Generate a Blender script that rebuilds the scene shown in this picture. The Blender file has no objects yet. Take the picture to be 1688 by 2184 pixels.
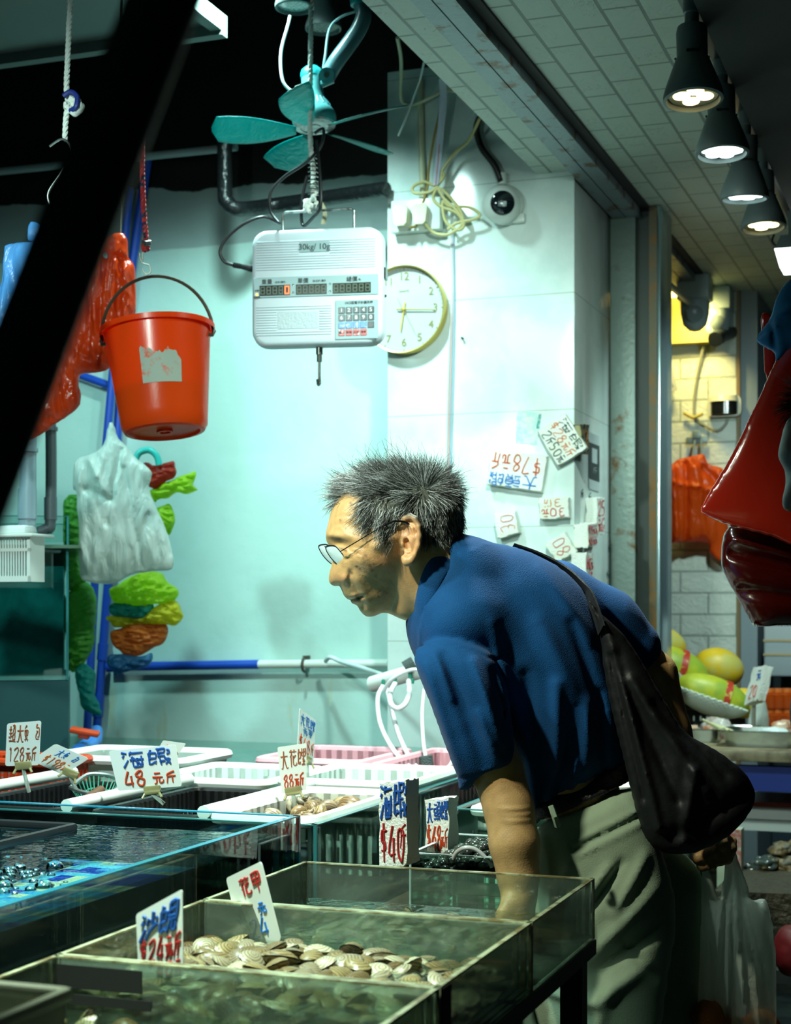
import bpy, bmesh, math, random
import numpy as np
from mathutils import Vector, Matrix, noise as mnoise
random.seed(7); RNG = np.random.default_rng(7)
SC = bpy.context.scene
COL = SC.collection
# ---------------------------------------------------------------- camera
F = 3400.0; HY = 1300.0; HC = 1.25            # focal length in pixels, horizon row, camera height
cam = bpy.data.cameras.new('camera'); camo = bpy.data.objects.new('camera', cam); COL.objects.link(camo)
camo.location = (0, 0, HC); camo.rotation_euler = (math.pi/2, 0, 0)
cam.sensor_fit = 'HORIZONTAL'; cam.sensor_width = 36; cam.lens = F/1688*36
cam.shift_y = (HY-1092)/1688; cam.clip_start = 0.05; cam.clip_end = 60
cam.dof.use_dof = True; cam.dof.focus_distance = 2.35; cam.dof.aperture_fstop = 11
SC.camera = camo
SC.view_settings.view_transform = 'Standard'; SC.view_settings.look = 'None'
SC.view_settings.gamma = 1; SC.view_settings.use_curve_mapping = False
SC.view_settings.exposure = 0.0
try:
    SC.cycles.max_bounces = 10; SC.cycles.transparent_max_bounces = 24
    SC.cycles.sample_clamp_indirect = 4; SC.cycles.caustics_reflective = False; SC.cycles.caustics_refractive = False
except Exception: pass
# ---------------------------------------------------------------- world and lamps
wd = bpy.data.worlds.new('world'); SC.world = wd; wd.use_nodes = True
wd.node_tree.nodes['Background'].inputs[0].default_value = (0.10, 0.30, 0.34, 1)
wd.node_tree.nodes['Background'].inputs[1].default_value = 0.02
def spot(name, loc, target, power, color, angle=80, blend=.5, size=.05):
    l = bpy.data.lights.new(name, 'SPOT'); o = bpy.data.objects.new(name, l); COL.objects.link(o)
    l.energy = power; l.color = color; l.spot_size = math.radians(angle); l.spot_blend = blend; l.shadow_soft_size = size
    o.location = loc; o.rotation_euler = (Vector(target)-Vector(loc)).to_track_quat('-Z', 'Y').to_euler()
    return o
TEAL = (.62, 1.0, .95)
spot('tank_lamp', (-.38, 3.64, 2.80), (-.50, 4.45, .38), 140, TEAL, 112, .8, .06)
spot('tank_lamp', (-1.50, 3.25, 2.57), (-1.30, 4.55, .50), 78, (.50, 1, .96), 112, .8, .06)
spot('basket_lamp', (.06, 2.78, 2.36), (-.12, 2.84, .9), 330, (.84, 1, .90), 72, .7, .05)
spot('pillar_lamp', (.26, 2.95, 2.30), (.20, 4.1, 1.0), 82, (.76, 1, .88), 118, 1, .05)
spot('stall_front_lamp', (-.78, 1.95, 2.12), (-.42, 3.3, 1.0), 88, (.74, 1, .92), 112, 1, .05)
spot('face_lamp', (-.55, 1.75, 2.08), (-.02, 2.35, 1.28), 64, (1.0, .99, .74), 58, 1, .03)
spot('big_tank_fill', (-.85, 2.15, 2.12), (-.66, 2.02, .9), 120, (.62, 1, .95), 70, .8, .05)  # unseen lamp added to brighten the mosaic under the water
spot('tray_lamp', (-.36, 1.30, 2.0), (-.24, 1.62, .85), 165, (.78, 1.0, .80), 60, 1, .05)
# ---------------------------------------------------------------- placing helpers
AN = math.radians(20)
WX = Vector((math.cos(AN), -math.sin(AN), 0)); DX = Vector((math.sin(AN), math.cos(AN), 0)); ZX = Vector((0, 0, 1))
def P(px, py, Y): return Vector(((px-844)/F*Y, Y, HC-(py-HY)/F*Y))
def PZ(px, py, z): return P(px, py, (HC-z)*F/(py-HY))
def PW(px, py, c):                                  # the point of the plane DX.p = c on that sight line
    r = P(px, py, 1.0)-Vector((0, 0, HC)); t = c/(r.dot(DX)); return Vector((0, 0, HC))+r*t
def SD(s, c, z): return WX*s+DX*c+ZX*z
def frame(o, x=WX, y=DX, z=ZX):
    x = Vector(x).normalized(); z = Vector(z); z = (z-x*z.dot(x)).normalized(); y = z.cross(x)
    return Matrix(((x.x, y.x, z.x, o[0]), (x.y, y.y, z.y, o[1]), (x.z, y.z, z.z, o[2]), (0, 0, 0, 1)))
def fr(px, py, Y): return frame(P(px, py, Y))
# ---------------------------------------------------------------- materials
MATS = {}
def mat(name, c=None, r=.5, metal=0, c2=None, ns=8, nd=5, lo=.45, hi=.6, bump=0, bs=60, spec=.5, emit=None, es=0, attr=None, trans=0, sub=0, sheen=0, coat=0, tint=None):
    if name in MATS: return MATS[name]
    m = bpy.data.materials.new(name); MATS[name] = m; m.use_nodes = True
    N = m.node_tree.nodes; L = m.node_tree.links; b = N['Principled BSDF']
    b.inputs['Base Color'].default_value = (*c, 1); b.inputs['Roughness'].default_value = r; b.inputs['Metallic'].default_value = metal
    b.inputs['Specular IOR Level'].default_value = spec
    if trans: b.inputs['Transmission Weight'].default_value = trans
    if coat: b.inputs['Coat Weight'].default_value = coat; b.inputs['Coat Roughness'].default_value = .08
    if sheen: b.inputs['Sheen Weight'].default_value = sheen
    if sub: b.inputs['Subsurface Weight'].default_value = sub; b.inputs['Subsurface Radius'].default_value = (.012, .005, .003); b.inputs['Subsurface Scale'].default_value = 1
    tc = N.new('ShaderNodeTexCoord'); src = None
    if attr:
        a = N.new('ShaderNodeAttribute'); a.attribute_name = attr; src = a.outputs['Color']
        L.new(src, b.inputs['Base Color'])
    if c2 is not None:
        n = N.new('ShaderNodeTexNoise'); n.inputs['Scale'].default_value = ns; n.inputs['Detail'].default_value = nd; n.inputs['Roughness'].default_value = .6
        L.new(tc.outputs['Object'], n.inputs['Vector'])
        mr = N.new('ShaderNodeMapRange'); mr.inputs[1].default_value = lo; mr.inputs[2].default_value = hi; L.new(n.outputs['Fac'], mr.inputs[0])
        mx = N.new('ShaderNodeMix'); mx.data_type = 'RGBA'; L.new(mr.outputs[0], mx.inputs[0])
        mx.inputs[6].default_value = (*c, 1); mx.inputs[7].default_value = (*c2, 1)
        if src: L.new(src, mx.inputs[6])
        L.new(mx.outputs[2], b.inputs['Base Color'])
    if bump:
        n = N.new('ShaderNodeTexNoise'); n.inputs['Scale'].default_value = bs; n.inputs['Detail'].default_value = 4; L.new(tc.outputs['Object'], n.inputs['Vector'])
        bp = N.new('ShaderNodeBump'); bp.inputs['Strength'].default_value = bump; bp.inputs['Distance'].default_value = .01
        L.new(n.outputs['Fac'], bp.inputs['Height']); L.new(bp.outputs[0], b.inputs['Normal'])
    if emit: b.inputs['Emission Color'].default_value = (*emit, 1); b.inputs['Emission Strength'].default_value = es
    return m
def glass(name, tint=(.8, .95, .93), refl=.10, rough=.03, haze=0, hazec=(.6, .7, .65), bump=0, bs=30, hs=12, ior=1.40):
    """thin pane: lets light straight through, tinted, with a fresnel gloss, plus a cloudy scratched film where it is dirty"""
    if name in MATS: return MATS[name]
    m = bpy.data.materials.new(name); MATS[name] = m; m.use_nodes = True
    N = m.node_tree.nodes; L = m.node_tree.links; N.clear()
    out = N.new('ShaderNodeOutputMaterial'); tr = N.new('ShaderNodeBsdfTransparent'); tr.inputs[0].default_value = (*tint, 1)
    gl = N.new('ShaderNodeBsdfGlossy'); gl.inputs['Roughness'].default_value = rough; gl.inputs[0].default_value = (1, 1, 1, 1)
    fz = N.new('ShaderNodeFresnel'); fz.inputs[0].default_value = ior
    ad = N.new('ShaderNodeMath'); ad.operation = 'MULTIPLY_ADD'; L.new(fz.outputs[0], ad.inputs[0]); ad.inputs[1].default_value = .9; ad.inputs[2].default_value = refl*.4
    ad.use_clamp = True
    mx = N.new('ShaderNodeMixShader'); L.new(ad.outputs[0], mx.inputs[0]); L.new(tr.outputs[0], mx.inputs[1]); L.new(gl.outputs[0], mx.inputs[2])
    last = mx
    tc = N.new('ShaderNodeTexCoord')
    if haze:
        df = N.new('ShaderNodeBsdfDiffuse'); df.inputs[0].default_value = (*hazec, 1)
        n = N.new('ShaderNodeTexNoise'); n.inputs['Scale'].default_value = hs; n.inputs['Detail'].default_value = 6; L.new(tc.outputs['Object'], n.inputs['Vector'])
        mr = N.new('ShaderNodeMapRange'); mr.inputs[1].default_value = .3; mr.inputs[2].default_value = .75; mr.inputs[3].default_value = haze*.35; mr.inputs[4].default_value = min(1, haze*1.5)
        L.new(n.outputs['Fac'], mr.inputs[0])
        m2 = N.new('ShaderNodeMixShader'); L.new(mr.outputs[0], m2.inputs[0]); L.new(mx.outputs[0], m2.inputs[1]); L.new(df.outputs[0], m2.inputs[2]); last = m2
    if bump:
        n = N.new('ShaderNodeTexNoise'); n.inputs['Scale'].default_value = bs; n.inputs['Detail'].default_value = 3; L.new(tc.outputs['Object'], n.inputs['Vector'])
        bp = N.new('ShaderNodeBump'); bp.inputs['Strength'].default_value = bump; bp.inputs['Distance'].default_value = .02
        L.new(n.outputs['Fac'], bp.inputs['Height']); L.new(bp.outputs[0], gl.inputs['Normal']); L.new(bp.outputs[0], fz.inputs['Normal'])
    L.new(last.outputs[0], out.inputs[0]); return m
def film(name, c, opac=.6, trl=.5, rough=.25, c2=None):
    """thin plastic film: part see-through, part translucent, glossy"""
    if name in MATS: return MATS[name]
    m = bpy.data.materials.new(name); MATS[name] = m; m.use_nodes = True
    N = m.node_tree.nodes; L = m.node_tree.links; b = N['Principled BSDF']; out = N['Material Output']
    b.inputs['Base Color'].default_value = (*c, 1); b.inputs['Roughness'].default_value = rough
    tl = N.new('ShaderNodeBsdfTranslucent'); tl.inputs[0].default_value = (*c, 1)
    tr = N.new('ShaderNodeBsdfTransparent')
    tr.inputs[0].default_value = (*[min(1, x*.5+.5) for x in c], 1)
    a = N.new('ShaderNodeMixShader'); a.inputs[0].default_value = trl; L.new(b.outputs[0], a.inputs[1]); L.new(tl.outputs[0], a.inputs[2])
    d = N.new('ShaderNodeMixShader'); d.inputs[0].default_value = opac; L.new(tr.outputs[0], d.inputs[1]); L.new(a.outputs[0], d.inputs[2])
    tc = N.new('ShaderNodeTexCoord'); n = N.new('ShaderNodeTexNoise'); n.inputs['Scale'].default_value = 25; n.inputs['Detail'].default_value = 5
    n.inputs['Distortion'].default_value = 1.5
    mp = N.new('ShaderNodeMapping'); mp.inputs['Scale'].default_value = (1, 1, .35); L.new(tc.outputs['Object'], mp.inputs[0]); L.new(mp.outputs[0], n.inputs['Vector'])
    bp = N.new('ShaderNodeBump'); bp.inputs['Strength'].default_value = .55; bp.inputs['Distance'].default_value = .02
    L.new(n.outputs['Fac'], bp.inputs['Height']); L.new(bp.outputs[0], b.inputs['Normal'])
    L.new(d.outputs[0], out.inputs[0]); return m
# ---------------------------------------------------------------- object helpers
def tag(o, label=None, cat=None, group=None, kind=None):
    if label: o['label'] = label
    if cat: o['category'] = cat
    if group: o['group'] = group
    if kind: o['kind'] = kind
    return o
def empty(name, loc, label, cat, group=None):
    o = bpy.data.objects.new(name, None); COL.objects.link(o); o.location = loc; o.empty_display_size = .05
    return tag(o, label, cat, group)
def link(name, me, m=None, parent=None, mx=None, smooth=True):
    o = bpy.data.objects.new(name, me); COL.objects.link(o)
    if m:
        for k in (m if isinstance(m, (list, tuple)) else [m]): me.materials.append(k)
    if smooth is True or smooth == 'auto':
        me.polygons.foreach_set('use_smooth', [True]*len(me.polygons))
        if smooth == 'auto':
            try: me.set_sharp_from_angle(angle=math.radians(38))
            except Exception: pass
    if mx is not None:
        me.transform(mx)
    if parent is not None:
        o.parent = parent; me.transform(Matrix.Translation(-Vector(parent.location if parent.parent is None else Vector(parent.location)+Vector(parent.parent.location))))
    return o
def origin_to(o, v):                                 # give a one-mesh thing its own origin
    v = Vector(v); o.data.transform(Matrix.Translation(-v)); o.location = v; return o
class MB:
    def __init__(s): s.v = []; s.f = []; s.mi = []; s.cm = 0
    def add(s, vs, fs, mx=None):
        b = len(s.v)
        s.v += [tuple(mx @ Vector(p)) if mx is not None else tuple(p) for p in vs]
        s.f += [tuple(b+i for i in q) for q in fs]; s.mi += [s.cm]*len(fs); return s
    def box(s, lo, hi, mx=None, bev=0, seg=2):
        if bev:
            bm = bmesh.new(); bmesh.ops.create_cube(bm, size=1)
            for v in bm.verts: v.co = [lo[i]+(v.co[i]+.5)*(hi[i]-lo[i]) for i in range(3)]
            bmesh.ops.bevel(bm, geom=bm.edges[:], offset=bev, segments=seg, profile=.5, affect='EDGES')
            bm.verts.index_update(); s.add([v.co[:] for v in bm.verts], [[v.index for v in f.verts] for f in bm.faces], mx); bm.free(); return s
        x0, y0, z0 = lo; x1, y1, z1 = hi
        return s.add([(x0,y0,z0),(x1,y0,z0),(x1,y1,z0),(x0,y1,z0),(x0,y0,z1),(x1,y0,z1),(x1,y1,z1),(x0,y1,z1)],
                     [(0,3,2,1),(4,5,6,7),(0,1,5,4),(1,2,6,5),(2,3,7,6),(3,0,4,7)], mx)
    def tube(s, pts, r, n=8, closed=False, mx=None, cap=True):
        pts = [Vector(p) for p in pts]; k = len(pts); rr = r if isinstance(r, (list, tuple)) else [r]*k
        t0 = (pts[1]-pts[0]).normalized(); up = Vector((0, 0, 1)) if abs(t0.z) < .9 else Vector((1, 0, 0))
        u = (up-t0*up.dot(t0)).normalized(); V = []
        for i in range(k):
            a = pts[i-1] if (i or closed) else pts[i]; b = pts[(i+1) % k] if (i < k-1 or closed) else pts[i]
            t = (b-a).normalized() if (b-a).length > 1e-9 else t0
            u = (u-t*u.dot(t)); u = u.normalized() if u.length > 1e-6 else Vector((1, 0, 0)); w = t.cross(u)
            for j in range(n):
                an = 2*math.pi*j/n; V.append(pts[i]+(u*math.cos(an)+w*math.sin(an))*rr[i])
        Fs = []
        for i in range(k if closed else k-1):
            for j in range(n):
                a = i*n+j; b = i*n+(j+1) % n; c = ((i+1) % k)*n+(j+1) % n; d = ((i+1) % k)*n+j; Fs.append((a, b, c, d))
        if cap and not closed: Fs += [tuple(range(n-1, -1, -1)), tuple((k-1)*n+j for j in range(n))]
        return s.add(V, Fs, mx)
    def lathe(s, prof, n=32, mx=None, closed=False):   # profile of (radius, z); turned about z
        V = []; Fs = []; k = len(prof)
        for (r, z) in prof:
            for j in range(n): a = 2*math.pi*j/n; V.append((r*math.cos(a), r*math.sin(a), z))
        for i in range(k-1):
            for j in range(n): Fs.append((i*n+j, i*n+(j+1) % n, (i+1)*n+(j+1) % n, (i+1)*n+j))
        if prof[0][0] > 1e-6: Fs.append(tuple(range(n-1, -1, -1)))
        if prof[-1][0] > 1e-6: Fs.append(tuple((k-1)*n+j for j in range(n)))
        return s.add(V, Fs, mx)
    def prism(s, poly, y0, y1, mx=None):               # polygon in local x,z extruded along y
        n = len(poly); V = [(x, y0, z) for x, z in poly]+[(x, y1, z) for x, z in poly]
        return s.add(V, [tuple(range(n)), tuple(range(2*n-1, n-1, -1))]+[(i, n+i, n+(i+1) % n, (i+1) % n) for i in range(n)], mx)
    def grid(s, nu, nv, fn, mx=None, wrap=False):
        V = [fn(i/(nu-1 if not wrap else nu), j/(nv-1)) for j in range(nv) for i in range(nu)]
        Fs = [(j*nu+i, j*nu+(i+1) % nu, (j+1)*nu+(i+1) % nu, (j+1)*nu+i) for j in range(nv-1) for i in range(nu if wrap else nu-1)]
        return s.add(V, Fs, mx)
    def mesh(s, name):
        me = bpy.data.meshes.new(name); me.from_pydata(s.v, [], s.f); me.update()
        if any(s.mi): me.polygons.foreach_set('material_index', s.mi)
        bm = bmesh.new(); bm.from_mesh(me); bmesh.ops.recalc_face_normals(bm, faces=bm.faces); bm.to_mesh(me); bm.free()
        return me
    def build(s, name, m, parent=None, mx=None, smooth='auto'):
        return link(name, s.mesh(name), m, parent, mx, smooth)
def spline(pts, n=8):
    pts = [Vector(p) for p in pts]; out = []
    for i in range(len(pts)-1):
        p0 = pts[max(i-1, 0)]; p1 = pts[i]; p2 = pts[i+1]; p3 = pts[min(i+2, len(pts)-1)]
        for k in range(n):
            t = k/n; out.append(.5*((2*p1)+(p2-p0)*t+(2*p0-5*p1+4*p2-p3)*t*t+(3*p1-p0-3*p2+p3)*t**3))
    return out+[pts[-1]]
def rrect(w, h, r, n=6, cx=0, cz=0):
    out = []
    for (sx, sz, a0) in ((1, 1, 0), (-1, 1, 90), (-1, -1, 180), (1, -1, 270)):
        for k in range(n+1):
            a = math.radians(a0+90*k/n); out.append((cx+sx*(w/2-r)+r*math.cos(a), cz+sz*(h/2-r)+r*math.sin(a)))
    return out
def pxtube(pts, Y, r, n=8, sm=6):                    # tube through pixel points; each point may carry its own depth
    q = [P(p[0], p[1], p[2] if len(p) > 2 else Y) for p in pts]
    return MB().tube(spline(q, sm) if sm else q, r, n)
def bump_noise(me, amp, sc):
    for v in me.vertices: v.co += v.normal*amp*mnoise.noise(v.co*sc)
# ---------------------------------------------------------------- implicit surfaces
def poly_sdf(X, Z, poly):                            # signed distance, negative inside
    p = np.asarray(poly, float); q = np.roll(p, -1, 0); d2 = np.full(X.shape, 1e9); ins = np.zeros(X.shape, bool)
    for (ax, az), (bx, bz) in zip(p, q):
        ex, ez = bx-ax, bz-az; t = np.clip(((X-ax)*ex+(Z-az)*ez)/(ex*ex+ez*ez+1e-12), 0, 1)
        d2 = np.minimum(d2, (X-ax-t*ex)**2+(Z-az-t*ez)**2)
        c = ((az > Z) != (bz > Z)) & (X < (bx-ax)*(Z-az)/((bz-az) if abs(bz-az) > 1e-12 else 1e-12)+ax); ins ^= c
    return np.where(ins, -np.sqrt(d2), np.sqrt(d2))
def smooth_poly(poly, n=4):
    p = [Vector((a, b, 0)) for a, b in poly]; k = len(p); out = []
    for i in range(k):
        p0, p1, p2, p3 = p[i-1], p[i], p[(i+1) % k], p[(i+2) % k]
        for j in range(n):
            t = j/n; v = .5*((2*p1)+(p2-p0)*t+(2*p0-5*p1+4*p2-p3)*t*t+(3*p1-p0-3*p2+p3)*t**3); out.append((v.x, v.y))
    return out
class Infl:
    """a closed outline blown up into a round body: half-thickness^2 = u solves Poisson's equation inside the outline"""
    def __init__(s, poly, ky=1.0, cap=None, res=110, iters=500):
        p = np.asarray(poly, float); lo = p.min(0); hi = p.max(0); h = (hi-lo).max()/res; lo = lo-4*h; hi = hi+4*h
        nx = int((hi[0]-lo[0])/h)+2; nz = int((hi[1]-lo[1])/h)+2
        xs = lo[0]+h*np.arange(nx); zs = lo[1]+h*np.arange(nz); X, Z = np.meshgrid(xs, zs, indexing='ij')
        d = poly_sdf(X, Z, poly); ins = d < 0; u = np.where(ins, np.minimum(-d, .3)*.1, 0.)
        ii, jj = np.meshgrid(np.arange(nx), np.arange(nz), indexing='ij'); par = (ii+jj) % 2; om = 1.93
        for it in range(iters):
            for q in (0, 1):
                nb = np.zeros_like(u); nb[1:-1, 1:-1] = u[2:, 1:-1]+u[:-2, 1:-1]+u[1:-1, 2:]+u[1:-1, :-2]
                new = (nb+4*h*h)/4; mk = ins & (par == q); u[mk] += om*(new[mk]-u[mk])
        w = np.sqrt(np.maximum(u, 0))*ky
        if cap: w = cap*np.tanh(w/cap)
        R = max(w.max(), 1e-3)
        s.u = np.where(ins, w*w, -2*R*d*.6); s.lo = lo; s.h = h; s.n = (nx, nz); s.wmax = w.max()
    def samp(s, x, z):
        a = np.clip((x-s.lo[0])/s.h, 0, s.n[0]-1.001); b = np.clip((z-s.lo[1])/s.h, 0, s.n[1]-1.001)
        i = a.astype(int); j = b.astype(int); fa = a-i; fb = b-j; U = s.u
        v00, v10, v01, v11 = U[i, j], U[i+1, j], U[i, j+1], U[i+1, j+1]
        v = v00*(1-fa)*(1-fb)+v10*fa*(1-fb)+v01*(1-fa)*fb+v11*fa*fb
        gx = ((v10-v00)*(1-fb)+(v11-v01)*fb)/s.h; gz = ((v01-v00)*(1-fa)+(v11-v10)*fa)/s.h
        ox = np.maximum(np.maximum(s.lo[0]-x, x-(s.lo[0]+s.h*(s.n[0]-1))), 0); oz = np.maximum(np.maximum(s.lo[1]-z, z-(s.lo[1]+s.h*(s.n[1]-1))), 0)
        return v-(ox+oz)*.1, gx, gz
    def f(s, x, y, z, yc=0., add=None):
        u, gx, gz = s.samp(x, z); yy = y-yc
        if add is not None:
            w = np.sqrt(np.maximum(u, 0)); w2 = np.maximum(w+add*np.clip(w/.02, 0, 1), 0); u = np.where(u > 0, w2*w2, u)
        return np.maximum((yy*yy-u)/np.sqrt(4*yy*yy+gx*gx+gz*gz+1e-7), -np.sqrt(np.maximum(u, 1e-12)))
def smin(a, b, k):
    h = np.clip(.5+.5*(b-a)/k, 0, 1); return b*(1-h)+a*h-k*h*(1-h)
def smax(a, b, k): return -smin(-a, -b, k)
def caps(x, y, z, a, b, ra, rb):
    a = np.asarray(a, float); b = np.asarray(b, float); e = b-a; t = np.clip(((x-a[0])*e[0]+(y-a[1])*e[1]+(z-a[2])*e[2])/(e@e), 0, 1)
    return np.sqrt((x-a[0]-t*e[0])**2+(y-a[1]-t*e[1])**2+(z-a[2]-t*e[2])**2)-(ra+(rb-ra)*t)
def chain(x, y, z, pts, rs, k=.006):
    d = None
    for i in range(len(pts)-1):
        c = caps(x, y, z, pts[i], pts[i+1], rs[i], rs[i+1]); d = c if d is None else smin(d, c, k)
    return d
def ellip(x, y, z, c, r):
    q = np.sqrt(((x-c[0])/r[0])**2+((y-c[1])/r[1])**2+((z-c[2])/r[2])**2); return (q-1)*min(r)
def surfnet(f, lo, hi, h, thr=1.7):
    lo = np.asarray(lo, float); hi = np.asarray(hi, float); B = 8; nb = np.ceil((hi-lo)/(h*B)).astype(int)
    g = np.stack(np.meshgrid(*[np.arange(n) for n in nb], indexing='ij'), -1).reshape(-1, 3)
    c = lo+(g+.5)*h*B; fv = f(c[:, 0], c[:, 1], c[:, 2]); g = g[np.abs(fv) < B*h*.87*thr]
    loc = np.stack(np.meshgrid(*[np.arange(B+1)]*3, indexing='ij'), -1).reshape(-1, 3); NN = (nb*B+3).astype(np.int64)
    key = lambda q: (q[..., 0]*NN[1]+q[..., 1])*NN[2]+q[..., 2]
    CK = []; CV = []; E = []
    for s in range(0, len(g), 400):
        gg = g[s:s+400]; nd = gg[:, None, :]*B+loc[None]; p = lo+nd*h
        v = f(p[..., 0].ravel(), p[..., 1].ravel(), p[..., 2].ravel()).reshape(len(gg), B+1, B+1, B+1)
        C = np.stack([v[:, i:B+i, j:B+j, k:B+k] for i in (0, 1) for j in (0, 1) for k in (0, 1)], -1)
        m = (C.min(-1) < 0) & (C.max(-1) >= 0); bi, i, j, k = np.nonzero(m)
        if not len(bi): continue
        cc = C[bi, i, j, k]; acc = np.zeros((len(bi), 3)); cnt = np.zeros(len(bi))
        off = np.array([(a, b, c2) for a in (0, 1) for b in (0, 1) for c2 in (0, 1)], float)
        for a in range(8):
            for ax in (4, 2, 1):
                if a & ax: continue
                b = a | ax; va = cc[:, a]; vb = cc[:, b]; x = (va < 0) != (vb < 0); t = np.where(x, va/np.where(x, va-vb, 1), 0)
                acc += np.where(x[:, None], off[a]+(off[b]-off[a])*t[:, None], 0); cnt += x
        ci = gg[bi]*B+np.stack([i, j, k], -1); CK.append(key(ci+1)); CV.append(lo+(ci+acc/cnt[:, None])*h)
        for ax in range(3):
            sl = [slice(0, B)]*3; s2 = [slice(0, B)]*3; s2[ax] = slice(1, B+1)
            a = v[(slice(None), *sl)]; b = v[(slice(None), *s2)]; x = (a < 0) != (b < 0); q = np.nonzero(x)
            E.append((ax, gg[q[0]]*B+np.stack(q[1:], -1), a[x] < 0))
    CK = np.concatenate(CK); CV = np.concatenate(CV); o = np.argsort(CK); CK = CK[o]; CV = CV[o]; Q = []
    for ax, n, sg in E:
        u, w = [(1, 2), (2, 0), (0, 1)][ax]; cols = []; ok = np.ones(len(n), bool)
        for du, dw in ((0, 0), (-1, 0), (-1, -1), (0, -1)):
            c = n.copy(); c[:, u] += du; c[:, w] += dw; kk = key(c+1); ix = np.clip(np.searchsorted(CK, kk), 0, len(CK)-1); ok &= CK[ix] == kk; cols.append(ix)
        q = np.stack(cols, -1); q[~sg] = q[~sg][:, ::-1]; Q.append(q[ok])
    Q = np.concatenate(Q); return CV, Q
def np_mesh(name, V, Q, color=None):
    me = bpy.data.meshes.new(name); me.vertices.add(len(V)); me.vertices.foreach_set('co', np.asarray(V, np.float32).ravel())
    me.loops.add(Q.size); me.loops.foreach_set('vertex_index', np.ascontiguousarray(Q, np.int32).ravel())
    me.polygons.add(len(Q)); me.polygons.foreach_set('loop_start', np.arange(0, Q.size, 4, dtype=np.int32))
    me.update(calc_edges=True); me.validate()
    if color is not None and len(me.vertices) == len(V):
        ca = me.color_attributes.new('Col', 'FLOAT_COLOR', 'POINT'); ca.data.foreach_set('color', np.concatenate([color, np.ones((len(V), 1))], 1).astype(np.float32).ravel())
    return me
def vnoise(x, y, z, s, seed=0):                     # cheap smooth noise for numpy arrays
    r = np.random.default_rng(seed); o = 0
    for k in range(5):
        d = r.normal(size=3); d /= np.linalg.norm(d); ph = r.uniform(0, 6.28); d2 = r.normal(size=3)
        o = o+np.sin(s*(d[0]*x+d[1]*y+d[2]*z)*(.7+.3*k)+ph+1.3*np.sin(s*.6*(d2[0]*x+d2[1]*y+d2[2]*z)))
    return o/5
def pxpoly(pts, Y): return [((px-844)/F*Y, HC-(py-HY)/F*Y) for px, py in pts]
def pillow(name, pts, Y, ky=.5, h=.004, amp=.004, ns=60, m=None, parent=None, cap=None, seed=0, sway=.006, folds=(), stretch=.35, color=None):
    """a limp hollow-looking body with the given outline, crumpled"""
    poly = smooth_poly(pxpoly(pts, Y), 3); I = Infl(poly, ky, cap, 90, 300); W = I.wmax
    sg = [(pxpoly([a, b], Y), w*Y/F, am) for a, b, w, am in folds]
    def f(x, y, z):
        yc = Y+sway*vnoise(x, 0*y, z*.5, 18, seed)
        add = amp*vnoise(x, 0*y, z*stretch, ns, seed+1)+.4*amp*vnoise(x, y*0, z*stretch, ns*2.3, seed+2)
        for (a, b), w, am in sg: add = add+am*np.exp(-(segd(x, z, a, b)/w)**2)
        return I.f(x, y, z, yc, add)
    p = np.array(poly); V, Q = surfnet(f, (p[:, 0].min()-.02, Y-W-.03, p[:, 1].min()-.02), (p[:, 0].max()+.02, Y+W+.03, p[:, 1].max()+.02), h)
    me = np_mesh(name, V, Q, color(V) if color else None); return link(name, me, m, parent)
def segd(x, z, a, b):
    ex, ez = b[0]-a[0], b[1]-a[1]; t = np.clip(((x-a[0])*ex+(z-a[1])*ez)/(ex*ex+ez*ez+1e-12), 0, 1)
    return np.sqrt((x-a[0]-t*ex)**2+(z-a[1]-t*ez)**2)
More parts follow.
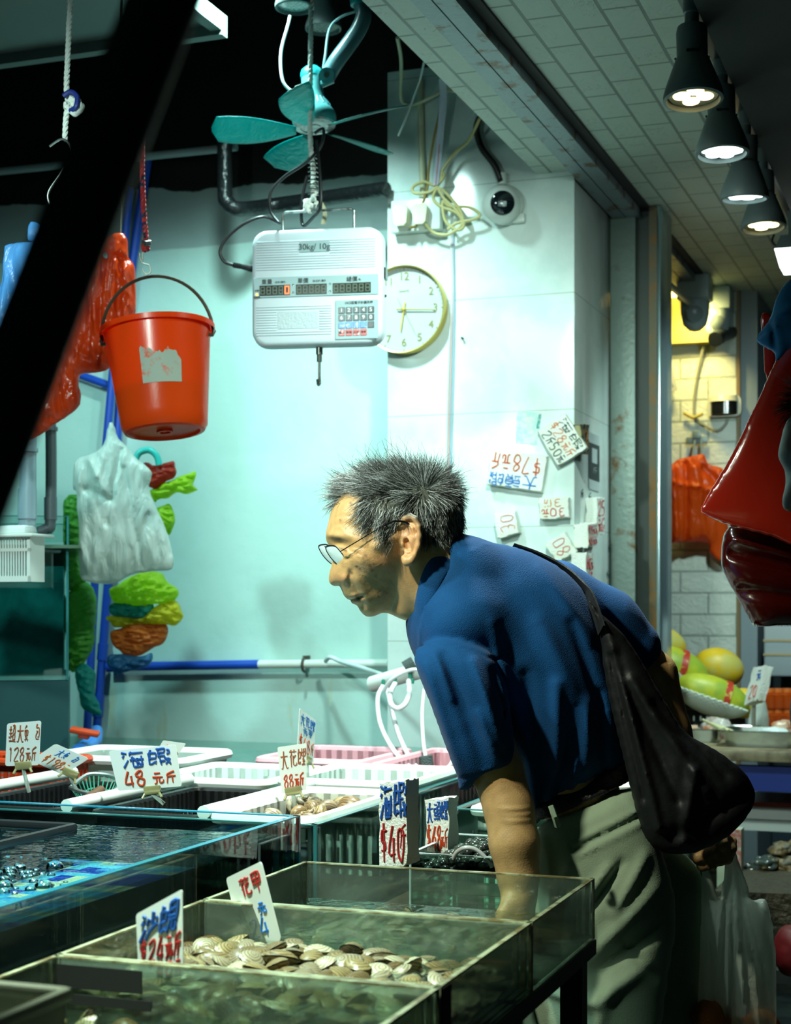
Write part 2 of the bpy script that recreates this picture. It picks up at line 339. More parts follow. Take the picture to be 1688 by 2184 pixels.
# ================================================================ SETTING
def wall_material():
    m = mat('painted_plaster', (.55, .77, .72), .42, c2=(.50, .71, .66), ns=3, bump=.12, bs=35, spec=.4)
    N = m.node_tree.nodes; L = m.node_tree.links; b = N['Principled BSDF']; src = b.inputs['Base Color'].links[0].from_socket
    tc = N.new('ShaderNodeTexCoord'); sp = N.new('ShaderNodeSeparateXYZ'); L.new(tc.outputs['Object'], sp.inputs[0])
    nz = N.new('ShaderNodeTexNoise'); nz.inputs['Scale'].default_value = 5; nz.inputs['Detail'].default_value = 8; L.new(tc.outputs['Object'], nz.inputs['Vector'])
    def edge(z, w, amp):
        a = N.new('ShaderNodeMath'); a.operation = 'MULTIPLY_ADD'; L.new(nz.outputs['Fac'], a.inputs[0]); a.inputs[1].default_value = amp; L.new(sp.outputs['Z'], a.inputs[2])
        r = N.new('ShaderNodeMapRange'); r.inputs[1].default_value = z+amp*.5; r.inputs[2].default_value = z+amp*.5+w; L.new(a.outputs[0], r.inputs[0]); return r.outputs[0]
    def mixc(f, c, s):
        x = N.new('ShaderNodeMix'); x.data_type = 'RGBA'; L.new(f, x.inputs[0]); L.new(s, x.inputs[6]); x.inputs[7].default_value = (*c, 1); return x.outputs[2]
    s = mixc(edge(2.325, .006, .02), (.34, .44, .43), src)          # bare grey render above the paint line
    s = mixc(edge(2.497, .004, .10), (.012, .014, .012), s)         # near-black unpainted concrete at the top
    # yellow lime runs low down
    mp = N.new('ShaderNodeMapping'); mp.inputs['Scale'].default_value = (9, 9, 1.6); L.new(tc.outputs['Object'], mp.inputs[0])
    n2 = N.new('ShaderNodeTexNoise'); n2.inputs['Scale'].default_value = 2.2; n2.inputs['Detail'].default_value = 6; L.new(mp.outputs[0], n2.inputs['Vector'])
    r2 = N.new('ShaderNodeMapRange'); r2.inputs[1].default_value = .62; r2.inputs[2].default_value = .74; L.new(n2.outputs['Fac'], r2.inputs[0])
    r3 = N.new('ShaderNodeMapRange'); r3.inputs[1].default_value = 1.08; r3.inputs[2].default_value = .92; L.new(sp.outputs['Z'], r3.inputs[0])
    mm = N.new('ShaderNodeMath'); mm.operation = 'MULTIPLY'; L.new(r2.outputs[0], mm.inputs[0]); L.new(r3.outputs[0], mm.inputs[1])
    s = mixc(mm.outputs[0], (.52, .48, .22), s)
    L.new(s, b.inputs['Base Color']); return m
CW = 4.25; CP = 4.033                                   # wall plane and pillar front plane
def slab(name, s0, s1, c0, c1, z0, z1, m, bev=0, kind='structure', smooth='auto'):
    o = MB().box((s0, c0, z0), (s1, c1, z1), frame((0, 0, 0)), bev).build(name, m, None, None, smooth)
    if kind: o['kind'] = kind
    return o
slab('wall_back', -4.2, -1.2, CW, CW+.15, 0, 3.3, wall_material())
sP0 = WX.dot(PW(826, 800, CP)); sP1 = WX.dot(PW(1226, 800, CP))
tile = mat('glazed_white_tile', (.70, .80, .77), .13, c2=(.60, .72, .69), ns=6, spec=.6)
def tiled(m, sx, sz, ox, oz):
    N = m.node_tree.nodes; L = m.node_tree.links; b = N['Principled BSDF']; src = b.inputs['Base Color'].links[0].from_socket
    tc = N.new('ShaderNodeTexCoord'); sp = N.new('ShaderNodeSeparateXYZ'); L.new(tc.outputs['Object'], sp.inputs[0])
    fs = None
    for ax, s, o in (('Z', sz, oz),):
        a = N.new('ShaderNodeMath'); a.operation = 'ADD'; a.inputs[1].default_value = o; L.new(sp.outputs[ax], a.inputs[0])
        p = N.new('ShaderNodeMath'); p.operation = 'PINGPONG'; p.inputs[1].default_value = s/2; L.new(a.outputs[0], p.inputs[0])
        c = N.new('ShaderNodeMath'); c.operation = 'LESS_THAN'; c.inputs[1].default_value = .0013; L.new(p.outputs[0], c.inputs[0]); fs = c.outputs[0]
    x = N.new('ShaderNodeMix'); x.data_type = 'RGBA'; L.new(fs, x.inputs[0]); L.new(src, x.inputs[6]); x.inputs[7].default_value = (.42, .5, .45, 1)
    L.new(x.outputs[2], b.inputs['Base Color'])
tiled(tile, .3, .302, 0, .043)
slab('wall_pillar', sP0, sP1, CP, 4.47, 0, 2.70, tile, .004)
# ceiling panels pressed like brickwork, with the steel beam running into the depth
def brick_mat(name, c, c2, w, h, mort, order, bump=.5, r=.6):
    m = mat(name, c, r); N = m.node_tree.nodes; L = m.node_tree.links; b = N['Principled BSDF']
    tc = N.new('ShaderNodeTexCoord'); mp = N.new('ShaderNodeMapping'); L.new(tc.outputs['Object'], mp.inputs[0])
    sp = N.new('ShaderNodeSeparateXYZ'); cb = N.new('ShaderNodeCombineXYZ'); mp.inputs['Rotation'].default_value = (0, 0, AN)
    L.new(mp.outputs[0], sp.inputs[0]); L.new(sp.outputs[order[0]], cb.inputs[0]); L.new(sp.outputs[order[1]], cb.inputs[1])
    k = N.new('ShaderNodeTexBrick'); k.inputs['Scale'].default_value = 1; k.inputs['Brick Width'].default_value = w; k.inputs['Row Height'].default_value = h
    k.inputs['Mortar Size'].default_value = mort; k.inputs['Mortar Smooth'].default_value = .3; L.new(cb.outputs[0], k.inputs['Vector'])
    k.inputs['Color1'].default_value = (*c, 1); k.inputs['Color2'].default_value = (*c, 1); k.inputs['Mortar'].default_value = (*c2, 1)
    n = N.new('ShaderNodeTexNoise'); n.inputs['Scale'].default_value = 22; n.inputs['Detail'].default_value = 5; n.inputs['Distortion'].default_value = 2.2; L.new(cb.outputs[0], n.inputs['Vector'])
    r1 = N.new('ShaderNodeMapRange'); r1.inputs[1].default_value = .485; r1.inputs[2].default_value = .5; L.new(n.outputs['Fac'], r1.inputs[0])
    r2 = N.new('ShaderNodeMapRange'); r2.inputs[1].default_value = .515; r2.inputs[2].default_value = .5; L.new(n.outputs['Fac'], r2.inputs[0])
    cr = N.new('ShaderNodeMath'); cr.operation = 'MULTIPLY'; L.new(r1.outputs[0], cr.inputs[0]); L.new(r2.outputs[0], cr.inputs[1])
    n3 = N.new('ShaderNodeTexNoise'); n3.inputs['Scale'].default_value = 9; L.new(cb.outputs[0], n3.inputs['Vector'])
    r5 = N.new('ShaderNodeMapRange'); r5.inputs[1].default_value = .5; r5.inputs[2].default_value = .62; L.new(n3.outputs['Fac'], r5.inputs[0])
    c3 = N.new('ShaderNodeMath'); c3.operation = 'MULTIPLY'; L.new(cr.outputs[0], c3.inputs[0]); L.new(r5.outputs[0], c3.inputs[1])
    x = N.new('ShaderNodeMix'); x.data_type = 'RGBA'; L.new(c3.outputs[0], x.inputs[0]); L.new(k.outputs['Color'], x.inputs[6]); x.inputs[7].default_value = (*[q*.45 for q in c], 1)
    L.new(x.outputs[2], b.inputs['Base Color'])
    h1 = N.new('ShaderNodeMath'); h1.operation = 'MULTIPLY_ADD'; L.new(k.outputs['Fac'], h1.inputs[0]); h1.inputs[1].default_value = -1; L.new(n.outputs['Fac'], h1.inputs[2])
    bp = N.new('ShaderNodeBump'); bp.inputs['Strength'].default_value = bump; bp.inputs['Distance'].default_value = .006; L.new(h1.outputs[0], bp.inputs['Height']); L.new(bp.outputs[0], b.inputs['Normal'])
    return m
ceil = brick_mat('pressed_brick_ceiling_panel', (.47, .56, .50), (.20, .25, .22), .165, .074, .0042, ('Y', 'X'), .35)
ZC = 2.385
slab('ceiling', -1.0745, 3.4, .3, 9.5, ZC, ZC+.05, ceil)
steel = mat('rusty_grey_steel', (.20, .26, .28), .5, .3, c2=(.12, .055, .022), ns=14, nd=9, lo=.54, hi=.62, bump=.2, bs=80)
bm_ = MB(); fm = frame((0, 0, 0))
bm_.box((-.966, .3, ZC-.028), (-.930, 9.2, ZC+.001), fm); bm_.box((-.927, .3, ZC-.028), (-.888, 9.2, ZC+.001), fm); bm_.box((-.93, .3, ZC-.020), (-.927, 9.2, ZC), fm)
b_ = bm_.build('trim_1', steel); b_['kind'] = 'structure'
dark = mat('near_black', (.012, .014, .014), .8)  # near black; its colour holds the shade of beam gap and unlit ceiling
slab('trim_2', -.887, -.862, .3, 9.2, ZC-.006, ZC+.001, dark)
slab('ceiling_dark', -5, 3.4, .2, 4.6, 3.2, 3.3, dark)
slab('floor', -6, 6, -1, 10, -.05, 0, mat('wet_concrete_floor', (.07, .10, .09), .28, c2=(.03, .045, .04), ns=9, bump=.25, bs=22))
# shutter guide post to the right of the pillar: pale rusty plate, dark slot, bright outer edge
s_a = WX.dot(PW(1302, 900, 4.46)); s_b = WX.dot(PW(1356, 900, 4.46)); s_c = WX.dot(PW(1386, 900, 4.46)); s_d = WX.dot(PW(1412, 900, 4.46))
plate = mat('rust_spotted_plate', (.23, .30, .27), .45, .2, c2=(.15, .075, .02), ns=11, nd=9, lo=.57, hi=.66, bump=.15)
slab('trim_3', s_a, s_b, 4.46, 4.60, 0, ZC, plate, .003)
slab('trim_4', s_b, s_c, 4.49, 4.60, 0, ZC, mat('dark_slot_steel', (.035, .045, .04), .5, .4))
slab('trim_5', s_c, s_c+.022, 4.455, 4.60, 0, ZC, mat('brown_rusted_steel', (.10, .085, .05), .5, .4, c2=(.16, .08, .02), ns=20))
slab('trim_6', s_c+.022, s_d, 4.45, 4.62, 0, ZC, mat('bright_steel_edge', (.42, .55, .58), .22, .9), .003)
# right-hand stall: brick pillar, yellow soffit, grey shutter
wb = brick_mat('white_brick_panel', (.62, .68, .62), (.36, .42, .38), .20, .077, .004, ('X', 'Z'), .8, .5)
CB = 5.75
slab('wall_right', WX.dot(PW(1395, 900, CB)), WX.dot(PW(1572, 900, CB)), CB, CB+.4, 0, ZC, wb, .004)
s_e = WX.dot(PW(1572, 900, CB))
slab('trim_7', s_e, s_e+.012, CB-.005, CB+.4, 0, ZC, mat('wood_edge_brown', (.22, .15, .06), .5))
slab('trim_8', s_e+.012, s_e+.07, CB+.02, CB+.42, 0, ZC, mat('grey_blue_door_frame', (.24, .30, .34), .45))
slab('wall_shutter', s_e+.07, s_e+2.2, CB+.45, CB+.5, 0, ZC, mat('dark_blue_grey_backing', (.035, .06, .08), .6))
slab('wall_far', -2.2, 3.4, 9.2, 9.3, 0, 3.2, dark)
slab('trim_9', WX.dot(PW(1380, 660, CB-.02)), WX.dot(PW(1534, 660, CB-.02)), CB-.06, CB-.002, 2.20, ZC-.002, mat('ochre_soffit_board', (.50, .42, .10), .5))
# hanging board, upper left corner
e1 = P(485, 62, 3.8); 
z1 = e1.z
bd = MB(); s1_ = WX.dot(e1); c1_ = DX.dot(e1)
bd.box((s1_-2.2, c1_-1.5, z1+.004), (s1_, c1_, z1+.03), fm); bd.box((s1_-2.2, c1_-.03, z1-.022), (s1_, c1_, z1+.004), fm); bd.box((s1_-.03, c1_-1.5, z1-.012), (s1_, c1_-.03, z1+.004), fm)
o = bd.build('ceiling_board', mat('grey_white_board', (.12, .15, .14), .6)); o['kind'] = 'structure'
tr_ = MB(); tr_.tube([PW(-60, 372, CW-.06), PW(505, 314, CW-.06)], .012, 10)
o = tr_.build('trim_10', mat('pale_trunking', (.40, .52, .54), .4)); o['kind'] = 'structure'
# ================================================================ THE MAN
YM = 2.35; SM = YM/F
def pm(px, py, y=YM): p = P(px, py, y); return np.array([p.x, p.y, p.z])
# ---- head: outline of the bare skull and face, blown up, then modelled
HEADPX = [(735, 1052), (720, 1067), (707, 1091), (701, 1115), (695.8, 1139), (696.5, 1152), (702, 1163), (709, 1175), (711, 1188), (709, 1201), (704, 1220), (701.5, 1235), (705, 1245), (713, 1250),
          (725, 1250), (729, 1258), (735, 1271), (741, 1277.5), (748, 1279.5), (749.5, 1285), (755, 1288), (762, 1290.5), (767, 1300), (774, 1309), (784, 1315.5), (797, 1314.5), (812, 1307), (834, 1290), (856, 1268), (872, 1240), (890, 1212), (915, 1190),
          (940, 1163), (952, 1143), (954, 1110), (949, 1078), (932, 1050), (900, 1026), (860, 1012), (815, 1013), (770, 1027)]
HI = Infl(smooth_poly(pxpoly(HEADPX, YM), 3), .84, None, 150, 700)
def gpx(x, z, px, py, rx, ry=None, ang=0):
    cx, _, cz = pm(px, py); ry = ry or rx; dx = (x-cx)/SM; dz = -(z-cz)/SM; c, s = math.cos(math.radians(ang)), math.sin(math.radians(ang))
    a = dx*c+dz*s; b = -dx*s+dz*c; return np.exp(-(a/rx)**2-(b/ry)**2)
def lpx(x, z, pts, w):
    d = None
    for a, b in zip(pts[:-1], pts[1:]):
        pa, pb = pm(*a), pm(*b); q = segd(x, z, (pa[0], pa[2]), (pb[0], pb[2]))/SM; d = q if d is None else np.minimum(d, q)
    return np.exp(-(d/w)**2)
def head_bumps(x, z):
    g = lambda *a: gpx(x, z, *a); l = lambda p, w: lpx(x, z, p, w)
    b = -.0085*g(728, 1166, 22, 11, 12)+.0045*g(727, 1172, 10, 7, 12)+.0052*g(716, 1146, 30, 8, 14)+.003*g(745, 1144, 20, 9, 20)
    b += .0045*g(775, 1196, 36, 17, 18)-.0055*g(770, 1128, 30, 24)-.0055*g(806, 1250, 34, 24, -20)+.003*g(845, 1262, 22, 10, -45)
    b += .0060*g(737, 1236, 10, 11)-.0035*g(748, 1231, 4, 12, 20)-.006*g(720, 1248, 8, 3.2, -8)
    b += -.0032*l([(748, 1240), (762, 1262), (772, 1286), (775, 1298)], 4)+.0022*l([(762, 1236), (776, 1260), (786, 1282)], 8)
    b += -.0050*l([(747, 1281), (760, 1277), (775, 1272)], 2.6)+.0032*g(757, 1271, 12, 4, -18)+.0034*g(762, 1284, 12, 4, -18)-.0022*g(768, 1294, 9, 4, -20)+.004*g(783, 1303, 12, 9)
    b += -.0016*l([(748, 1177), (772, 1186)], 2)-.0012*l([(750, 1172), (780, 1172)], 1.8)-.0012*l([(752, 1180), (768, 1196)], 1.8)-.0018*l([(718, 1184), (740, 1196), (752, 1190)], 3)
    b += -.0012*l([(716, 1107), (735, 1103), (758, 1108)], 2.2)-.001*l([(713, 1124), (735, 1120), (752, 1124)], 2)
    b += .0016*l([(728, 1168), (738, 1170), (744, 1177)], 1.8)
    b += .0035*l([(800, 1170), (850, 1150)], 10)
    return b+.0005*vnoise(x, 0*x, z, 300, 5)+.0004*vnoise(x, 0*x, z, 750, 6)
EARO = [(858, 1126), (863, 1113), (874, 1108), (886, 1114), (892, 1130), (894, 1150), (891, 1170), (884, 1188), (876, 1199), (868, 1201), (862, 1194)]
def ear_pt(px, py, o=0): t = (px-855)/40.; p = pm(px, py); p[1] = YM-.071-.016*t-o; return p
EARC = [ear_pt(*q, .001) for q in EARO]
EARH = [ear_pt(868, 1124, -.001), ear_pt(879, 1132, .001), ear_pt(883, 1152, .001), ear_pt(878, 1172, .0), ear_pt(868, 1182, -.002)]
def f_ear(x, y, z):
    d = chain(x, y, z, EARC, [.0042]*4+[.0036]*3+[.0042, .0062, .0066, .005], .003)
    px = x/SM*(YM/YM); c = ear_pt(874, 1152); xx = x-c[0]; zz = z-c[2]; yp = y-(c[1]-.016*(xx/SM)/40.)
    an = math.radians(8); a = xx*math.cos(an)-zz*math.sin(an)*-1; e = np.sqrt((xx/.0115)**2+(zz/.030)**2)
    pl = np.maximum((e-1)*.0115, np.abs(yp-.004)-.0026)
    d = smin(d, pl, .004)
    d = smin(d, chain(x, y, z, EARH, [.0026]*5, .002), .004)
    d = smin(d, caps(x, y, z, ear_pt(860, 1150, -.003), ear_pt(862, 1164, -.001), .0036, .0044), .004)     # tragus
    d = smin(d, caps(x, y, z, ear_pt(872, 1150, -.014), ear_pt(880, 1160, -.010), .012, .012), .006)        # back of the shell
    d = smax(d, -caps(x, y, z, ear_pt(867, 1160, .000), ear_pt(870, 1172, .001), .0046, .0052), .003)       # bowl of the ear
    d = smax(d, -caps(x, y, z, ear_pt(869, 1130, .002), ear_pt(874, 1146, .002), .0026, .0034), .003)
    return d
NECK = [(pm(905, 1100), .055), (pm(890, 1190), .052), (pm(919, 1238), .052), (pm(972, 1274), .055), (pm(1020, 1320), .075)]
def f_head(x, y, z):
    d = HI.f(x, y, z, YM, head_bumps(x, z))
    d = smin(d, f_ear(x, y, z), .004)
    n = chain(x, y, z, [p for p, r in NECK], [r for p, r in NECK], .03)
    n = smin(n, caps(x, y, z, pm(880, 1190, YM-.052), pm(862, 1300, YM-.018), .010, .008), .016)          # neck cord
    n = smin(n, caps(x, y, z, pm(828, 1289), pm(890, 1296), .011, .015), .028)                               # throat
    return smin(d, n, .011)
# ---- torso, arms and hands
def fing(x, y, z, pts, r0, r1): return chain(x, y, z, pts, list(np.linspace(r0, r1, len(pts))), .004)
LA = [pm(975, 1400, 2.285), pm(1060, 1640, 2.262), pm(1086, 1725, 2.245), pm(1098, 1800, 2.23), pm(1106, 1872, 2.225), pm(1108, 1905, 2.222)]
LR = [.042, .037, .0350, .0350, .029, .025]
RA = [pm(1265, 1330, 2.47), pm(1395, 1440, 2.485), pm(1428, 1560, 2.46), pm(1490, 1745, 2.45), pm(1502, 1785, 2.44)]
RR = [.045, .036, .033, .025, .022]
def f_lhand(x, y, z):
    d = smin(caps(x, y, z, pm(1108, 1900, 2.222), pm(1106, 1955, 2.215), .022, .024), caps(x, y, z, pm(1098, 1930, 2.205), pm(1093, 1958, 2.20), .017, .015), .012)
    for k, (ox, oy, ln) in enumerate(((-16, -.018, 1.0), (-7, -.007, 1.1), (3, .006, 1.02), (12, .018, .82))):
        b = pm(1104+ox, 1962, 2.215+oy); t = [b, pm(1102+ox-2, 1962+46*ln, 2.213+oy), pm(1104+ox+4, 1962+78*ln, 2.215+oy), pm(1110+ox+10, 1962+100*ln, 2.22+oy)]
        d = smin(d, fing(x, y, z, t, .0092, .0072), .004)
    th = [pm(1090, 1920, 2.203), pm(1074, 1952, 2.19), pm(1072, 1985, 2.187), pm(1078, 2010, 2.19)]
    return smin(d, fing(x, y, z, th, .0115, .008), .007)
def f_rhand(x, y, z):
    d = smin(caps(x, y, z, pm(1502, 1785, 2.44), pm(1520, 1808, 2.43), .024, .026), caps(x, y, z, pm(1530, 1795, 2.425), pm(1545, 1805, 2.42), .018, .018), .012)
    for k, (ox, oy, yy) in enumerate(((0, 0, 2.425), (18, -3, 2.42), (36, -12, 2.415), (50, -28, 2.41))):     # fingers curled round the bag handles
        t = [pm(1496+ox, 1800+oy, yy+.01), pm(1490+ox, 1828+oy, yy-.018), pm(1500+ox, 1846+oy, yy-.012), pm(1510+ox, 1838+oy, yy+.012), pm(1512+ox, 1822+oy, yy+.02)]
        d = smin(d, fing(x, y, z, t, .0095, .0078), .003)
    th = [pm(1540, 1795, 2.42), pm(1556, 1812, 2.405), pm(1552, 1832, 2.402)]
    return smin(d, fing(x, y, z, th, .011, .0085), .005)
def f_body(x, y, z):
    d = f_head(x, y, z)
    t = chain(x, y, z, [pm(1010, 1310), pm(1090, 1420, 2.38), pm(1200, 1590, 2.39), pm(1248, 1730, 2.39)], [.055, .06, .06, .06], .02)
    d = smin(d, t, .02)
    a = smin(chain(x, y, z, LA, LR, .006), f_lhand(x, y, z), .008); d = smin(d, a, .012)
    a = smin(chain(x, y, z, RA, RR, .008), f_rhand(x, y, z), .008); d = smin(d, a, .012)
    for q in ((1085, 1700), (1097, 1712), (1090, 1723)):                                                    # loose skin at the elbow
        d = d-.0018*np.exp(-((x-pm(*q)[0])/.02)**2-((z-pm(*q)[2])/.0035)**2)*(y < 2.23)
    return d
V1, Q1 = surfnet(f_body, pm(660, 960)-np.array([0, .33, 0])*1+np.array([0, 0, -.85]), pm(1620, 990)+np.array([0, .30, .02]), .0021)
SPOTS = [(745, 1216, 4), (751, 1222, 3), (793, 1215, 4), (802, 1228, 3), (762, 1209, 3), (790, 1207, 4), (808, 1272, 3), (760, 1208, 2.5), (748, 1073, 3), (757, 1117, 3), (768, 1213, 3), (780, 1185, 4), (797, 1203, 3), (775, 1190, 2), (812, 1260, 2), (738, 1128, 2), (726, 1110, 2)]
def body_col(V):
    x, y, z = V.T; n = len(V); base = np.array([.60, .385, .165]); c = np.tile(base, (n, 1)); near = (y < YM-.01)
    m = np.clip(.5+1.1*vnoise(x, y, z, 60, 11), 0, 1)[:, None]; c = c*(1-.28*m)+np.array([.50, .27, .10])*.28*m
    m = np.clip(.2+1.4*vnoise(x, y, z, 230, 12), 0, 1)[:, None]; c *= 1-.14*m
    px = x/y*F+844; py = HY-(z-HC)/y*F; face = (px < 960) & (py < 1330)
    for a, b, r in SPOTS: c *= 1-(.72*np.exp(-((px-a)**2+(py-b)**2)/(r*r))*near*face)[:, None]
    red = (gpx(x, z, 728, 1238, 22, 14)*.5+gpx(x, z, 820, 1205, 36, 24)*.35+gpx(x, z, 875, 1150, 26, 50)*.55)*face
    c = c*(1-red[:, None])+np.array([.60, .27, .14])*red[:, None]
    lip = np.maximum(gpx(x, z, 758, 1272, 14, 4, -18), gpx(x, z, 762, 1284, 14, 4, -18))*.55*face; c = c*(1-lip[:, None])+np.array([.30, .12, .08])*lip[:, None]
    mo = lpx(x, z, [(748, 1281), (760, 1277), (774, 1272)], 1.8)*face; c *= 1-.85*mo[:, None]
    br = np.clip(gpx(x, z, 717, 1151, 22, 4.5, 12)*1.1, 0, 1)*face*.8; c = c*(1-br[:, None])+np.array([.06, .05, .03])*br[:, None]
    ey = lpx(x, z, [(722, 1171), (731, 1173), (741, 1178)], 1.6)*face; c *= 1-.8*ey[:, None]
    st = np.clip(gpx(x, z, 800, 1268, 45, 26, -15)*.5, 0, .3)*(.6+.8*vnoise(x, y, z, 900, 4))*face; c *= 1-.5*np.clip(st, 0, 1)[:, None]
    sc_ = scalp(px, py, z)*face; c = c*(1-sc_[:, None])+np.array([.085, .10, .085])*sc_[:, None]
    return np.clip(c, .004, 1)
HAIRPX = [(716, 1068), (735, 1050), (776, 1040), (772, 1072), (766, 1100), (786, 1122), (812, 1128), (826, 1150), (838, 1150), (842, 1118), (856, 1104), (878, 1102), (896, 1118), (898, 1148), (900, 1156), (925, 1158), (950, 1152), (985, 1120), (980, 1030), (920, 985), (800, 970), (720, 1010)]
def scalp(px, py, z):
    d = poly_sdf(px, py, HAIRPX); return 1/(1+np.exp(d/2.5))
skin = mat('weathered_skin', (.6, .38, .2), .46, attr='Col', sub=.03, spec=.5, bump=.10, bs=420)
man = link('person', np_mesh('person', V1, Q1, body_col(V1)), skin)
tag(man, 'old man in a navy polo shirt bending forward over the clam trays', 'person')
# ---- hair: single strands rooted in the scalp
def strands(name, V, Q, region, n, seed, cols, parent, length, dirf, r=.00033):
    rng = np.random.default_rng(seed); C = V[Q].mean(1); e1 = V[Q[:, 1]]-V[Q[:, 0]]; e2 = V[Q[:, 2]]-V[Q[:, 0]]; Nn = np.cross(e1, e2); A = np.linalg.norm(Nn, axis=1); Nn = Nn/(A[:, None]+1e-12)
    w = region(C)*A; w /= w.sum(); ids = rng.choice(len(C), n, p=w)
    p = C[ids]+rng.normal(size=(n, 3))*.0012; nn = Nn[ids]
    px = p[:, 0]/p[:, 1]*F+844; py = HY-(p[:, 2]-HC)/p[:, 1]*F
    d, L, curl = dirf(px, py, p, nn, rng); K = 7; pts = [p-nn*.001]; cur = p.copy(); v = nn*.34+d*.85; v /= np.linalg.norm(v, axis=1)[:, None]
    jit = rng.normal(size=(n, 3))*.16; cl = rng.normal(size=(n, 3)); seg = (L/K)[:, None]
    for k in range(K):
        v = v*.72+(d+jit)*.38+cl*curl[:, None]*(k/K); v /= np.linalg.norm(v, axis=1)[:, None]; cur = cur+v*seg; pts.append(cur.copy())
    S = np.stack(pts, 1); T = np.gradient(S, axis=1); T /= np.linalg.norm(T, axis=2)[..., None]+1e-9
    u = np.cross(T, np.array([.3, -.9, .2])); u /= np.linalg.norm(u, axis=2)[..., None]+1e-9; w2 = np.cross(T, u)
    rad = (r*np.linspace(1, .35, K+1))[None, :, None]*(.7+.6*rng.random(n))[:, None, None]; R3 = [S+(u*math.cos(a)+w2*math.sin(a))*rad for a in (0, 2.094, 4.189)]
    VV = np.stack(R3, 2).reshape(-1, 3); base = (np.arange(n)*(K+1)*3)[:, None, None]; kk = (np.arange(K)*3)[None, :, None]; jj = np.arange(3)[None, None, :]; j2 = (jj+1) % 3
    QQ = np.stack([base+kk+jj, base+kk+j2, base+kk+3+j2, base+kk+3+jj], -1).reshape(-1, 4)
    cc = np.array(cols)[rng.choice(len(cols), n)]*(.7+.6*rng.random(n))[:, None]; cc = np.repeat(cc, (K+1)*3, 0)
    return link(name, np_mesh(name, VV, QQ, cc), mat('grey_hair', (.3, .3, .3), .38, attr='Col', spec=.6), parent)
def hair_region(C):
    px = C[:, 0]/C[:, 1]*F+844; py = HY-(C[:, 2]-HC)/C[:, 1]*F
    s = scalp(px, py, None); far = C[:, 1] > YM; s = np.where(far, np.maximum(s, ((py < 1140) & (px > 770)) | ((py < 1060) & (px > 722))), s)
    ear = f_ear(C[:, 0], C[:, 1], C[:, 2]) < .0025
    return np.where((py > 1165) | (px > 990) | ear, 0, s)*(px < 985)
def hair_dir(px, py, p, nn, rng):
    n = len(px); cx, cz = 905, 1045                                            # the crown whorl
    dx = px-cx; dz = -(py-cz); r = np.sqrt(dx*dx+dz*dz)+1; top = np.clip((1075-py)/60, 0, 1)
    d = np.stack([dx/r, (p[:, 1]-YM)*6, dz/r], 1)
    side = np.stack([-.45-.3*(px < 800), -.1+0*px, -.9+0*px], 1); back = np.stack([.12+0*px, 0*px-.1, -1+0*px], 1)
    wS = np.clip((px < 860)*(py > 1060)*1.0, 0, 1); wB = np.clip((px-880)/40, 0, 1)*np.clip((py-1030)/50, 0, 1)
    d = d*(1-wS)[:, None]+side*wS[:, None]; d = d*(1-wB)[:, None]+back*wB[:, None]
    front = np.clip((800-px)/60, 0, 1)*top; d = d+np.stack([-.7*front, 0*px, -.15*front], 1)
    d = d+.55*np.stack([vnoise(p[:, 0], p[:, 1], p[:, 2], 140, k) for k in (51, 52, 53)], 1)
    wild = (rng.random(n) < .07)*top; d = d+np.stack([-.2*wild, 0*wild, 1.1*wild], 1)
    d /= np.linalg.norm(d, axis=1)[:, None]
    L = .024+.010*top+.016*front+.030*wild*rng.random(n)-.008*wB; L *= .7+.5*rng.random(n)
    return d, L, .10+.3*wild
strands('hair', V1, Q1, hair_region, 14000, 3, [(.018, .022, .02), (.03, .036, .032), (.05, .06, .055), (.10, .12, .11), (.30, .36, .36), (.55, .64, .65)], man, .04, hair_dir)
# ---- shirt
TORSO = [(957, 1170), (1000, 1176), (1022, 1166), (1051, 1160), (1090, 1165), (1150, 1186), (1203, 1218), (1243, 1258), (1285, 1330), (1318, 1440), (1338, 1560), (1346, 1630), (1334, 1642), (1272, 1664), (1186, 1716), (1140, 1764),
         (1122, 1730), (1085, 1640), (1010, 1560), (930, 1470), (892, 1400), (895, 1330), (918, 1250)]
TI = Infl(smooth_poly(pxpoly(TORSO, 2.37), 3), .74, .17, 130, 600)
SLV = [(884, 1400), (896, 1380), (960, 1362), (1040, 1388), (1064, 1430), (1082, 1480), (1094, 1557), (1100, 1630), (1100, 1656), (1050, 1668), (984, 1686), (978, 1660), (952, 1591), (924, 1513), (895, 1440)]
SI = Infl(smooth_poly(pxpoly(SLV, 2.26), 3), 1.16, .085, 110, 500)
def fold(x, z, a, b, w, Y=2.3):
    pa = P(*a, Y); pb = P(*b, Y); ex, ez = pb.x-pa.x, pb.z-pa.z; t = np.clip(((x-pa.x)*ex+(z-pa.z)*ez)/(ex*ex+ez*ez), 0, 1)
    d = np.sqrt((x-pa.x-t*ex)**2+(z-pa.z-t*ez)**2)/(w*Y/F); return np.exp(-d*d)*np.sin(np.pi*np.clip(.12+.88*t, 0, 1))**.6
FT = [((1045, 1330), (1085, 1520), 16, .011), ((1075, 1420), (1120, 1640), 15, .010), ((1120, 1440), (1150, 1620), 20, -.010), ((1150, 1330), (1235, 1500), 26, .008), ((1185, 1460), (1190, 1680), 18, .010), ((1215, 1560), (1190, 1715), 12, -.009),
      ((1120, 1560), (1148, 1735), 14, .011), ((1250, 1500), (1255, 1690), 16, .009), ((1280, 1480), (1300, 1660), 14, -.008), ((1160, 1210), (1270, 1380), 22, .007), ((1000, 1230), (1060, 1330), 30, .006), ((1220, 1330), (1290, 1520), 16, -.007), ((1165, 1640), (1160, 1740), 9, -.009), ((1230, 1620), (1225, 1710), 9, .008)]
